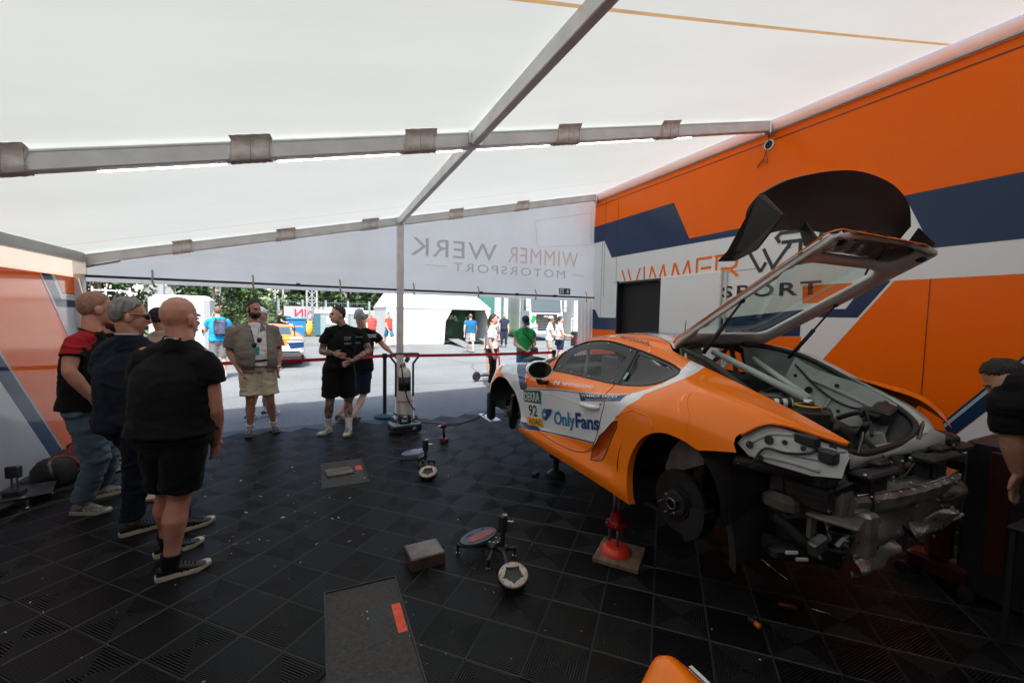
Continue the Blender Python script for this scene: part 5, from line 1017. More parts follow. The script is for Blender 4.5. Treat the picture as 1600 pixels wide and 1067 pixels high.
# gas bottle trolley
tr = base('gas_bottle_trolley', 'upright trolley with white gas bottle, black base box and bent handle', 'trolley', (1.12, 6.0, 0)); m_tube = mat('worn_dark_tube', (.10, .10, .10), .35, .7, .2, 12)
TX_, TY_ = 1.125, 6.02
def tp(x, y, z): return V((TX_ + x * .985 + y * .17, TY_ + y * .985 - x * .17 * -.0, z))
b = MB(); b.bbox(tp(0, .0, .075), (.42, .30, .11), .012, rz=.12); bx = b.build('base_box', mat('printed_black_box', (.02, .022, .026), .3), tr)
b = MB(); b.bbox(tp(0, .0, .135), (.40, .28, .012), .004, rz=.12); b.build('box_lid', mat('pale_blue_printed_lid', (.20, .30, .36), .3, 0, .6, 9), tr)
for x, w, c in ((-.13, .07, (.5, .16, .10)), (-.02, .05, (.55, .45, .45)), (.14, .05, (.3, .3, .32))):
    b = MB(); b.box(tp(x, -.152, .08), (w, .004, .035), rz=.12); b.build('box_sticker', mat('sticker_%d' % int(w * 1000 + c[0] * 100), c, .4), bx)
b = MB(); b.bbox(tp(.0, -.06, .20), (.17, .12, .12), .012, rz=.12); vb_ = b.build('valve_block', m_cblk, tr)
b = MB(); b.box(tp(.0, -.122, .20), (.085, .004, .05), rz=.12); b.box(tp(0.01, -.122, .25), (.05, .004, .02), rz=.12); b.build('paper_label', m_stw, vb_)
for sx in (-1, 1):
    b = MB(); pts = smooth_path([tp(.125 * sx, .05, .14), tp(.125 * sx, .06, .55), tp(.125 * sx, .06, .95), tp(.14 * sx, .06, 1.0), tp(.20 * sx, .05, 1.08), tp(.205 * sx, .05, 1.105), tp(.17 * sx, .05, 1.125), tp(0, .05, 1.125)], 5); b.tube(pts, .016, 8); b.build('handle_tube', m_tube, tr, True)
    b = MB(); b.tube(smooth_path([tp(.125 * sx, .05, .50), tp(.125 * sx, -.02, .36), tp(.13 * sx, -.08, .20)], 6), .014, 8); b.build('side_brace', m_alu, tr, True)
    b = MB(); b.lathe([(.03, -.02), (.085, -.024), (.095, -.012), (.095, .012), (.085, .024), (.03, .02)], tp(.17 * sx, .14, .10), 20, M=Matrix.Rotation(pi / 2, 3, 'Y')); b.build('wheel', m_cblk, tr, True, 40)
b = MB(); b.lathe([(.0001, .15), (.080, .15), (.088, .17), (.088, .84), (.080, .88), (.055, .915), (.025, .93), (.020, .95), (.0001, .95)], tp(0, .03, 0), 24); bt = b.build('gas_bottle', mat('cream_white_bottle_paint', (.60, .575, .53), .35, 0, .1, 8), tr, True, 40)
b = MB(); b.lathe([(.0895, .60), (.0895, .80)], tp(0, .03, 0), 24); b.build('black_band', m_cblk, bt, True); b = MB(); b.lathe([(.0895, .16), (.0895, .245)], tp(0, .03, 0), 24); b.build('black_foot_band', m_cblk, bt, True)
b = MB(); b.lathe([(.092, .435), (.092, .455)], tp(0, .03, 0), 24); b.tube([tp(-.13, .02, .44), tp(0, -.062, .44), tp(.13, .02, .45)], .008, 6); b.build('orange_strap', mat('tan_orange_strap', (.40, .20, .08), .7), tr)
b = MB(); b.tube([tp(-.0, .03, .94), tp(-.01, .02, 1.0)], .018, 8); b.tube([tp(-.01, .02, .98), tp(-.05, .0, .96)], .022, 8); b.build('regulator', mat('brass', (.35, .22, .08), .3, .9), tr); b = MB(); b.bbox(tp(.035, .0, 1.045), (.06, .05, .085), .012, M=Matrix.Rotation(R_(28), 3, 'Y')); b.bbox(tp(-.05, 0, .955), (.04, .04, .04), .01); b.build('gauge_block', mat('dark_teal_gauge', (.02, .06, .07), .35), tr)
b = MB(); b.tube(smooth_path([tp(-.045, -.02, .95), tp(-.03, -.07, .82), tp(.0, -.085, .66), tp(.05, -.09, .48), tp(.12, -.08, .36), tp(.15, -.03, .31)], 7), .009, 6); b.build('bottle_hose', m_cblk, tr, True)
h = MB(); h.tube(smooth_path([tp(-.16, -.1, .31), tp(-.05, -.14, .25), tp(.10, -.13, .18), tp(.22, -.06, .135), (1.6, 5.85, .115), (1.8, 5.65, .14), (1.98, 5.40, .26), (2.10, 5.15, .42), (2.14, 5.05, .50)], 8), .010, 8)
tag(h.build('air_hose', m_cblk, None, True), 'black air hose looping from the gas bottle trolley to the car nose', 'hose')
# belt barrier
bp = base('barrier_post', 'black belt barrier post with round blue-grey foot behind the trolley', 'barrier post', (1.0, 7.08, 0))
b = MB(); b.lathe([(.0001, .0), (.175, 0), (.175, .012), (.16, .022), (.04, .045), (.035, .05), (.0001, .05)], (1.0, 7.08, 0), 28); b.build('foot', mat('teal_blue_rubber', (.03, .10, .14), .5, 0, .2, 20), bp, True, 40)
b = MB(); b.lathe([(.030, .04), (.030, .96), (.040, .965), (.040, 1.04), (.0001, 1.045)], (1.0, 7.08, 0), 16); b.build('post', m_cblk, bp, True, 40)
bp2 = base('barrier_post', 'black belt barrier post half hidden behind the car nose', 'barrier post', (4.22, 7.08, 0))
b = MB(); b.lathe([(.0001, .0), (.175, 0), (.175, .012), (.16, .022), (.04, .045), (.03, .05), (.030, .96), (.045, .965), (.045, 1.04), (.0001, 1.045)], (4.22, 7.08, 0), 20); b.build('post', m_cblk, bp2, True, 40)
b = MB(); m_tape = mat('red_belt_webbing', (.55, .008, .025), .55, 0, .05, 20)
def tape(p0, p1, sag):
    n = 40; vs = []
    for i in range(n + 1):
        f = i / n; p = V(p0).lerp(V(p1), f) - V((0, 0, sag * 4 * f * (1 - f))); tw = .006 * sin(f * 14); vs += [p + V((0, tw, .025)), p + V((0, -tw, -.025))]
    b.add(vs, [(2 * i, 2 * i + 1, 2 * i + 3, 2 * i + 2) for i in range(n)])
tape((.97, 7.08, 1.0), (-2.6, 6.98, .965), .03); o = b.build('barrier_belt', m_tape); tag(o, 'red barrier belt stretched from the post to the left corner', 'barrier belt')
b = MB(); tape((1.03, 7.08, 1.0), (4.18, 7.08, .995), .012); o = b.build('barrier_belt', m_tape); tag(o, 'red barrier belt stretched from the trolley to behind the car', 'barrier belt')
# red and black holdall, set-up stands by the left panel
hb = base('holdall', 'black holdall with red straps lying against the left panel', 'bag', (-2.3, 5.55, 0))
b = MB(); n = 18; vs = []; prof = [(.0, .02), (.12, .0), (.16, .06), (.155, .16), (.10, .235), (.0, .255), (-.10, .235), (-.155, .16), (-.16, .06), (-.12, 0)]; P = len(prof)
for i in range(13):
    f = i / 12; k = min(1, .62 + 1.4 * sin(pi * f)); sag = .012 * sin(f * 11)
    for x, z in prof: vs.append((-2.28 + x * k + .02 * (f - .5), 5.28 + .56 * f, z * (.75 + .25 * k) + sag * (z > .1)))
b.add(vs, [(i * P + j, i * P + (j + 1) % P, (i + 1) * P + (j + 1) % P, (i + 1) * P + j) for i in range(12) for j in range(P)] + [tuple(range(P)), tuple(range(13 * P - 1, 12 * P - 1, -1))]); b.build('bag_body', mat('black_nylon', (.016, .016, .018), .6, 0, .2, 12, .4, 14), hb, True)
m_rweb = mat('red_webbing', (.30, .012, .015), .7)
for y in (5.42, 5.70):
    b = MB(); b.tube([(-2.28 + x * 1.03, y, z * 1.03 + .003) for x, z in prof + prof[:1]], .020, 6, ry=.004, up=(0, 1, 0)); b.build('red_strap', m_rweb, hb, True)
b = MB(); b.tube([(-2.115, 5.34, .13), (-2.112, 5.56, .125), (-2.115, 5.80, .13)], .012, 6, ry=.004); b.build('red_piping', m_rweb, hb, True)
b = MB(); b.tube(smooth_path([(-2.20, 5.42, .24), (-2.22, 5.48, .31), (-2.22, 5.62, .31), (-2.20, 5.70, .24)], 6), .012, 6); b.build('handle', m_rweb, hb, True)
ls = base('corner_stand', 'black wheel stand with flat top plate by the left panel', 'workshop tool', (-2.33, 4.85, 0))
b = MB(); b.bbox((-2.34, 4.90, .30), (.10, .03, .10), .006); b.build('top_block', m_cblk, ls); b = MB(); b.tube([(-2.355, 4.9, .14), (-2.355, 4.9, .27)], .008, 6); b.tube([(-2.32, 4.9, .14), (-2.32, 4.9, .27)], .008, 6); b.build('post', m_cast, ls)
b = MB(); b.bbox((-2.34, 4.90, .12), (.12, .10, .06), .01); b.bbox((-2.30, 5.0, .085), (.30, .34, .03), .01, rz=.3); b.lathe([(.15, .05), (.155, .06), (.155, .075), (.14, .08), (.0001, .08)], (-2.45, 4.75, 0), 20); b.build('carrier', m_cblk, ls)
for x, y in ((-2.22, 4.80), (-2.2, 5.1), (-2.45, 4.95)): b = MB(); b.lathe([(.0001, 0), (.016, 0), (.016, .015), (.008, .02), (.008, .075)], (x, y, 0), 10); b.build('levelling_foot', m_steel, ls, True, 40)
ls2 = base('corner_stand', 'black wheel stand in the far corner by the left panel edge', 'workshop tool', (-2.38, 6.1, 0))
b = MB(); b.tube([(-2.36, 6.1, .05), (-2.36, 6.1, .55)], .02, 8); b.tube([(-2.40, 6.12, .05), (-2.40, 6.12, .50)], .012, 8); b.build('post', m_cblk, ls2); b = MB(); b.bbox((-2.38, 6.08, .16), (.16, .18, .14), .02); b.bbox((-2.30, 6.0, .30), (.07, .08, .10), .02); b.bbox((-2.38, 6.1, .02), (.3, .3, .04), .01); b.build('carrier', m_cblk, ls2)
b = MB(); b.bbox((-2.30, 6.02, .245), (.012, .22, .010), .003, rz=.3); b.build('steel_rule', m_steel, ls2)
# orange bodywork piece at the bottom edge
op = base('body_panel', 'orange painted car bodywork piece lying at the bottom edge of the photo', 'car panel', (1.14, 1.0, 0))
b = MB(); nu, nv = 22, 14; vs = []
for j in range(nv + 1):
    for i in range(nu + 1):
        u, v = i / nu, j / nv; x = .90 + .44 * u; y = 1.20 - .55 * v - .10 * abs(u - .58) ; hgt = .345 + .125 * math.exp(-((u - .58) / .24) ** 2) * (1 - .4 * v); e = min(1, min(v * 5, u * 6, (1 - u) * 6)); z = hgt * (1 - (1 - e) ** 2 * .9); vs.append((x, y, z))
b.add(vs, [(j * (nu + 1) + i, j * (nu + 1) + i + 1, (j + 1) * (nu + 1) + i + 1, (j + 1) * (nu + 1) + i) for j in range(nv) for i in range(nu)]); o = b.build('painted_shell', m_cor, op, True); so = o.modifiers.new('thickness', 'SOLIDIFY'); so.thickness = .006
b = MB(); b.add([(1.30, 1.10, .352), (1.318, 1.10, .350), (1.318, .7, .35), (1.30, .7, .352)], [(0, 1, 2, 3)]); b.build('white_stripe', m_cwh, op); b = MB(); b.add([(1.320, 1.10, .348), (1.40, 1.05, .26), (1.40, .7, .26), (1.32, .7, .348)], [(0, 1, 2, 3)]); b.build('navy_edge', m_cbl, op)
b = MB(); b.bbox((.90, 1.12, .17), (.20, .24, .30), .05, rz=.4); b.build('black_duct', m_cblk, op)
# small tools on the dark floor
def small(nm, lab, cat, pts, r, m, n=6): b = MB(); b.tube(pts, r, n); o = b.build(nm, m, None, True); tag(o, lab, cat); return o
small('steel_rod', 'thin bright rod lying on the dark floor under the car tail', 'rod', [(2.851, 1.838, .006), (2.79, 1.621, .006)], .004, m_steel)
small('steel_rod', 'thin bright rod lying on the floor to the right of the screwdriver', 'rod', [(2.639, 1.386, .006), (2.691, 1.312, .006)], .004, m_steel)
sd = base('screwdriver', 'screwdriver with dark red handle lying on the dark floor', 'screwdriver', (2.5, 1.48, 0))
b = MB(); b.tube([(2.44, 1.538, .012), (2.487, 1.487, .012)], .004, 6); b.build('blade', m_steel, sd); b = MB(); b.tube([(2.487, 1.487, .014), (2.50, 1.47, .014), (2.54, 1.43, .014), (2.552, 1.416, .014)], [.009, .015, .015, .010], 10); b.build('handle', m_dred, sd, True)
oc = base('grease_tube', 'small dark tube with orange cap on the black tiles', 'tube', (2.196, 1.41, 0)); b = MB(); b.tube([(2.20, 1.47, .02), (2.197, 1.43, .02)], [.018, .016], 10); b.build('tube_body', m_cblk, oc, True); b = MB(); b.tube([(2.197, 1.43, .02), (2.194, 1.40, .02)], .015, 10); b.build('orange_cap', mat('orange_plastic', (.7, .16, .02), .4), oc, True)
bk = base('small_bracket', 'small black bracket with bright screws on the tiles by the car sill', 'bracket', (2.12, 3.865, 0)); b = MB(); b.bbox((2.12, 3.865, .012), (.09, .05, .024), .006, rz=.5); b.build('bracket_body', m_cblk, bk)
for dx in (-.02, .02): b = MB(); b.lathe([(.0001, .03), (.006, .029), (.007, .02)], (2.12 + dx, 3.865 + dx * .5, 0), 8); b.build('screw_head', m_steel, bk)
# tool cabinet, trolley table and red jack at the right edge
tc_ = base('tool_cabinet', 'black tool cabinet with dark red side by the mechanic at the right edge', 'cabinet', (3.55, 1.05, 0))
b = MB(); b.bbox((3.92, .98, .50), (.44, .30, .96), .012); b.build('cabinet_body', m_cblk, tc_); b = MB(); b.bbox((3.693, .97, .56), (.012, .09, .76), .004); b.build('red_strip', mat('dark_red_enamel', (.05, .004, .005), .4), tc_)
tt = base('work_tray', 'black perforated steel tray beside the tool cabinet at right', 'tray', (3.25, .85, 0)); b = MB(); b.bbox((3.47, .66, .64), (.36, .34, .02), .006)
b.build('tray_top', m_cblk, tt)
for i in range(6):
    for j in range(4): b = MB(); b.lathe([(.0001, .6515), (.008, .6515), (.008, .6505)], (3.33 + .055 * i, .56 + .055 * j, 0), 8); b.build('bright_hole', m_steel, tt)
for x, y in ((3.32, .52), (3.62, .52), (3.32, .81), (3.62, .81)): b = MB(); b.bbox((x, y, .315), (.025, .025, .63), .004); b.build('leg', m_cblk, tt)
jk = base('trolley_jack', 'dark red jack with pale hose behind the car tail at right', 'jack', (3.75, 1.15, 0)); b = MB(); b.bbox((3.72, 1.22, .30), (.12, .12, .30), .03); b.bbox((3.74, 1.22, .10), (.16, .30, .12), .02); b.build('jack_body', mat('dark_red_jack_paint', (.06, .004, .004), .4, 0, .2, 8), jk); b = MB(); b.tube(smooth_path([(3.66, 1.15, .46), (3.70, 1.12, .50), (3.75, 1.12, .49), (3.76, 1.13, .44)], 6), .010, 6); b.build('pale_hose', m_stw, jk, True)
for x, y in ((3.62, 1.05), (3.82, 1.05), (3.62, 1.36), (3.82, 1.36)): b = MB(); b.lathe([(.015, -.015), (.04, -.015), (.04, .015), (.015, .015)], (x, y, .04), 12, M=Matrix.Rotation(pi / 2, 3, 'Y')); b.build('castor', m_cblk, jk)
# ------------------------------------------------------------------ people
import mathutils.noise as mnoise
PJ = {
 'bald': dict(head=(-0.788,3.287,1.646), neck=(-0.781,3.258,1.518), Ls=(-0.978,3.329,1.414), Rs=(-0.649,3.185,1.409), Re=(-0.607,3.193,1.074), Rw=(-0.635,3.35,0.811), Le=(-1.032,3.417,1.067), Lw=(-0.957,3.522,0.842), pel=(-0.839,3.243,0.954), Lh=(-0.909,3.307,0.875), Rh=(-0.759,3.201,0.888), Rk=(-0.809,3.251,0.504), Lk=(-0.923,3.449,0.473), Rheel=(-0.918,3.209,-0), Rtoe=(-0.666,3.277,0), Lheel=(-0.999,3.532,0), Ltoe=(-0.794,3.622,0)),
 'navy': dict(head=(-1.247,3.958,1.649), neck=(-1.254,3.956,1.513), Ls=(-1.405,4.011,1.398), Rs=(-1.105,3.917,1.396), Re=(-1.085,3.954,1.082), Rw=(-1.163,4.14,0.798), Le=(-1.444,4.018,1.115), Lw=(-1.413,4.198,0.883), pel=(-1.26,3.954,0.891), Lh=(-1.319,3.998,0.837), Rh=(-1.196,3.911,0.847), Rk=(-1.24,3.96,0.459), Lk=(-1.164,4.108,0.421), Rheel=(-1.301,3.971,0), Rtoe=(-1.139,4.05,0), Lheel=(-0.987,3.859,0), Ltoe=(-0.791,3.971,0)),
 'red': dict(head=(-1.623,4.496,1.695), neck=(-1.645,4.456,1.531), Ls=(-1.632,4.631,1.427), Rs=(-1.683,4.292,1.439), Re=(-1.68,4.185,1.221), Rw=(-1.563,4.209,1.007), Le=(-1.589,4.688,1.152), Lw=(-1.602,4.684,0.931), pel=(-1.672,4.446,0.943), Lh=(-1.677,4.54,0.855), Rh=(-1.679,4.369,0.887), Rk=(-1.619,4.402,0.488), Lk=(-1.618,4.593,0.481), Rheel=(-1.829,4.544,0), Rtoe=(-1.581,4.465,0), Lheel=(-1.795,4.873,0), Ltoe=(-1.656,4.965,0)),
 'vest': dict(head=(-0.767,6.505,1.726), neck=(-0.78,6.534,1.538), Ls=(-0.553,6.577,1.469), Rs=(-0.996,6.474,1.462), Re=(-1.049,6.506,1.158), Rw=(-0.922,6.384,0.932), Le=(-0.489,6.592,1.158), Lw=(-0.49,6.471,0.94), pel=(-0.744,6.528,0.994), Lh=(-0.648,6.538,0.929), Rh=(-0.822,6.498,0.94), Rk=(-0.819,6.478,0.511), Lk=(-0.6,6.522,0.506), Rheel=(-0.844,6.741,0), Rtoe=(-0.851,6.326,0), Lheel=(-0.633,6.912,0), Ltoe=(-0.474,6.399,0)),
 'blk': dict(head=(0.251,6.175,1.671), neck=(0.31,6.222,1.522), Ls=(0.548,6.276,1.441), Rs=(0.13,6.159,1.462), Re=(0.049,6.18,1.166), Rw=(0.186,5.977,1.156), Le=(0.668,6.184,1.164), Lw=(0.432,5.984,1.055), pel=(0.266,6.214,0.973), Lh=(0.366,6.239,0.903), Rh=(0.175,6.198,0.916), Rk=(0.148,6.178,0.477), Lk=(0.389,6.238,0.458), Rheel=(0.186,6.455,0), Rtoe=(-0.031,6.165,0), Lheel=(0.438,6.359,0), Ltoe=(0.295,5.913,0)),
 'post': dict(head=(0.639,7.423,1.64), neck=(0.668,7.42,1.458), Ls=(0.465,7.385,1.363), Rs=(0.87,7.48,1.359), Re=(1.012,7.431,1.163), Rw=(1.122,7.244,1.044), Le=(0.444,7.387,1.098), Lw=(0.506,7.583,0.84), pel=(0.647,7.422,0.799), Lh=(0.574,7.398,0.729), Rh=(0.72,7.445,0.717), Rk=(0.706,7.517,0.287), Lk=(0.503,7.413,0.286), Rheel=(0.458,6.774,0), Rtoe=(0.596,6.977,0), Lheel=(0.271,7.097,0), Ltoe=(0.391,6.882,0)),
 'face': dict(head=(-1.85,5.391,1.597), neck=(-1.871,5.384,1.458), Ls=(-1.835,5.502,1.369), Rs=(-1.906,5.266,1.378), Re=(-1.955,5.354,1.142), Rw=(-1.931,5.469,0.935), Le=(-1.815,5.509,1.12), Lw=(-1.844,5.499,0.893), pel=(-1.878,5.382,0.882), Lh=(-1.861,5.441,0.819), Rh=(-1.888,5.325,0.842), Rk=(-1.88,5.381,0.465), Lk=(-1.86,5.494,0.453), Rheel=(-2.082,5.579,0), Rtoe=(-1.928,5.613,0), Lheel=(-2.069,5.83,0), Ltoe=(-1.937,5.884,-0)),
 'cap': dict(head=(-1.811,6.658,1.588), neck=(-1.796,6.662,1.434), Ls=(-1.895,6.687,1.352), Rs=(-1.689,6.639,1.346), Re=(-1.657,6.698,1.102), Rw=(-1.662,6.594,0.908), Le=(-1.922,6.627,1.115), Lw=(-1.876,6.536,0.923), pel=(-1.803,6.66,0.904), Lh=(-1.853,6.698,0.852), Rh=(-1.749,6.623,0.858), Rk=(-1.77,6.669,0.488), Lk=(-1.875,6.744,0.481), Rheel=(-1.864,6.933,0), Rtoe=(-1.791,6.969,0), Lheel=(-2.029,7.159,0), Ltoe=(-1.968,7.273,0)),
 'hid': dict(head=(-0.809,7.657,1.632), neck=(-0.802,7.658,1.471), Ls=(-0.957,7.64,1.38), Rs=(-0.646,7.673,1.379), Re=(-0.676,7.771,1.084), Rw=(-0.733,7.866,0.866), Le=(-0.94,7.743,1.09), Lw=(-0.911,7.847,0.863), pel=(-0.803,7.658,0.798), Lh=(-0.873,7.65,0.741), Rh=(-0.734,7.665,0.733), Rk=(-0.76,7.693,0.347), Lk=(-0.914,7.646,0.334), Rheel=(-0.827,7.773,0), Rtoe=(-0.598,7.879,0), Lheel=(-1.02,7.491,0), Ltoe=(-0.905,7.756,0)),
 'mech': dict(head=(3.361,0.904,1.416), neck=(3.32,0.86,1.394), Ls=(3.225,0.702,1.424), Rs=(3.266,0.871,1.31), Re=(3.296,0.836,1.122), Rw=(3.351,0.821,0.928), Le=(3.134,0.648,1.197), Lw=(3.226,0.693,0.969), pel=(3.607,0.56,1.268), Lh=(3.563,0.513,1.189), Rh=(3.733,0.592,1.15), Rk=(3.643,0.647,0.736), Lk=(3.458,0.541,0.786)),
}

def skin(name, col, tat=False):
    m = mat(name, col, .5, 0, .16, 16, .12, 120, spec=.35, detail=5)
    if tat:
        t = m.node_tree; b = t.nodes['Principled BSDF']; tc = t.nodes['Texture Coordinate']; n = t.nodes.new('ShaderNodeTexNoise'); n.inputs['Scale'].default_value = 19; n.inputs['Detail'].default_value = 3; n.inputs['Distortion'].default_value = 1.6
        t.links.new(tc.outputs['Object'], n.inputs['Vector']); r = t.nodes.new('ShaderNodeMapRange'); r.inputs[1].default_value = .49; r.inputs[2].default_value = .53; t.links.new(n.outputs['Fac'], r.inputs[0])
        mx = t.nodes.new('ShaderNodeMix'); mx.data_type = 'RGBA'; mx.inputs[6].default_value = (*col, 1); mx.inputs[7].default_value = (.10, .075, .07, 1); t.links.new(r.outputs[0], mx.inputs[0]); t.links.new(mx.outputs[2], b.inputs['Base Color'])
    return m
m_skin = skin('sun_tanned_skin', (.46, .235, .155)); m_skin2 = skin('fair_skin', (.56, .33, .25)); m_skin3 = skin('ruddy_skin', (.50, .235, .165)); m_tat = skin('tattooed_skin', (.42, .24, .165), True)
def cloth(name, col, fold=.5, rough=.85): return mat(name, col, rough, 0, .10, 5, fold, 16, spec=.15, sheen=.03, stretch=(1, 1, 1.9), detail=4)
m_tblk = cloth('black_cotton', (.0075, .0075, .0085)); m_tnavy = cloth('navy_cotton', (.010, .014, .026)); m_tgrey = cloth('brown_grey_linen', (.21, .185, .16), .8); m_beige = cloth('beige_twill', (.60, .51, .39), .7); m_twhite = cloth('white_cotton', (.70, .69, .70)); m_jean = cloth('washed_blue_denim', (.105, .165, .215), .9)
m_tblue = cloth('bright_blue_cotton', (.015, .27, .58)); m_tred = cloth('coral_red_cotton', (.70, .07, .055)); m_tgreen = cloth('green_cotton', (.02, .28, .075)); m_dnavy = cloth('dark_navy_cotton', (.02, .028, .055)); m_bshort = cloth('teal_blue_cotton', (.03, .16, .27)); m_khaki = cloth('khaki_cotton', (.36, .32, .25)); m_petrol = cloth('petrol_blue_cotton', (.015, .11, .24)); m_slate = cloth('slate_grey_cotton', (.06, .065, .07)); m_redp = cloth('dark_red_cotton', (.32, .012, .022)); m_lblue = cloth('pale_blue_collar', (.35, .45, .55))
m_hair_d = mat('dark_brown_hair', (.022, .015, .011), .6, 0, .5, 40, .8, 130, stretch=(1, 1, .3)); m_hair_g = mat('grey_hair', (.20, .19, .18), .6, 0, .5, 45, .8, 130, stretch=(1, 1, .3)); m_hair_b = mat('light_brown_hair', (.16, .10, .06), .6, 0, .4, 40, .6, 130); m_hair_s = mat('silver_hair', (.42, .43, .44), .6, 0, .4, 45, .8, 130)
m_eye = mat('dark_eye', (.012, .010, .009), .2); m_lip = mat('lip_skin', (.34, .13, .10), .45); m_sole = mat('cream_rubber_sole', (.52, .46, .38), .6, 0, .15, 20); m_soleg = mat('brown_gum_sole', (.12, .065, .04), .6); m_shoe_k = mat('black_shoe', (.009, .009, .010), .55, 0, .2, 20, .2, 60); m_shoe_c = mat('cream_mesh_shoe', (.55, .48, .38), .7, 0, .15, 30, .3, 90); m_shoe_n = mat('navy_canvas_shoe', (.03, .04, .06), .7, 0, .35, 30, .3, 60); m_shoe_p = mat('patterned_canvas_shoe', (.19, .19, .18), .75, 0, .7, 26, .3, 60, detail=6); m_sock = mat('white_ribbed_sock', (.68, .68, .68), .9, 0, .05, 20, .5, 90)

def remesh(mb, name, mats, parent, vox, it=5, disp=0., freq=6., seed=0., paint=None, xf=.6):
    """fuse the collected volumes into one continuous smooth surface"""
    me = bpy.data.meshes.new(name); me.from_pydata(mb.v, [], mb.f); o = bpy.data.objects.new(name, me); COL.objects.link(o)
    r = o.modifiers.new('fuse', 'REMESH'); r.mode = 'VOXEL'; r.voxel_size = vox; r.adaptivity = 0
    s = o.modifiers.new('soften', 'SMOOTH'); s.factor = .5; s.iterations = it
    dg = bpy.context.evaluated_depsgraph_get(); nm = bpy.data.meshes.new_from_object(o.evaluated_get(dg)); o.modifiers.clear(); o.data = nm; nm.name = name; bpy.data.meshes.remove(me)
    if disp:
        no = [v.normal.copy() for v in nm.vertices]
        for v, n in zip(nm.vertices, no):
            c = v.co; q = V((c.x * freq, c.y * freq, c.z * freq * 1.7 + seed)); k = mnoise.noise(q + V((0, 0, 2.2 * mnoise.noise(q * .6)))); v.co = c + n * (disp * (abs(k) * -1.6 + .5) + disp * .5 * mnoise.noise(q * 2.3))
    nm.materials.clear()
    for m in (mats if isinstance(mats, (list, tuple)) else [mats]): nm.materials.append(m)
    if paint:
        for p in nm.polygons: p.material_index = paint(p.center)
    nm.shade_smooth(); adopt(o, parent); return o
def limb(b, pts, rs, n=10, flat=False, ell=1., up=None):
    """tapered limb through the points with rounded (or flat) ends"""
    pts = [V(p) for p in pts]; a, z = pts[0], pts[-1]
    if not flat:
        d0 = (pts[0] - pts[1]).normalized(); d1 = (pts[-1] - pts[-2]).normalized(); r0, r1 = rs[0], rs[-1]
        pts = [a + d0 * r0 * .98, a + d0 * r0 * .8] + pts + [z + d1 * r1 * .8, z + d1 * r1 * .98]; rs = [r0 * .2, r0 * .6] + list(rs) + [r1 * .6, r1 * .2]
    b.tube(pts, list(rs), n, ry=[r * ell for r in rs], up=up)
def seg(a, c, fs): return [V(a).lerp(V(c), f) for f in fs]
def trunk(b, J, X, r, hem=None, belly=0., top=1.0, Yd=None):
    """torso rings from the hips (or the hem height) to the neck; r = extra thickness"""
    pel, nk = V(J['pel']), V(J['neck']); sh = (V(J['Ls']) + V(J['Rs'])) / 2; w = J.get('w', 1.)
    prof = [(-.16, .150, .118), (-.02, .168, .128), (.16, .158, .122), (.34, .160, .120), (.52, .168, .122), (.70, .176, .120), (.84, .166, .104), (.94, .135, .082), (1.0, .095, .068)]
    axis = sh - pel; pts = []; rx = []; ry = []
    for f, x, y in prof:
        if hem is not None and f < hem: continue
        ex = .009 * max(0, 1 - max(0, f) / .15) if hem is not None else 0
        bl = belly * max(0, 1 - ((f - .26) / .36) ** 2); p = pel + axis * f + Yd * bl * .6; pts.append(p); wy = w if f < .5 else 1 + (w - 1) * max(.25, 1 - (f - .5) * 1.6); rf = r * (1 - .5 * max(0, f - .4)); rx.append((x * (w if f < .8 else .5 + .5 * w) + rf + ex + bl * .55)); ry.append(y * wy + rf + ex + bl * .55)
    if hem is not None:
        p = pel + axis * hem + Yd * belly * .3; pts.insert(0, p); rx.insert(0, rx[0] * 1.0 + .006); ry.insert(0, ry[0] + .006)
    n = 20; vs = []
    for p, a, c in zip(pts, rx, ry):
        for k in range(n):
            t = 2 * pi * k / n; cx, sy = cos(t), sin(t); e = .82; vs.append(p + X * (a * math.copysign(abs(cx) ** e, cx)) + Yd * (c * math.copysign(abs(sy) ** e, sy)))
    N = len(pts); b.add(vs, [(i * n + j, i * n + (j + 1) % n, (i + 1) * n + (j + 1) % n, (i + 1) * n + j) for i in range(N - 1) for j in range(n)] + [tuple(range(n - 1, -1, -1)), tuple(range((N - 1) * n, N * n))])
def frame_of(J):
    X = (V(J['Rs']) - V(J['Ls'])); X.z = 0; X.normalize(); return X, V((-X.y, X.x, 0))
def head_axes(J):
    d = V(J['look']).normalized(); x = d.cross(V((0, 0, 1))).normalized(); return x, d, x.cross(d)
def build_hand(b, w, d, side_v, s, curl=.5, spread=.12, fs=1.):
    """palm, four unequal bent fingers and a thumb"""
    d = d.normalized(); sv = (side_v - d * side_v.dot(d)).normalized(); n = d.cross(sv)
    b.tube([w - d * .01, w + d * .03, w + d * .07, w + d * .092], [.026 * s, .036 * s, .041 * s, .034 * s], 10, ry=[.020 * s, .017 * s, .016 * s, .011 * s], up=sv)
    for k, (L, off) in enumerate(((.072, .030), (.082, .010), (.076, -.010), (.060, -.029))):
        q = w + d * .085 + sv * off * s; dd = (d + sv * spread * (1.5 - k) * .6).normalized(); pts = [q, q + dd * L * .45, q + (dd * .9 - n * curl * .6).normalized() * L * .45 + dd * L * .38, q + (dd * .75 - n * curl).normalized() * L * .62 + dd * L * .40]
        limb(b, pts, [.0095 * fs, .0088 * fs, .008 * fs, .0068 * fs], 7)
    q = w + d * .025 + sv * .030 * s; t = (d * .75 + sv * .8).normalized(); limb(b, [q, q + t * .035, q + (t * .8 + d * .5).normalized() * .068], [.012 * fs, .011 * fs, .0085 * fs], 7)
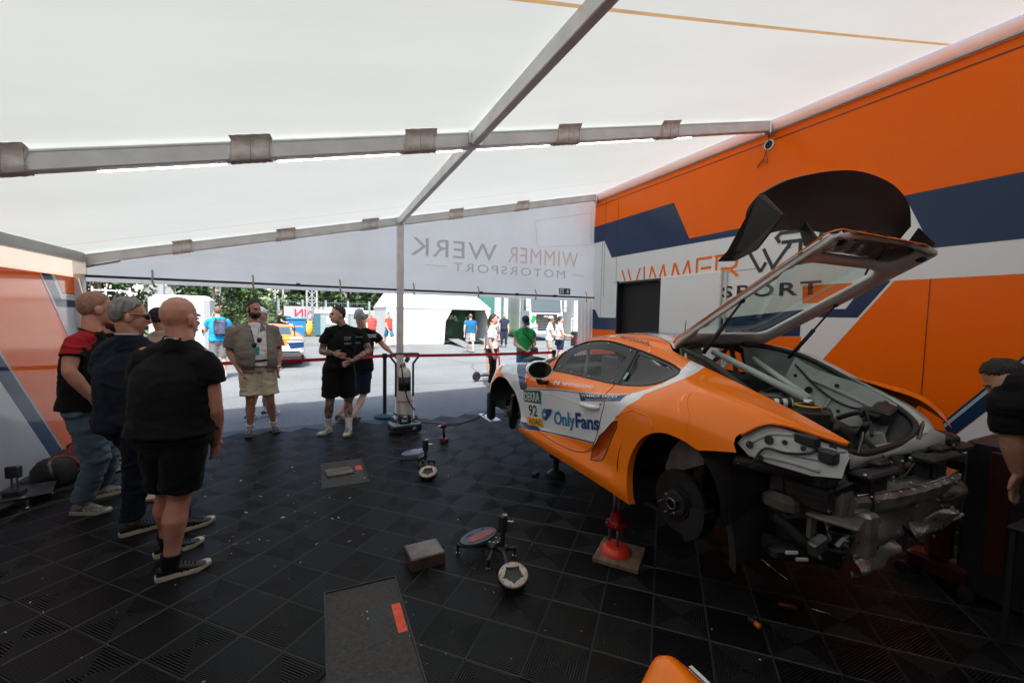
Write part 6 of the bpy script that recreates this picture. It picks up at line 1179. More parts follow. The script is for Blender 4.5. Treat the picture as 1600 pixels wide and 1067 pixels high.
def make_person(key, label, outfit, loc, J, group=None, vox=.011):
    """one continuous body; clothes, hair, shoes are its parts.  J = joints in world coordinates"""
    o = dict(skin=m_skin, belly=.02, arm=1., leg=1., sleeve=.5, shirt=m_tblk, hem=-.08, pants=m_tblk, plen=.85, shoe=m_shoe_k, sole=m_sole, sock=None, hair=None, look=None, hs=1., fit=1., shirtpaint=None, pfit=1., hands=.35, tattoo=False); o.update(outfit)
    J = dict(J); X, Yd = frame_of(J); J['look'] = o['look'] or tuple(Yd); J['w'] = o['fit']
    root = base('person', label, 'person', loc, group)
    # shoes first: they fix the ankles
    feet = {}
    for s in 'LR':
        if s + 'toe' not in J: continue
        h, t = V(J[s + 'heel']), V(J[s + 'toe']); m_ = (h + t) / 2; d = (t - h); d.z = 0; d = d.normalized() if d.length > .02 else Yd.copy(); z0 = o.get('lift', {}).get(s, 0); h = m_ - d * .135 + V((0, 0, z0)); feet[s] = (h, d); J[s + 'a'] = h + d * .065 + V((0, 0, .09))
    bd = MB(); sd = {'L': -1, 'R': 1}; A = o['arm']; G = o['leg']
    trunk(bd, J, X, -.012, None, o['belly'], Yd=Yd)
    hx, hd, hz = head_axes(J); H = V(J['head']); s_ = o['hs']; Mh = Matrix((hx, hd, hz)).transposed()
    def hp(x, y, z): return H + (hx * x + hd * y + hz * z) * s_
    nb = V(J['neck']); nf = .62 + .38 * A + max(0, A - 1.1) * .5; limb(bd, [nb - V((0, 0, .07)), nb, hp(0, -.02, -.05)], [.075 * (.8 + .2 * A), .060 * nf, .057 * nf], 12)
    for c, r in (((0, -.012, .022), (.077, .096, .098)), ((0, .022, -.045), (.062, .074, .080)), ((0, .066, -.098), (.030, .024, .022)), ((0, .03, -.085), (.050, .05, .035)), ((0, .084, .018), (.050, .016, .012)), ((.034, .070, -.028), (.020, .020, .018)), ((-.034, .070, -.028), (.020, .020, .018)), ((0, .092, -.070), (.024, .012, .012))):
        bd.ball(hp(*c), V(r) * s_, 14, M=Mh)
    bd.tube([hp(0, .090, .012), hp(0, .104, -.018), hp(0, .112, -.034), hp(0, .092, -.046)], [.008 * s_, .012 * s_, .016 * s_, .010 * s_], 8)
    for q in (-1, 1): bd.ball(hp(.078 * q, -.008, -.018), V((.013, .024, .036)) * s_, 10, M=Mh @ Matrix.Rotation(R_(18 * q), 3, 'Z'))
    for s in 'LR':
        S, E, W_ = V(J[s + 's']), V(J[s + 'e']), V(J[s + 'w']); limb(bd, [S] + seg(S, E, (.25, .6, .95)), [.044 * min(A, 1.1), .050 * min(A, 1.1), .049 * A, .042 * A]); limb(bd, [E] + seg(E, W_, (.3, .7, 1)), [.043 * A, .046 * A, .036 * A, .027 * A])
        hdv = V(o.get('hand' + s) or (W_ - E)).normalized(); sv = o.get('side' + s); sv = V(sv) if sv else Yd; build_hand(bd, W_, hdv, sv, 1.0, o['hands'] if not isinstance(o['hands'], dict) else o['hands'][s], fs=max(1., vox / .0085))
        Hp, K = V(J[s + 'h']), V(J[s + 'k']); An = V(J[s + 'a']) if s + 'a' in J else K + V((0, 0, -.42)); limb(bd, [Hp] + seg(Hp, K, (.3, .7, 1)), [.088 * G, .086 * G, .066 * G, .056 * G]); bk = -Yd * .016
        limb(bd, [K, K.lerp(An, .15) + bk * .5, K.lerp(An, .33) + bk, K.lerp(An, .7), An], [.054 * G, .053 * G, .060 * G, .040 * G, .034 * G])
        if s in feet: h, d = feet[s]; limb(bd, [An, h + d * .06 + V((0, 0, .045))], [.030, .022]); limb(bd, [h + d * .05 + V((0, 0, .038)), h + d * .17 + V((0, 0, .030))], [.020, .014])
    pf = None
    mats = [o['skin']]
    if o['tattoo']: mats.append(m_tat); zz = V(J['neck']).z; pf = lambda c: 1 if c.z < zz - .10 else 0
    remesh(bd, 'body', mats, root, vox * (.8 if vox < .014 else 1), 3, paint=pf)
    # shirt
    if o['shirt']:
        b = MB(); trunk(b, J, X, .016, o['hem'], o['belly'], Yd=Yd); f = o['sleeve']
        sh = (V(J['Ls']) + V(J['Rs'])) / 2
        b.tube([sh + V((0, 0, -.04)), sh.lerp(nb, .55), nb + V((0, 0, -.005))], [.12, .088 * (.7 + .3 * A), .068 * nf], 14, ry=[.085, .080 * (.7 + .3 * A), .068 * nf], up=X)
        As = min(A, 1.12); sl = o.get('slim', 0)
        for s in 'LR':
            S, E, W_ = V(J[s + 's']), V(J[s + 'e']), V(J[s + 'w']); inn = S.lerp(sh, .45); dn = V((0, 0, -.032))
            limb(b, [nb.lerp(S, .22) + V((0, 0, -.042)), nb.lerp(S, .62) + V((0, 0, -.030)), S + dn], [.062 * As - sl, .062 * As - sl, .064 * As - sl], 12)
            if f <= 1: b.tube([inn + dn, S + dn, S.lerp(E, f * .5), S.lerp(E, f)], [.070 * As - sl, .072 * As - sl, .070 * A - sl, .071 * A * (1.0 + .08 * o.get('loose', .5)) - sl], 12)
            else: b.tube([inn, S, S.lerp(E, .5), E], [.075 * A, .072 * A, .064 * A, .060 * A], 12); limb(b, [E, E.lerp(W_, f - 1)], [.058 * A, .045 * A], 12, True); b.ball(E, .058 * A, 10)
        pm = o['shirtpaint']; remesh(b, o.get('shirtname', 't_shirt'), [o['shirt']] + ([pm[0]] if pm else []), root, vox, 4, .011 * o.get('loose', .5) + .004, 6.0, seed=H.x * 7, paint=(lambda c: int(pm[1](c, J, X, Yd))) if pm else None)
    # trousers or shorts
    if o['pants']:
        b = MB(); pel = V(J['pel']); pl = o['plen']; q = o['pfit']; sh = (V(J['Ls']) + V(J['Rs'])) / 2; ax = (sh - pel)
        up_ = .06
        b.tube([pel + ax * up_ + Yd * o['belly'] * .4, pel + ax * .02 + Yd * o['belly'] * .3, pel - V((0, 0, .07)), pel - V((0, 0, .15))], [(.150 * o['fit'] + o['belly'] * .4), .168 * o['fit'] * (.6 + .4 * q), .180 * o['fit'] * q, .12 * o['fit'] * q], 18, ry=[(.112 * o['fit'] + o['belly'] * .4), .124 * o['fit'], .132 * o['fit'], .09], up=X)
        for s in 'LR':
            Hp, K = V(J[s + 'h']), V(J[s + 'k']); An = V(J[s + 'a']) if s + 'a' in J else K + V((0, 0, -.42)); w = o['fit'] ** .5
            if pl <= 1: b.tube([Hp + V((0, 0, .03)), Hp.lerp(K, .3), Hp.lerp(K, pl * .7), Hp.lerp(K, pl)], [.102 * q * w, .105 * q * w, .098 * q * w, .100 * q * w], 14)
            else: e = K.lerp(An, pl - 1); b.tube([Hp + V((0, 0, .03)), Hp.lerp(K, .3), Hp.lerp(K, .75), K, K.lerp(e, .25), K.lerp(e, .6), e + V((0, 0, .02)), e], [.102 * q * w, .100 * q * w, .082 * q * w, .074 * q * w, .072 * q * w, .066 * q * w, .066 * q * w, .068 * q * w], 14)
        remesh(b, o.get('pantsname', 'shorts' if pl <= 1 else 'trousers'), o['pants'], root, vox, 4, .013 if pl > 1 else .010, 6.5, seed=H.y * 5)
    # shoes and socks
    for s, (h, d) in feet.items():
        x = d.cross(V((0, 0, 1))); n = 16; vs = []; lay = [(0, 1.0, 0), (.008, 1.03, 0), (.026, 1.02, 0)]
        out = [(-.012, .0), (-.008, .026), (.03, .036), (.09, .033), (.15, .043), (.20, .045), (.245, .036), (.272, .016)]; out = out + [(a, -c) for a, c in out[::-1] if c > 0]
        b = MB(); nn = len(out)
        for z, k, _ in lay: vs += [h + d * (.13 + (a - .13) * k) + x * (c * k) + V((0, 0, z + (.012 if a > .24 else 0))) for a, c in out]
        b.add(vs, [(i * nn + j, i * nn + (j + 1) % nn, (i + 1) * nn + (j + 1) % nn, (i + 1) * nn + j) for i in range(2) for j in range(nn)] + [tuple(range(nn - 1, -1, -1)), tuple(range(2 * nn, 3 * nn))]); b2 = b
        u = MB(); Z = V((0, 0, 1))
        rings = [(-.006, .026, .070, .0), (.03, .036, .088, 0), (.075, .036, .092, 0), (.115, .036, .082, 0), (.155, .041, .062, 0), (.20, .042, .048, 0), (.245, .032, .038, 0), (.268, .012, .026, 0)]
        vs = []; m = 12
        for a, w, tp, _ in rings:
            for k in range(m): t = 2 * pi * k / m; vs.append(h + d * a + x * (w * cos(t)) + Z * (.022 + (tp - .022) * (.5 + .5 * sin(t))))
        u.add(vs, [(i * m + j, i * m + (j + 1) % m, (i + 1) * m + (j + 1) % m, (i + 1) * m + j) for i in range(len(rings) - 1) for j in range(m)] + [tuple(range(m)), tuple(range(len(rings) * m - 1, (len(rings) - 1) * m - 1, -1))])
        sh_ = u.build('shoe', o['shoe'], root, True); b2.build('sole', o['sole'], sh_, True, 50)
        if vox < .014:
            for k in range(5):
                c = h + d * (.11 + .02 * k) + Z * (.086 - .0085 * k); l_ = MB(); l_.tube([c - x * .022, c + Z * .004, c + x * .022], .0035, 5); l_.build('lace', o.get('lace', m_sole), sh_, True)
            for q in (-1, 1):
                l_ = MB()
                for k in range(2): c = h + d * (.10 + .03 * k) + x * (q * .038) + Z * .05; l_.tube([c, c + d * .025 - Z * .022], .004, 5)
                l_.build('side_stripe', o.get('lace', m_sole), sh_)
        if o['sock']:
            an, K = V(J[s + 'a']), V(J[s + 'k']); f = o.get('sockh', .25); b = MB(); b.tube([an - Z * .03, an, an.lerp(K, f * .5), an.lerp(K, f)], [.044 * G, .041 * G, .044 * G, .050 * G], 12); b.build('sock', o['sock'], root, True, 50)
    # hair, brows, eyes, mouth
    def shell(nm, m, c, r, keep, nz=.004, seed=0, n=44, th=.010):
        b = MB(); b.ball((0, 0, 0), 1, n); out = MB(); vs = []; 
        for p in b.v: p = V(p); k = 1 + nz * 12 * mnoise.noise(p * 4 + V((seed, 0, 0))) + nz * 7 * mnoise.noise(p * 14 + V((seed, 0, 0))); vs.append(V((c[0] + r[0] * p.x * k, c[1] + r[1] * p.y * k, c[2] + r[2] * p.z * k)))
        fs = [f for f in b.f if keep(sum((vs[i] for i in f), V((0, 0, 0))) / len(f))]; us = sorted({i for f in fs for i in f}); mp = {i: k for k, i in enumerate(us)}
        if not fs: return
        out.add([hp(*vs[i]) for i in us], [tuple(mp[i] for i in f) for f in fs]); ob = out.build(nm, m, root, True); so = ob.modifiers.new('thickness', 'SOLIDIFY'); so.thickness = th; so.offset = -1; return ob
    hr = o['hair']
    if hr == 'short' or hr == 'grey' or hr == 'silver' or hr == 'light' or hr == 'swept':
        m = {'short': m_hair_d, 'swept': m_hair_d, 'grey': m_hair_g, 'silver': m_hair_s, 'light': m_hair_b}[hr]
        shell('hair', m, (0, -.014, .024), (.0805, .1005, .103), lambda p: p.z > .062 + 1.25 * (p.y - .03) and p.z > -.082 and not (abs(p.x) > .05 and p.y > -.035 and p.z < .012), .006, H.x * 3)
    elif hr == 'stubble': shell('hair', mat('shaved_hair_stubble', (.30, .155, .11), .7, 0, .3, 60), (0, -.012, .022), (.0772, .0962, .0982), lambda p: p.z > .06 + 1.25 * (p.y - .03) and p.z > -.07, .0, 0, th=.0002)
    elif hr == 'long':
        shell('hair', m_hair_d, (0, -.016, .024), (.084, .106, .108), lambda p: p.z > .055 + 1.2 * (p.y - .03) and p.z > -.085, .006, 2)
        b = MB(); limb(b, [hp(0, -.10, .02), hp(0, -.13, -.03), hp(0, -.12, -.13), hp(0, -.10, -.20)], [.025, .035, .03, .015]); b.build('pony_tail', m_hair_d, root, True)
    elif hr == 'cap' or hr == 'whitecap':
        m = m_dnavy if hr == 'cap' else m_twhite; shell('cap', m, (0, -.012, .03), (.086, .104, .102), lambda p: p.z > .028, .0, 0)
        b = MB(); vs = []
        for i in range(9): a = pi * i / 8; vs += [hp(.078 * cos(a), .055 + .045 * sin(a), .036), hp(.075 * cos(a), .065 + .125 * sin(a), .022)]
        b.add(vs, [(2 * i, 2 * i + 1, 2 * i + 3, 2 * i + 2) for i in range(8)]); ob = b.build('cap_peak', m, root, True); so = ob.modifiers.new('thickness', 'SOLIDIFY'); so.thickness = .006
        if hr == 'cap': shell('hair', m_hair_d if not o.get('redhair') else mat('ginger_hair', (.30, .09, .03), .6), (0, -.016, .015), (.081, .100, .10), lambda p: p.z < .035 and p.y < -.01 and p.z > -.09, .004, 0)
    elif hr == 'hat':
        b = MB(); Q = Mh; b.lathe([(.13, .035), (.125, .03), (.09, .045), (.086, .09), (.06, .125), (.0001, .13)], hp(0, 0, 0), 18, M=Q); b.build('sun_hat', m_khaki, root, True); shell('hair', m_hair_d, (0, -.016, .015), (.081, .100, .10), lambda p: p.z < .04 and p.y < .0, .004, 0)
    if o.get('face', vox < .014):
        for q in (-1, 1):
            b = MB(); b.ball(hp(.031 * q, .082, -.002), V((.013, .007, .006)) * s_, 8, M=Mh); b.build('eye', m_eye, root, True)
            b = MB(); b.tube([hp(.014 * q, .097, .016), hp(.032 * q, .094, .020), hp(.050 * q, .080, .014)], .0045 * s_, 6); b.build('eyebrow', m_hair_d if hr not in ('grey', 'silver') else m_hair_g, root, True)
        b = MB(); b.tube([hp(-.024, .093, -.070), hp(0, .104, -.068), hp(.024, .093, -.070)], .0050 * s_, 6); b.build('mouth', m_lip, root, True)
    if o.get('beard'): 
        b = MB(); hc = o['beard']
        shell('beard', m_hair_d, (0, .024, -.052), (.068, .082, .085), lambda p: p.z < -.052 and p.y > -.012 and not (abs(p.x) < .022 and -.078 < p.z < -.062 and p.y > .08), .008, 4); shell('moustache', m_hair_d, (0, .092, -.056), (.030, .018, .010), lambda p: True, .0, 0, 12)
        for q in (-1, 1): shell('sideburn', m_hair_d, (.066 * q, .008, -.02), (.014, .020, .050), lambda p: True, .0, 0, 12)
    if o.get('shades'):
        b = MB()
        for q in (-1, 1): b.ball(hp(.034 * q, .098, .0), V((.028, .008, .020)) * s_, 10, M=Mh); b.tube([hp(.060 * q, .090, .004), hp(.082 * q, .04, .006), hp(.084 * q, -.01, .004)], .0035, 6)
        b.tube([hp(-.012, .106, .006), hp(.012, .106, .006)], .004, 6); b.build('sunglasses', m_cblk, root, True)
    if o.get('lanyard'):
        m = o['lanyard']; b = MB(); sh = (V(J['Ls']) + V(J['Rs'])) / 2; f_ = .135 * o['fit'] + o['belly'] * .8
        for q in (-1, 1): b.tube(smooth_path([nb - Yd * .065 + X * .035 * q + V((0, 0, .0)), nb + X * .070 * q - V((0, 0, .012)), nb + X * .055 * q + Yd * .075 - V((0, 0, .06)), nb + X * .03 * q + Yd * (f_ - .01) - V((0, 0, .16)), nb + X * .004 * q + Yd * (f_ + .02) - V((0, 0, .30))], 5), .007, 6, ry=.0025)
        b.tube([nb - Yd * .066 - X * .035, nb - Yd * .075, nb - Yd * .066 + X * .035], .007, 6, ry=.0025)
        ly = b.build('lanyard', m, root, True)
        for q in (-.9, .9, .1):
            b = MB(); b.bbox(nb - Yd * .074 + X * .030 * q + V((0, 0, .002)), (.03, .004, .009), .001, M=Matrix((X, Yd, V((0, 0, 1)))).transposed()); b.build('lanyard_print', m_twhite, ly)
        if o.get('card'): b = MB(); b.bbox(nb + Yd * (f_ + .028) - V((0, 0, .36)), (.075, .004, .10), .002, M=Matrix((X, Yd, V((0, 0, 1)))).transposed()); b.build('pass_card', mat('teal_pass_card', (.05, .28, .36), .4), ly)
    return root, J, X, Yd
def stance(x, y, face, h=1.75, walk=0., arms='down', w=1.):
    """joints of a standing or walking figure facing the given heading (degrees from +Y, clockwise)"""
    a = R_(face); F = V((sin(a), cos(a), 0)); Rt = V((cos(a), -sin(a), 0)); k = h / 1.78; Z = V((0, 0, 1)); O = V((x, y, 0))
    def p(r, f, z): return tuple(O + (Rt * r + F * f + Z * z) * k)
    J = dict(head=p(0, .03, 1.655), neck=p(0, 0, 1.515), Ls=p(-.185 * w, 0, 1.43), Rs=p(.185 * w, 0, 1.43), pel=p(0, 0, .96), Lh=p(-.09, 0, .90), Rh=p(.09, 0, .90))
    st = .30 * walk
    for s, q, g in (('L', -1, 1), ('R', 1, -1)):
        J[s + 'k'] = p(.10 * q, st * .6 * g + .03, .49); J[s + 'heel'] = p(.11 * q, st * g - .08, 0); J[s + 'toe'] = p(.125 * q, st * g + .18, 0)
        if arms == 'down': J[s + 'e'] = p(.235 * w * q, -.03 - st * .4 * g, 1.12); J[s + 'w'] = p(.235 * w * q, .06 - st * .7 * g, .86)
        elif arms == 'front': J[s + 'e'] = p(.24 * w * q, .0, 1.12); J[s + 'w'] = p(.06 * q, .24, 1.0)
        elif arms == 'fwd': J[s + 'e'] = p(.23 * w * q, .08, 1.13); J[s + 'w'] = p(.17 * q, .32, 1.06)
        elif arms == 'phone':
            J[s + 'e'] = p(.26 * w * q, .05, 1.14) if q > 0 else p(-.25 * w, .12, 1.16); J[s + 'w'] = p(.22 * q, .15, .95) if q > 0 else p(-.13, .15, 1.50)
    return J

# --- the men inside the tent
make_person('bald', 'broad bald man seen from behind in black shirt and black shorts, nearest of the group', dict(skin=m_skin3, fit=1.24, arm=1.28, leg=1.2, belly=.05, hair=None, shirt=m_tblk, hem=-.06, pants=m_tblk, plen=.82, pfit=1.06, shoe=m_shoe_k, sole=m_sole, sock=m_tblk, sockh=.14, look=(.50, .87, -.02), hs=1.12, lanyard=m_tblk, loose=.4, sleeve=.52, lace=m_tblk), (-.86, 3.3, 0), PJ['bald'], vox=.010)
make_person('navy', 'grey haired man in navy polo shirt, sunglasses and dark trousers', dict(skin=m_skin, fit=1.16, arm=1.15, leg=1.0, belly=.03, hs=1.08, hair='grey', shades=True, shirt=m_tnavy, hem=-.16, pants=m_tnavy, plen=1.93, pfit=1.0, shoe=m_shoe_k, sole=m_sole, lace=m_tblk, look=(.93, .35, -.12), lanyard=m_lblue, loose=.6, sleeve=.6, shirtname='polo_shirt'), (-1.2, 3.98, 0), PJ['navy'], vox=.010)
make_person('red', 'bald man in black team shirt with red shoulder panels and pale jeans', dict(skin=m_skin3, fit=1.12, arm=1.04, leg=1.05, belly=.03, hair='stubble', hs=1.14, shirt=m_tblk, hem=-.07, pants=m_jean, plen=1.92, pfit=1.06, shoe=m_shoe_p, sole=m_sole, look=(.80, .60, -.06), lanyard=m_tblk, loose=.5, sleeve=.55, shirtpaint=(m_redp, lambda c, J, X, Y: (abs((c - V(J['Rs'])).dot(Y) + .0) < .075 and (c - V(J['Rs'])).dot(X) > -.12 and c.z > V(J['Rs']).z - .085) or (abs((c - V(J['Ls'])).dot(Y)) < .075 and (c - V(J['Ls'])).dot(X) < .12 and c.z > V(J['Ls']).z - .13))), (-1.68, 4.5, 0), PJ['red'], vox=.010)
p_, J_, X_, Y_ = make_person('vest', 'bearded man in open grey-brown shirt over white vest and beige shorts', dict(skin=m_skin, fit=1.18, arm=1.12, leg=1.05, belly=.05, hair='short', beard=True, shirt=m_twhite, slim=.026, shirtname='vest_top', hem=-.05, sleeve=.12, pants=m_beige, plen=.86, pfit=1.16, shoe=mat('dark_green_suede_shoe', (.02, .035, .038), .7, 0, .2, 20), sole=m_soleg, sock=m_sock, sockh=.16, look=(.62, -.78, -.12), card=True, lanyard=m_tblk, loose=.4), (-.74, 6.5, 0), PJ['vest'], vox=.011)
# his open over-shirt: a loose shell with a gap down the front
def overshirt(root, J, X, Y, m, fit, belly):
    b = MB(); Jw = dict(J); trunk(b, Jw, X, .034, -.20, belly, Yd=Y); sh = (V(J['Ls']) + V(J['Rs'])) / 2
    b.tube([sh + V((0, 0, -.05)), sh.lerp(V(J['neck']), .6)], [.13, .09], 14, ry=[.10, .085], up=X)
    for s in 'LR': limb(b, [V(J['neck']).lerp(V(J[s + 's']), .25) + V((0, 0, -.030)), V(J['neck']).lerp(V(J[s + 's']), .62) + V((0, 0, -.026)), V(J[s + 's']) + V((0, 0, -.034))], [.058, .060, .066], 12)
    for s in 'LR': S, E = V(J[s + 's']) + V((0, 0, -.03)), V(J[s + 'e']); b.tube([S.lerp(sh, .35), S, S.lerp(E, .4), S.lerp(E, .80)], [.072, .078, .084, .092], 14)
    o = remesh(b, 'open_shirt', m, root, .012, 4, .010, 4.6, seed=3); bm = bmesh.new(); bm.from_mesh(o.data); c0 = V(J['pel'])
    kill = [f for f in bm.faces if (lambda c: (c - c0).dot(Y) > .02 and -.075 - .02 * (c.z - 1) < (c - c0).dot(X) + .02 < .070 + max(0, (c.z - 1.36)) * .2)(f.calc_center_median()) or f.calc_center_median().z > V(J['neck']).z - .01 + .0]
    bmesh.ops.delete(bm, geom=kill, context='FACES'); bm.to_mesh(o.data); bm.free(); so = o.modifiers.new('thickness', 'SOLIDIFY'); so.thickness = .004
    for q in (-1, 1):
        b = MB(); nk = V(J['neck']); b.add([nk + X * .075 * q - Y * .05 + V((0, 0, .035)), nk + X * .085 * q + Y * .05 + V((0, 0, -.01)), nk + X * .06 * q + Y * .125 + V((0, 0, -.12)), nk + X * .13 * q + Y * .10 + V((0, 0, -.09)), nk + X * .13 * q - Y * .03 + V((0, 0, -.01))], [(0, 1, 2, 3, 4)]); c = b.build('collar', m, root, True); so = c.modifiers.new('thickness', 'SOLIDIFY'); so.thickness = .006
overshirt(p_, J_, X_, Y_, m_tgrey, 1.18, .05)
b = MB(); pl = V(J_['pel']); ring = [pl + V((0, 0, .055)) + X_ * (.215 * cos(2 * pi * k / 24)) + Y_ * (.178 * sin(2 * pi * k / 24) + .03) for k in range(25)]; b.tube(ring, .018, 6, ry=.008, up=(0, 0, 1), cap=False); b.build('belt', m_cblk, p_, True)
b = MB(); w_ = V(J_['Lw']); b.lathe([(.034, -.012), (.038, 0), (.034, .012)], w_, 14, M=(V(J_['Lw']) - V(J_['Le'])).to_track_quat('Z', 'Y').to_matrix()); b.build('wrist_watch', m_steel, p_, True)
b = MB()
for q in (-1, 1): b.ball(V(J_['neck']) + Y_ * .235 + X_ * (.03 * q - .01) - V((0, 0, .22 + .06 * (q > 0))), (.030, .012, .034), 10)
b.build('hanging_sunglasses', m_cblk, p_, True)
P7, J7, X7, Y7 = make_person('blk', 'tattooed man in black team shirt and black shorts with hands at his waist', dict(skin=m_skin2, tattoo=True, fit=1.04, arm=1.0, leg=1.05, belly=.0, hair='swept', shirt=m_tblk, hem=-.08, pants=m_tblk, plen=.86, pfit=1.14, shoe=m_shoe_c, sole=m_sole, sock=m_sock, sockh=.38, look=(-.93, -.36, -.04), loose=.5, sleeve=.62, handR=(.95, -.25, -.25), handL=(-.9, -.35, -.35), sideR=(0, 0, 1), sideL=(0, 0, 1), hands=.25, lace=m_tblk), (.19, 6.2, 0), PJ['blk'], vox=.0095)
def chest_text(root, J, X, Y, txt, u, z, size, m, f):
    o = V(J['neck']); return lettering(txt, m, o - X * u + Y * f + V((0, 0, z)), -X, (0, 0, 1), size, root, name='shirt_print')
m_print = mat('white_shirt_print', (.45, .45, .45), .7)
for txt, u, z, s in (('NEVER', -.03, -.17, .032), ('SECOND', -.03, -.195, .022), ('WIMMER', .12, -.165, .026), ('MÉRO', -.03, -.255, .036), ('SPORT', .12, -.245, .026)): chest_text(P7, J7, X7, Y7, txt, -u if False else u, z, s, m_print, .162)
b = MB(); w_ = V(J7['Rw']); b.lathe([(.030, -.010), (.034, 0), (.030, .010)], w_, 14, M=(V(J7['Rw']) - V(J7['Re'])).to_track_quat('Z', 'Y').to_matrix()); b.build('wrist_band', m_cblk, P7, True)
P8, J8, X8, Y8 = make_person('post', 'silver haired man in black team shirt resting one hand on the barrier post', dict(skin=m_skin, fit=1.12, arm=1.05, leg=1.05, belly=.03, hair='silver', shirt=m_tblk, hem=-.10, pants=m_dnavy, plen=.88, pfit=1.12, shoe=m_slate, sole=m_soleg, sock=None, look=(.35, .93, -.1), loose=.5, sleeve=.7, handR=(.6, .1, -.6)), (.72, 7.4, 0), PJ['post'], vox=.011)
lettering('WERK', m_print, V(J8['neck']) + X8 * .02 - Y8 * .150 + V((0, 0, -.16)), X8, (0, 0, 1), .06, P8, name='shirt_print', shear=.2, bold=.01)
make_person('face', 'man in dark shirt and shorts almost hidden behind the two men at left', dict(skin=m_skin3, fit=1.0, belly=.02, hair='short', shirt=m_tblk, pants=m_tblk, plen=.85, sock=m_sock, sockh=.3, look=(.97, -.1, -.05), beard=True), (-1.75, 5.45, 0), PJ['face'], vox=.012)
make_person('cap', 'man in dark cap and khaki shirt behind the bald man', dict(skin=m_skin, fit=1.0, hair='cap', shirt=m_khaki, pants=m_slate, plen=.85, look=(.6, .8, -.05)), (-2.0, 6.5, 0), PJ['cap'], vox=.014)
make_person('hid', 'man in white cap and dark shorts hidden behind the bearded man', dict(skin=m_skin, fit=1.0, hair='whitecap', shirt=m_twhite, pants=m_slate, plen=.85, shoe=mat('blue_running_shoe', (.03, .10, .18), .6), sole=m_twhite, sock=m_sock, sockh=.3, look=(.8, .6, 0)), (-.75, 7.7, 0), PJ['hid'], vox=.014)
PM = PJ['mech']; PM = dict(PM, Rheel=(3.82, .52, 0), Rtoe=(3.62, .70, 0), Lheel=(3.85, .20, 0), Ltoe=(3.63, .36, 0), pel=(3.72, .36, 1.0), Lh=(3.74, .26, .93), Rh=(3.70, .48, .93), Rk=(3.68, .58, .5), Lk=(3.70, .28, .5), Ls=(3.24, .42, 1.42))
make_person('mech', 'mechanic in black shirt bending over the tool cabinet at the right edge', dict(skin=m_skin, fit=1.0, arm=1.2, hair='short', shirt=m_tblk, pants=m_tblk, plen=1.9, hs=.86, shoe=m_tblk, sole=m_tblk, lace=m_tblk, look=(-.30, .62, -.72), sleeve=.85, handR=(0, .1, -1)), (3.6, .5, 0), PM, vox=.011)
# ------------------------------------------------------------------ the paddock beyond the tent
m_tentw = mat('white_marquee_cloth', (.62, .63, .63), .5, 0, .06, .8, .5, 1.5); m_dekra = mat('dark_green_display_wall', (.012, .06, .035), .5, 0, .2, 1.5); m_dgreen2 = mat('display_green', (.04, .13, .05), .5)
mq = base('marquee', 'long white marquee with an open bay and dark green interior', 'marquee', (6.4, 24.5, 0)); MQ0, MQ1, MQY, MQE = 3.37, 9.35, 23.2, 2.05
for c_, d_ in ((((MQ0 + 6.5) / 2, MQY, MQE / 2), (6.5 - MQ0, .03, MQE)), ((MQ0, MQY + 2.8, MQE / 2), (.03, 5.6, MQE)), ((MQ1, MQY + 2.8, MQE / 2), (.03, 5.6, MQE))): b = MB(); b.box(c_, d_); b.build('wall_cloth', m_tentw, mq)
b = MB(); b.add([(MQ0 - .05, MQY - .06, MQE), (MQ1 + .05, MQY - .06, MQE), (MQ1 - 1.3, MQY + 2.8, 4.0), (MQ0 + 1.0, MQY + 2.8, 4.0), (MQ0 - .05, MQY + 5.6, MQE), (MQ1 + .05, MQY + 5.6, MQE)], [(0, 1, 2, 3), (3, 2, 5, 4), (0, 3, 4), (1, 5, 2)]); b.build('roof_cloth', m_tentw, mq)
b = MB(); b.box(((MQ0 + MQ1) / 2, MQY - .05, MQE + .0), (MQ1 - MQ0, .02, .10)); b.build('eave_valance', m_tentw, mq)
for x in (4.6, 5.55, 6.5): b = MB(); b.box((x, MQY - .02, MQE / 2), (.03, .02, MQE)); b.build('cloth_seam', mat('grey_cloth_seam', (.55, .55, .55), .6), mq)
b = MB(); b.add([(6.5, MQY - .02, 2.0), (7.0, MQY - .02, 2.0), (6.62, MQY - .02, 1.3), (6.55, MQY - .02, .05), (6.5, MQY - .02, .05)], [(0, 1, 2, 3, 4)]); b.add([(MQ1, MQY - .02, 2.0), (MQ1 - .35, MQY - .02, 2.0), (MQ1 - .1, MQY - .02, 1.4), (MQ1, MQY - .02, .05)], [(0, 1, 2, 3)]); b.build('drawn_curtain', m_tentw, mq)
b = MB(); b.box((7.9, MQY + 2.6, 1.0), (2.9, .05, 2.0)); b.box((6.55, MQY + 1.2, 1.0), (.03, 2.3, 2.0)); b.box((7.9, MQY + 1.3, .12), (2.7, 2.4, .04)); b.build('display_wall', m_dekra, mq)
b = MB(); b.add([(7.25, MQY + 2.56, .45), (7.85, MQY + 2.56, .35), (7.75, MQY + 2.56, 1.0)], [(0, 1, 2)]); b.add([(8.0, MQY + 2.56, 1.2), (8.9, MQY + 2.56, 1.2), (8.45, MQY + 2.56, 2.0)], [(0, 1, 2)]); b.build('display_triangle', m_dgreen2, mq)
lettering('DEKRA', m_stw, (7.0, MQY + 2.55, 1.42), (1, 0, 0), (0, 0, 1), .34, mq, bold=.01)
for i, x in enumerate((8.05, 8.75)): b = MB(); b.box((x, MQY + 2.54, 1.35), (.22, .02, .07)); b.box((x - .03, MQY + 2.54, 1.50), (.10, .02, .14)); b.build('display_mark', m_stw, mq)
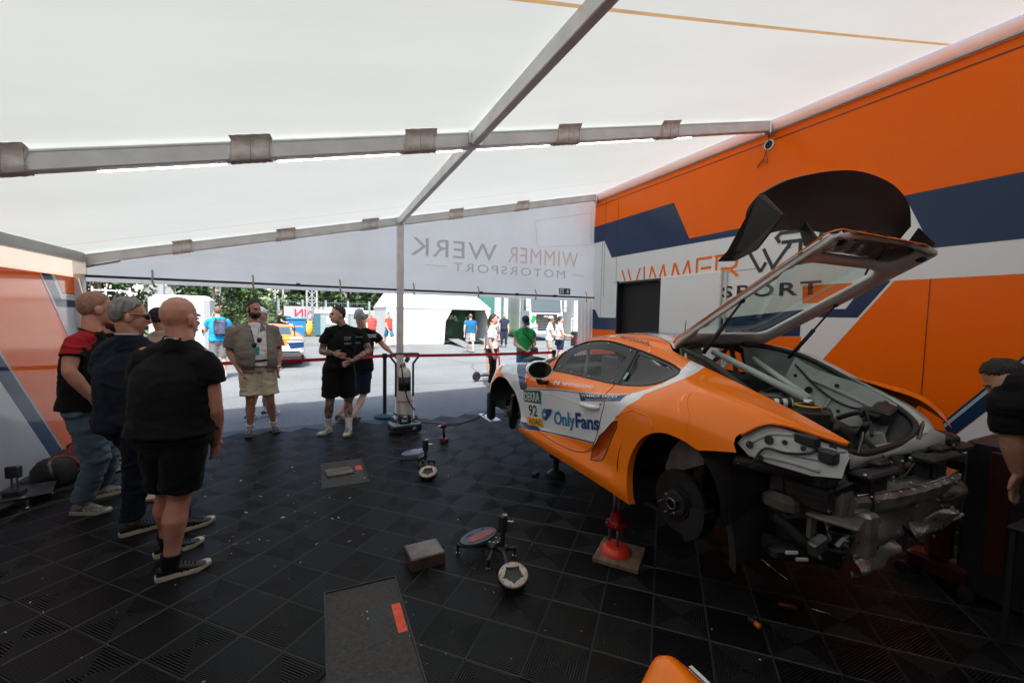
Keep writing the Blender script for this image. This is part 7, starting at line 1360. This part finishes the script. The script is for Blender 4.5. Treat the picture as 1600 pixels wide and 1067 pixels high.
b = MB(); b.prism([(MQY - 2.6, .0), (MQY - 2.6, .03), (MQY + .3, .30), (MQY + .3, .24)], 'x', 6.9, 7.5); b.prism([(MQY - 2.0, .0), (MQY - 2.0, .03), (MQY + .3, .30), (MQY + .3, .24)], 'x', 8.75, 9.25); b.build('ramp', mat('grey_ramp', (.28, .30, .31), .5, .4, .2, 3), mq)
# lorry
tk = thing('lorry', 'white lorry with black grille and big windscreen beyond the marquee', 'lorry', (14.6, 25.6, 0), R_(-9)); m_lw = mat('lorry_white_paint', (.46, .49, .50), .3, 0, .05, 1, coat=.6); m_lg = mat('lorry_windscreen', (.05, .075, .085), .05, spec=.9)
def cabo(b, n, m, **k): return b.build(n, m, tk, **k)
b = MB(); b.prism([(-.02, .55), (.02, 1.25), (.10, 1.95), (.16, 2.05), (.42, 3.55), (.75, 3.75), (2.1, 3.75), (2.1, .55)], 'x', -1.23, 1.23); cabo(b, 'cab', m_lw)
b = MB(); b.prism([(.085, 2.02), (.40, 3.38), (.43, 3.38), (.12, 2.0)], 'x', -1.10, 1.10); b.v = [(p[0], p[1] - .03, p[2]) for p in b.v]; cabo(b, 'windscreen', m_lg)
for s in (-1, 1):
    b = MB(); b.box((1.236 * s, .95, 2.5), (.01, .9, .75)); cabo(b, 'side_window', m_lg)
    b = MB(); b.bbox((1.42 * s, .08, 2.62), (.22, .12, .62), .03); b.bbox((1.40 * s, .06, 2.15), (.22, .12, .24), .03); b.tube([(1.25 * s, .25, 2.95), (1.42 * s, .12, 2.95)], .03, 6); mo = cabo(b, 'mirror', m_lw); b = MB(); b.box((1.42 * s, .145, 2.62), (.18, .004, .54)); b.build('mirror_glass', m_cblk, mo)
    b = MB(); b.tube([(.55 * s - .1, .12, 2.02), (.55 * s + .35, .22, 2.45)], .018, 6); b.tube([(.55 * s + .30, .2, 2.1), (.55 * s - .5, .17, 2.14)], .012, 6); cabo(b, 'wiper', m_cblk)
    b = MB(); b.bbox((.92 * s, -.035, .98), (.50, .06, .22), .02, M=Matrix.Rotation(R_(8 * s), 3, 'Y')); cabo(b, 'headlight', mat('headlight_glass', (.45, .48, .5), .1, .3))
    for y in (1.15,):
        b = MB(); b.lathe([(.0001, -.15), (.28, -.15), (.36, -.14), (.50, -.13), (.52, -.08), (.52, .12), (.46, .15), (.0001, .15)], (1.05 * s, y, .52), 24, M=Matrix.Rotation(pi / 2 * -s, 3, 'Y')); w = cabo(b, 'wheel', m_cblk, smooth=True, auto=40); b = MB(); b.lathe([(.0001, .155), (.27, .152), (.29, .14)], (1.05 * s, y, .52), 20, M=Matrix.Rotation(pi / 2 * s, 3, 'Y')); b.build('wheel_hub', m_cast, w)
b = MB(); b.box((0, -.03, 1.55), (1.55, .06, .62)); gr = cabo(b, 'grille', m_cblk)
for z in (1.34, 1.44): b = MB(); b.box((0, -.065, z), (1.5, .015, .03)); b.build('grille_bar', m_cast, gr)
b = MB(); lettering('MAN', m_stw, (-.22, -.066, 1.62), (1, 0, 0), (0, 0, 1), .20, gr, fit=.5)
for z in (.78, .95, 1.12): b = MB(); b.box((0, -.04, z), (1.30, .05, .10)); b.build('lower_grille', m_cblk, gr)
b = MB(); b.bbox((0, -.05, .55), (2.3, .12, .22), .04); cabo(b, 'bumper', m_lw); b = MB(); b.box((.0, -.115, .62), (.52, .01, .12)); cabo(b, 'number_plate', m_stw)
b = MB(); b.box((-.98, -.012, 1.5), (.28, .02, .5), M=Matrix.Rotation(R_(20), 3, 'Y')); cabo(b, 'green_flash', m_tgreen)
b = MB(); b.bbox((0, 6.5, 2.2), (2.5, 8.2, 3.2), .03); b.bbox((0, 3.6, .7), (2.3, 2.4, .5), .03); cabo(b, 'box_body', m_lw)
gb = base('display_lorry', 'teal green lorry body with white bands behind the marquee', 'lorry', (11.2, 29, 0)); m_teal = mat('teal_green_paint', (.05, .17, .14), .35, 0, .15, .7)
b = MB(); b.bbox((11.2, 29.5, 2.0), (3.4, 2.4, 4.0), .04); b.build('lorry_body', m_teal, gb)
for x, w in ((12.0, .5), (12.65, .35)): b = MB(); b.box((x, 28.28, 2.1), (w, .02, 3.6)); b.build('white_band', m_lw, gb)
b = MB(); b.box((10.15, 28.28, 1.9), (.35, .03, .9)); b.build('dark_vent', m_cblk, gb); b = MB(); b.prism([(10.5, 1.25), (12.2, 1.5), (11.8, 1.75), (10.7, 1.6)], 'y', 28.27, 28.285); b.build('green_flash', m_tgreen, gb)
for x in (10.2, 12.3): b = MB(); b.lathe([(.0001, -.15), (.5, -.15), (.5, .15), (.0001, .15)], (x, 28.35, .5), 20, M=Matrix.Rotation(pi / 2, 3, 'X')); b.build('wheel', m_cblk, gb)
pv = base('white_pavilion', 'pale white cabin with steel door frames right of the lorry', 'cabin', (17.8, 26, 0)); b = MB(); b.bbox((17.9, 26.4, 1.9), (2.6, 2.4, 3.8), .03); b.build('cabin_body', m_lw, pv); b = MB(); b.box((17.2, 25.18, 1.8), (.6, .02, 3.0)); b.build('pale_glass', mat('pale_glass_pane', (.35, .46, .48), .1, spec=.8), pv)
b = MB(); b.box((18.2, 25.18, 2.6), (.25, .03, .3)); b.build('wall_box', m_cast, pv)
fb = base('crowd_barrier', 'grey tubular steel barrier standing near the pale cabin', 'barrier', (15.3, 22.5, 0))
for x in (14.6, 15.2, 15.8): b = MB(); b.tube([(x, 22.4, 0), (x, 22.4, 1.6)], .03, 6); b.build('post', m_alu, fb)
for z in (.5, 1.0, 1.6): b = MB(); b.tube([(14.6, 22.4, z), (15.8, 22.4, z)], .025, 6); b.build('rail', m_alu, fb)
bb = MB(); bb.bbox((13.95, 20.8, .42), (.55, .5, .84), .03); o = bb.build('speaker_case', m_cblk); tag(o, 'black equipment case standing by the steel barrier', 'case')
# second race car, seen from behind
rc = thing('race_car', 'orange and white race car with blue rear corners parked outside', 'race car', (-1.25, 14.35, 0), R_(4))
def rpt(l, t, s): p = car_pt(l, t, 0, s); return V((p.x - CX, p.y - CYF + 3.55, p.z - CZ))
b = MB(); Ls = [-.8 + .11 * i for i in range(41)]; Ts = [.0, .4, .8, 1.3, 1.8, 2.3, 2.8, 3.3, 3.7, 4.0, 4.3, 4.6, 4.9, 5.2, 5.5, 5.8, 6.0, 6.3, 6.7, 7.0, 7.5, 8]
for s in (1, -1):
    vs = [rpt(l, t, s) for l in Ls for t in Ts]; n = len(Ts); fs = []; ks = []
    for i in range(len(Ls) - 1):
        for j in range(n - 1):
            l, t = (Ls[i] + Ls[i + 1]) / 2, (Ts[j] + Ts[j + 1]) / 2
            if t < 3.2 and (abs(l) < .36 or abs(l - 2.48) < .36): continue
            k = 3 if (5 < t < 6 and .95 < l < 2.25) or (t > 6.3 and .75 < l < 1.2) or (t > 6.6 and 2.1 < l < 2.95) else (1 if t < 3.6 and l < 2.2 else 0); fs.append((i * n + j, i * n + j + 1, (i + 1) * n + j + 1, (i + 1) * n + j)); ks.append(k)
    for f, k in zip(fs, ks): pass
    o_ = len(b.v); b.v += [tuple(p) for p in vs]; b.f += [tuple(i + o_ for i in f) for f in fs]; b.m += ks
m_cor2 = mat('second_car_orange', (.85, .26, .02), .25, coat=.7); b.build('body', [m_cor2, m_cwh, m_cbl, m_lg], rc, True, 50)
b = MB(); b.bbox((0, .02, .62), (1.74, .35, .46), .08); b.build('rear_bumper', m_cwh, rc); b = MB(); b.bbox((0, -.03, .86), (1.66, .22, .12), .05); b.build('rear_deck', m_cor2, rc); b = MB(); b.bbox((0, -.02, .30), (1.6, .4, .18), .03); b.build('diffuser', m_cblk, rc)
for s in (-1, 1):
    b = MB(); b.prism([(.50, .58), (.86, .62), (.86, .78), (.42, .76)], 'y', -.175, -.165); b.v = [(p[0] * s, p[1], p[2]) for p in b.v]; b.build('blue_corner', m_cbl, rc); b = MB(); b.prism([(.30, .66), (.46, .76), (.40, .82), (.0, .82), (.0, .78), (.26, .78)], 'y', -.174, -.164); b.v = [(p[0] * s, p[1], p[2]) for p in b.v]; b.build('orange_flash', m_cor2, rc)
    b = MB(); b.bbox((.66 * s, -.12, .88), (.34, .08, .09), .02); b.build('tail_lamp', mat('pale_tail_lamp', (.35, .45, .5), .2), rc); b = MB(); b.bbox((.62 * s, .15, 1.10), (.03, .16, .36), .008); b.build('wing_upright', m_cblk, rc)
    for y in (1.08, 3.55): b = MB(); b.lathe([(.0001, -.12), (.22, -.12), (.33, -.11), (.34, -.06), (.34, .08), (.30, .12), (.0001, .12)], (.78 * s, y, .34), 20, M=Matrix.Rotation(pi / 2, 3, 'Y')); b.build('wheel', m_cblk, rc, True, 40)
b = MB(); b.bbox((0, .02, 1.24), (1.7, .30, .03), .01); b.build('rear_wing', m_cor2, rc); b = MB(); b.box((.10, -.166, .58), (.14, .01, .12)); b.build('red_mark', m_tred, rc); b = MB(); b.bbox((0, -.16, .48), (1.5, .02, .05), .005); b.build('black_line', m_cblk, rc)
c2 = copy_tree(rc); c2.location = (-5.6, 14.0, 0); c2.rotation_euler.z = R_(60); c2['label'] = 'orange race car just showing between the heads of the men at left'
# wheelie bin, steel container, yellow sack, site cabin
bn = base('wheelie_bin', 'bright blue wheelie bin in front of the fence', 'bin', (-1.25, 32.4, 0)); m_bin = mat('blue_bin_plastic', (.012, .16, .42), .45)
b = MB(); b.prism([(-1.78, .0), (-.82, .0), (-.72, 1.15), (-1.90, 1.15)], 'y', 32.0, 32.8); b.build('bin_body', m_bin, bn); b = MB(); b.bbox((-1.31, 32.4, 1.20), (1.30, .95, .14), .05); b.build('lid', m_bin, bn); b = MB(); b.box((-1.62, 31.97, .75), (.22, .02, .2)); b.build('bin_label', m_stw, bn)
for x in (-1.75, -.88): b = MB(); b.lathe([(.0001, -.04), (.1, -.04), (.1, .04), (.0001, .04)], (x, 32.2, .1), 12, M=Matrix.Rotation(pi / 2, 3, 'Y')); b.build('wheel', m_cblk, bn)
sc_ = base('steel_container', 'grey-green steel container with paper notices on its doors', 'container', (1.3, 33, 0)); m_cont = mat('pale_grey_green_steel', (.25, .33, .34), .5, .2, .1, 2)
b = MB(); b.bbox((1.35, 33.2, .85), (3.0, 2.0, 1.6), .03); b.build('container_body', m_cont, sc_); b = MB(); b.prism([(32.15, 1.6), (34.25, 1.6), (33.9, 1.85), (32.5, 1.85)], 'x', -.2, 2.9); b.build('container_roof', m_lw, sc_); b = MB(); b.box((-.02, 32.18, .85), (.40, .03, 1.55)); b.build('dark_end', mat('teal_steel_end', (.03, .12, .16), .5), sc_)
for x, z, w, h in ((.85, 1.1, .5, .5), (1.75, 1.05, .42, .5), (1.75, 1.5, .4, .15)): b = MB(); b.box((x, 32.18, z), (w, .02, h)); b.build('notice', m_stw, sc_)
for x in (1.25, 2.1): b = MB(); b.box((x, 32.185, .85), (.03, .02, 1.5)); b.build('door_edge', m_cast, sc_)
ys = MB(); ys.ball((-.55, 32.3, .55), (.30, .30, .58), 12); o = ys.build('yellow_sack', mat('yellow_sack', (.62, .36, .06), .7, 0, .1, 6, .4, 8), None, True); tag(o, 'yellow sack standing between the blue bin and steel container', 'sack')
sb = base('site_cabin', 'white rounded toilet cabin beyond the men at left', 'cabin', (-4.6, 19.4, 0)); b = MB(); b.bbox((-4.62, 19.7, 1.12), (1.85, 1.2, 2.2), .16); b.build('cabin_body', mat('cabin_grp', (.45, .49, .50), .4, 0, .05, 2), sb)
for x, w in ((-5.0, .5), (-4.2, .6)): b = MB(); b.box((x, 19.09, 1.2), (w, .01, 1.5)); b.build('cabin_panel', mat('cabin_grey', (.48, .53, .54), .4), sb)
b = MB(); b.bbox((-3.9, 19.05, .9), (.06, .08, .12), .01); b.build('door_latch', m_cblk, sb)
# fence with mirrored banner, lattice mast, lamp posts
fe = base('mesh_fence', 'tall green wire mesh fence with steel posts', 'fence', (-1, 35.5, 0)); m_wire = mat('green_grey_wire', (.10, .16, .15), .6, .3)
for x in (-4.2, -2.6, -1.0, .6, 2.2, 3.8): b = MB(); b.bbox((x, 35.5, 1.3), (.16, .16, 2.6), .01); b.build('fence_post', m_cont, fe)
for z in (.3, 1.0, 1.7, 2.4): b = MB(); b.tube([(-4.2, 35.5, z), (3.8, 35.5, z)], .03, 5); b.build('fence_rail', m_wire, fe)
b = MB()
for i in range(50): b.box((-4.2 + .16 * i, 35.5, 1.3), (.015, .015, 2.5))
w_ = b.build('fence_wire', m_wire, fe); w_['kind'] = 'stuff'
bn2 = base('banner', 'white banner with mirrored red and black letters on the fence', 'banner', (.6, 35.3, 1.6)); b = MB(); b.box((.55, 35.32, 1.62), (5.6, .02, .95)); b.build('banner_cloth', mat('banner_cloth', (.55, .56, .58), .7, trans=.3), bn2)
lettering('MANN', mat('banner_red', (.45, .03, .10), .6), (.95, 35.30, 1.34), (-1, 0, 0), (0, 0, 1), .80, bn2, fit=2.5, bold=.02); lettering('NED', mat('banner_dark', (.05, .05, .08), .6), (3.2, 35.30, 1.36), (-1, 0, 0), (0, 0, 1), .72, bn2, fit=1.7, bold=.02)
ms = base('lattice_mast', 'pale lattice steel mast rising behind the steel container', 'mast', (-.35, 33.8, 0)); m_mast = mat('galvanised_mast', (.42, .44, .45), .45, .3)
b = MB()
for dx, dy in ((-.33, 0), (.33, 0), (0, .5)): b.tube([(-.35 + dx, 33.8 + dy, 0), (-.35 + dx, 33.8 + dy, 7)], .065, 6)
for k in range(9):
    z = .3 + .75 * k; b.tube([(-.68, 33.8, z), (-.02, 33.8, z + .75)], .03, 5); b.tube([(-.02, 33.8, z), (-.68, 33.8, z + .75)], .03, 5); b.tube([(-.68, 33.8, z), (-.02, 33.8, z)], .03, 5)
b.build('mast_lattice', m_mast, ms)
for lab, x, y, r, h in (('grey steel lamp post beyond the white toilet cabin', -7.35, 27.5, .16, 6), ('thin pale pole in front of the cream building', -3.0, 38, .06, 8)):
    b = MB(); b.tube([(x, y, 0), (x, y, h)], r, 8); o = b.build('lamp_post', m_mast); tag(o, lab, 'pole')
gf = base('goal_frame', 'white tubular frame standing beyond the men at left', 'frame', (-7.9, 22.5, 0)); b = MB(); m_wp = mat('white_painted_tube', (.7, .7, .7), .4)
for x, y in ((-8.15, 22.3), (-7.95, 22.9), (-7.05, 22.5)): b = MB(); b.tube([(x, y, 0), (x, y, 2.55)], .035, 6); b.build('upright', m_wp, gf)
for p, q in (((-8.15, 22.3, 2.4), (-7.05, 22.5, 2.4)), ((-8.15, 22.3, 1.5), (-7.05, 22.5, 1.5)), ((-8.15, 22.3, 1.2), (-7.05, 22.5, 2.1)), ((-8.15, 22.3, 2.1), (-7.05, 22.5, 1.2))): b = MB(); b.tube([p, q], .025, 6); b.build('brace', m_wp, gf)
# hill, wall, houses
m_grass = mat('hill_grass', (.075, .13, .04), .9, 0, .4, .8, .6, 3, detail=6)
b = MB(); n = 30; vs = []
for j in range(11):
    for i in range(n + 1):
        x = -34 + 60 * i / n; f = j / 10; y = 36.6 + 30 * f; z = 3.6 * (1 - math.exp(-f * 4)) * (.55 + .45 * math.exp(-((x + 9) / 9) ** 2)) + .25 * sin(x * .9) * sin(f * 5); vs.append((x, y, z - .03))
b.add(vs, [(j * (n + 1) + i, j * (n + 1) + i + 1, (j + 1) * (n + 1) + i + 1, (j + 1) * (n + 1) + i) for j in range(10) for i in range(n)]); tag(b.build('grass_hill', m_grass, None, True), 'green grass bank rising behind the fence', None, None, 'structure')
m_cream = mat('cream_render', (.62, .58, .50), .8, 0, .08, .8); m_slate = mat('grey_slate_roof', (.15, .15, .16), .7, 0, .25, 2, .4, 12)
def house(label, x, y, w, d, h, rh, z=0, nwin=3, rot=0, roof=True):
    o = base('house', label, 'building', (x, y, z)); b = MB(); b.box((x, y, z + h / 2), (w, d, h)); b.build('wall', m_cream, o)
    if roof: b = MB(); b.prism([(y - d / 2 - .3, z + h), (y + d / 2 + .3, z + h), (y, z + h + rh)], 'x', x - w / 2 - .3, x + w / 2 + .3); b.build('roof', m_slate, o)
    for i in range(nwin):
        wx = x - w / 2 + w * (i + .5) / nwin; b = MB(); b.box((wx, y - d / 2 - .01, z + h * .55), (w / nwin * .4, .04, h * .4)); wn = b.build('window', m_lg, o); b = MB(); b.box((wx, y - d / 2 - .05, z + h * .55), (.08, .06, h * .4)); b.build('frame', m_wp, wn)
house('cream building above the hedge behind the bearded man', -2.5, 60, 9, 8, 7.5, 2.5, 1.0, 4)
house('long pale building on top of the grass bank at left', -16.5, 62, 10, 8, 5.0, 1.4, 2.4, 5)
wl = MB()
b = MB(); b.prism([(40.0, 0), (42.5, 0), (43.5, 3.6), (42.6, 3.6)], 'x', -12.5, -6.5); o = b.build('stone_bank', mat('grey_stone_slope', (.17, .17, .175), .9, 0, .35, 3, .8, 6, detail=6)); tag(o, 'grey stone faced slope beside the grass bank', 'stone wall')
# trees and bushes: many leaf-sized faces spread through uneven clumps
m_lf = [mat('leaf_dark_green', (.030, .065, .022), .6, trans=.2), mat('leaf_mid_green', (.060, .115, .035), .6, trans=.25), mat('leaf_light_green', (.11, .17, .05), .6, trans=.3)]; m_bark = mat('grey_brown_bark', (.10, .075, .055), .9, 0, .3, 8, .6, 20)
def tree(name, label, x, y, h, r, n, ls, seed, z0=0, trunk_h=None, mix=(0, 0, 1, 1, 2), group=None, flat=1.):
    R = random.Random(seed); o = base(name, label, 'tree' if 'tree' in name else 'bush', (x, y, z0), group); th = trunk_h if trunk_h is not None else h * .35; b = MB()
    b.tube([(x, y, z0), (x + .05 * h * R.uniform(-1, 1), y, z0 + th), (x, y, z0 + h * .8)], [.035 * h, .028 * h, .008 * h], 8)
    cl = []
    for k in range(max(10, int(n / 120))):
        a = R.uniform(0, 6.28); q = R.random() ** .5; zz = R.uniform(.0, 1); w = (1 - abs(zz - .42) ** 1.6 * 1.6); c = V((x + cos(a) * r * q * w, y + sin(a) * r * q * w * flat, z0 + th * .7 + (h - th * .7) * zz)); cl.append((c, R.uniform(.16, .34) * r))
        if k % 3 == 0: b.tube([(x, y, z0 + th * .8), tuple(V((x, y, z0 + th)).lerp(c, .6)), tuple(c)], [.014 * h, .009 * h, .004 * h], 5)
    b.build('trunk', m_bark, o, True); m = MB()
    for k in range(n):
        c, cr_ = cl[R.randrange(len(cl))]; d = V((R.gauss(0, 1), R.gauss(0, 1), R.gauss(0, .8))).normalized() * cr_ * R.uniform(.35, 1.1) ** .7; p = c + d; u = V((R.gauss(0, 1), R.gauss(0, 1), R.gauss(0, .6))).normalized(); w = u.cross(V((R.gauss(0, 1), R.gauss(0, 1), R.gauss(0, 1)))).normalized(); s = ls * R.uniform(.6, 1.3)
        m.add([p - u * s, p + w * s * .5, p + u * s, p - w * s * .5], [(0, 1, 2, 3)], mix[R.randrange(len(mix))])
    m.build('crown', m_lf, o); return o
tree('hedge_tree', 'dark leafy tree above the heads of the men at far left', -12.5, 30, 6.2, 3.4, 5200, .20, 1, trunk_h=.8); tree('hedge_tree', 'tall dense tree filling the far left corner above the panel', -9.7, 27.0, 5.2, 2.6, 4200, .17, 2, trunk_h=.5)
tree('round_tree', 'round bushy tree left of the bearded man beyond the cabin', -5.8, 31.5, 4.6, 2.3, 4600, .17, 3, trunk_h=.6, mix=(0, 1, 1, 2, 0)); tree('young_tree', 'thin young tree with loose leaves beside the round bushy tree', -4.2, 33.5, 4.0, 1.4, 1300, .17, 4, mix=(0, 1, 2))
tree('round_tree', 'mid green tree behind the banner left of the mast', -1.9, 38.5, 4.8, 2.1, 3600, .18, 5, mix=(0, 1, 1, 2)); tree('broad_tree', 'broad dark tree with hanging boughs right of the mast', 2.6, 41, 7.5, 4.4, 7500, .24, 6, trunk_h=2.0, mix=(0, 0, 0, 1, 1, 2)); tree('broad_tree', 'dark tree behind the left end of the white marquee', 6.2, 40, 7.0, 3.6, 4200, .24, 7, trunk_h=2.0, mix=(0, 0, 1)); tree('broad_tree', 'tall tree far behind the round bushy tree', -8.6, 44, 6.5, 3.0, 3400, .22, 12, z0=2.0, mix=(0, 1, 2))
for i, (x, y, r, lab) in enumerate(((-4.4, 29.5, .9, 'low green bush by the toilet cabin'), (-2.9, 32.5, .8, 'low dark bush beside the fence post'), (-2.0, 33.6, .55, 'small bush left of the blue bin'), (3.2, 34.4, .8, 'small bush at the end of the steel container'))): tree('bush', lab, x, y, 1.7 * r + .3, r, 900, .11, 20 + i, trunk_h=.1, mix=(0, 1, 1, 2))
# parked white vans far off, behind the container
vn = base('white_van', 'white van just visible between container and marquee', 'van', (3.9, 37, 0)); b = MB(); b.prism([(36, .4), (38, .4), (38, 1.9), (36.3, 1.9), (36, 1.2)], 'x', 2.6, 5.6); b.build('van_body', m_lw, vn); b = MB(); b.box((3.6, 35.98, 1.45), (1.0, .5, .35)); b.build('window', m_lg, vn)
# people outside
def out_person(label, x, y, face, fit=None, walk=0, arms='down', h=1.75, w=1., group=None, **k):
    J = stance(x, y, face, h, walk, arms, w); return make_person('out', label, dict(fit=w, hands=.3, **k), (x, y, 0), J, group, vox=.018 if hypot(x, y) < 14 else .024)
r_, J_, X_, Y_ = out_person('man in bright blue shirt with small backpack holding a phone up', -2.24, 12.5, -8, arms='phone', h=1.80, skin=m_skin2, hair='light', shirt=m_tblue, pants=m_slate, plen=.9, shoe=m_twhite, sock=m_sock, w=1.05)
b = MB(); b.bbox(V(J_['neck']) - Y_ * .20 + X_ * .05 - V((0, 0, .26)), (.28, .14, .40), .05, M=Matrix((X_, Y_, V((0, 0, 1)))).transposed()); o = b.build('backpack', mat('navy_white_backpack', (.05, .06, .11), .7, 0, .8, 9)); tag(o, 'small navy backpack on the back of the man in bright blue', 'backpack')
b = MB()
for q in (-1, 1): b.tube(smooth_path([V(J_['neck']) - Y_ * .12 + X_ * (.05 + .10 * q) - V((0, 0, .05)), V(J_['neck']) + X_ * (.05 + .11 * q) + V((0, 0, -.03)), V(J_['neck']) + Y_ * .13 + X_ * (.05 + .10 * q) - V((0, 0, .12))], 5), .018, 6, ry=.006)
b.build('backpack_strap', m_dnavy, o, True)
out_person('far man in dark clothes with one arm out beside the fence', -2.0, 28, 80, arms='fwd', skin=m_skin2, hair='light', shirt=m_tblk, pants=m_slate, plen=1.9, walk=.3)
out_person('walking man in coral red shirt and blue shorts, nearest the tent pole', 3.26, 21.7, 150, walk=1, skin=m_skin2, hair='short', shirt=m_tred, pants=m_bshort, plen=.85, group='men in red shirts walking'); rr = out_person('walking man in red shirt with dark backpack straps', 2.35, 21.0, 175, walk=.7, skin=m_skin2, hair='light', shirt=m_tred, pants=m_bshort, plen=.85, group='men in red shirts walking')
out_person('man in petrol blue shirt and white shorts walking towards the marquee', 6.22, 17.75, 15, walk=1, arms='down', skin=m_skin2, hair='light', shirt=m_petrol, pants=m_twhite, plen=.9, w=1.2, belly=.05)
r_, J_, X_, Y_ = out_person('woman in white blouse and black trousers with tied back hair', 3.72, 9.07, 118, arms='down', h=1.73, skin=m_skin2, hair='long', shirt=m_twhite, pants=m_tblk, plen=1.88, w=.92, sleeve=.75, lanyard=m_dnavy, card=True, look=(.75, -.6, 0), loose=1., shoe=mat('pink_ballet_shoe', (.5, .28, .27), .6), belly=0, pfit=1.0, hem=-.02)
out_person('man in navy shirt and dark trousers standing by the lorry', 9.13, 20.6, 200, arms='down', h=1.84, skin=m_skin2, hair='short', shirt=m_dnavy, pants=m_dnavy, plen=1.9)
r_, J_, X_, Y_ = out_person('woman in green shirt, dark cap and blue shorts with crossbody bag', 4.24, 8.4, 195, arms='front', h=1.70, skin=m_skin2, hair='cap', redhair=True, shirt=m_tgreen, pants=m_bshort, plen=.55, look=(-.1, -.8, -.5), sleeve=.45, hem=-.02, w=1.0)
b = MB(); b.bbox(V(J_['pel']) + Y_ * .22 - X_ * .16 + V((0, 0, .02)), (.20, .08, .15), .03, M=Matrix((X_, Y_, V((0, 0, 1)))).transposed()); o = b.build('crossbody_bag', mat('dark_teal_leather', (.03, .07, .09), .4)); tag(o, 'small dark bag at the hip of the woman in green', 'bag'); b = MB(); b.tube(smooth_path([V(J_['neck']) + X_ * .08 + Y_ * .05, V(J_['neck']) + X_ * .05 + Y_ * .15 - V((0, 0, .12)), V(J_['pel']) + Y_ * .18 - X_ * .10 + V((0, 0, .22)), V(J_['pel']) + Y_ * .22 - X_ * .14 + V((0, 0, .10))], 6), .020, 6, ry=.006); b.build('bag_strap', m_cblk, o, True)
out_person('woman in white shirt, pale shorts and straw hat', 7.18, 12.35, 115, arms='fwd', h=1.72, skin=m_skin2, hair='hat', shirt=m_twhite, pants=m_khaki, plen=.6, w=.95)
r_, J_, X_, Y_ = out_person('person in white shirt with dark flag cloth tied at the waist, leaning on a scooter', 7.72, 12.6, 110, arms='fwd', h=1.72, skin=m_skin2, hair='long', shirt=m_twhite, pants=m_dnavy, plen=.8, w=.95)
b = MB(); pl = V(J_['pel']); b.add([pl - Y_ * .05 - X_ * .22 + V((0, 0, .10)), pl + Y_ * .25 - X_ * .22 + V((0, 0, .12)), pl + Y_ * .20 - X_ * .24 - V((0, 0, .42)), pl - Y_ * .12 - X_ * .24 - V((0, 0, .22))], [(0, 1, 2, 3)]); fl = b.build('flag_cloth', m_dnavy, r_); so = fl.modifiers.new('thickness', 'SOLIDIFY'); so.thickness = .01
b = MB(); b.add([pl + Y_ * .15 - X_ * .235 + V((0, 0, .08)), pl + Y_ * .25 - X_ * .235 + V((0, 0, .08)), pl + Y_ * .02 - X_ * .258 - V((0, 0, .28)), pl - Y_ * .10 - X_ * .258 - V((0, 0, .22))], [(0, 1, 2, 3)]); b.build('flag_stripe', mat('pink_white_stripe', (.65, .35, .5), .7), fl)
out_person('person with brown hair mostly hidden behind the woman in white blouse', 4.30, 10.5, 240, arms='down', h=1.70, skin=m_skin2, hair='long', shirt=m_slate, pants=m_dnavy, plen=.7, w=.95)
def scooter(label, x, y, rz):
    s = thing('push_scooter', label, 'scooter', (x, y, 0), rz, 'push scooters')
    for q in (-.42, .42): b = MB(); b.lathe([(.03, -.02), (.10, -.025), (.125, -.015), (.125, .015), (.10, .025), (.03, .02)], (q, 0, .125), 16, M=Matrix.Rotation(pi / 2, 3, 'X')); b.build('wheel', m_cblk, s, True, 40)
    b = MB(); b.bbox((-.02, 0, .13), (.62, .13, .035), .01); b.build('deck', m_cblk, s); b = MB(); b.tube([(.42, 0, .14), (.36, 0, .6), (.30, 0, 1.02)], .022, 8); b.build('stem', m_redp, s); b = MB(); b.tube([(.30, -.24, 1.02), (.30, .24, 1.02)], .016, 8); b.build('handlebar', m_cblk, s)
scooter('push scooter held by the person with the flag cloth', 7.9, 12.2, R_(15)); scooter('push scooter behind the woman in white blouse', 4.1, 10.2, R_(20))
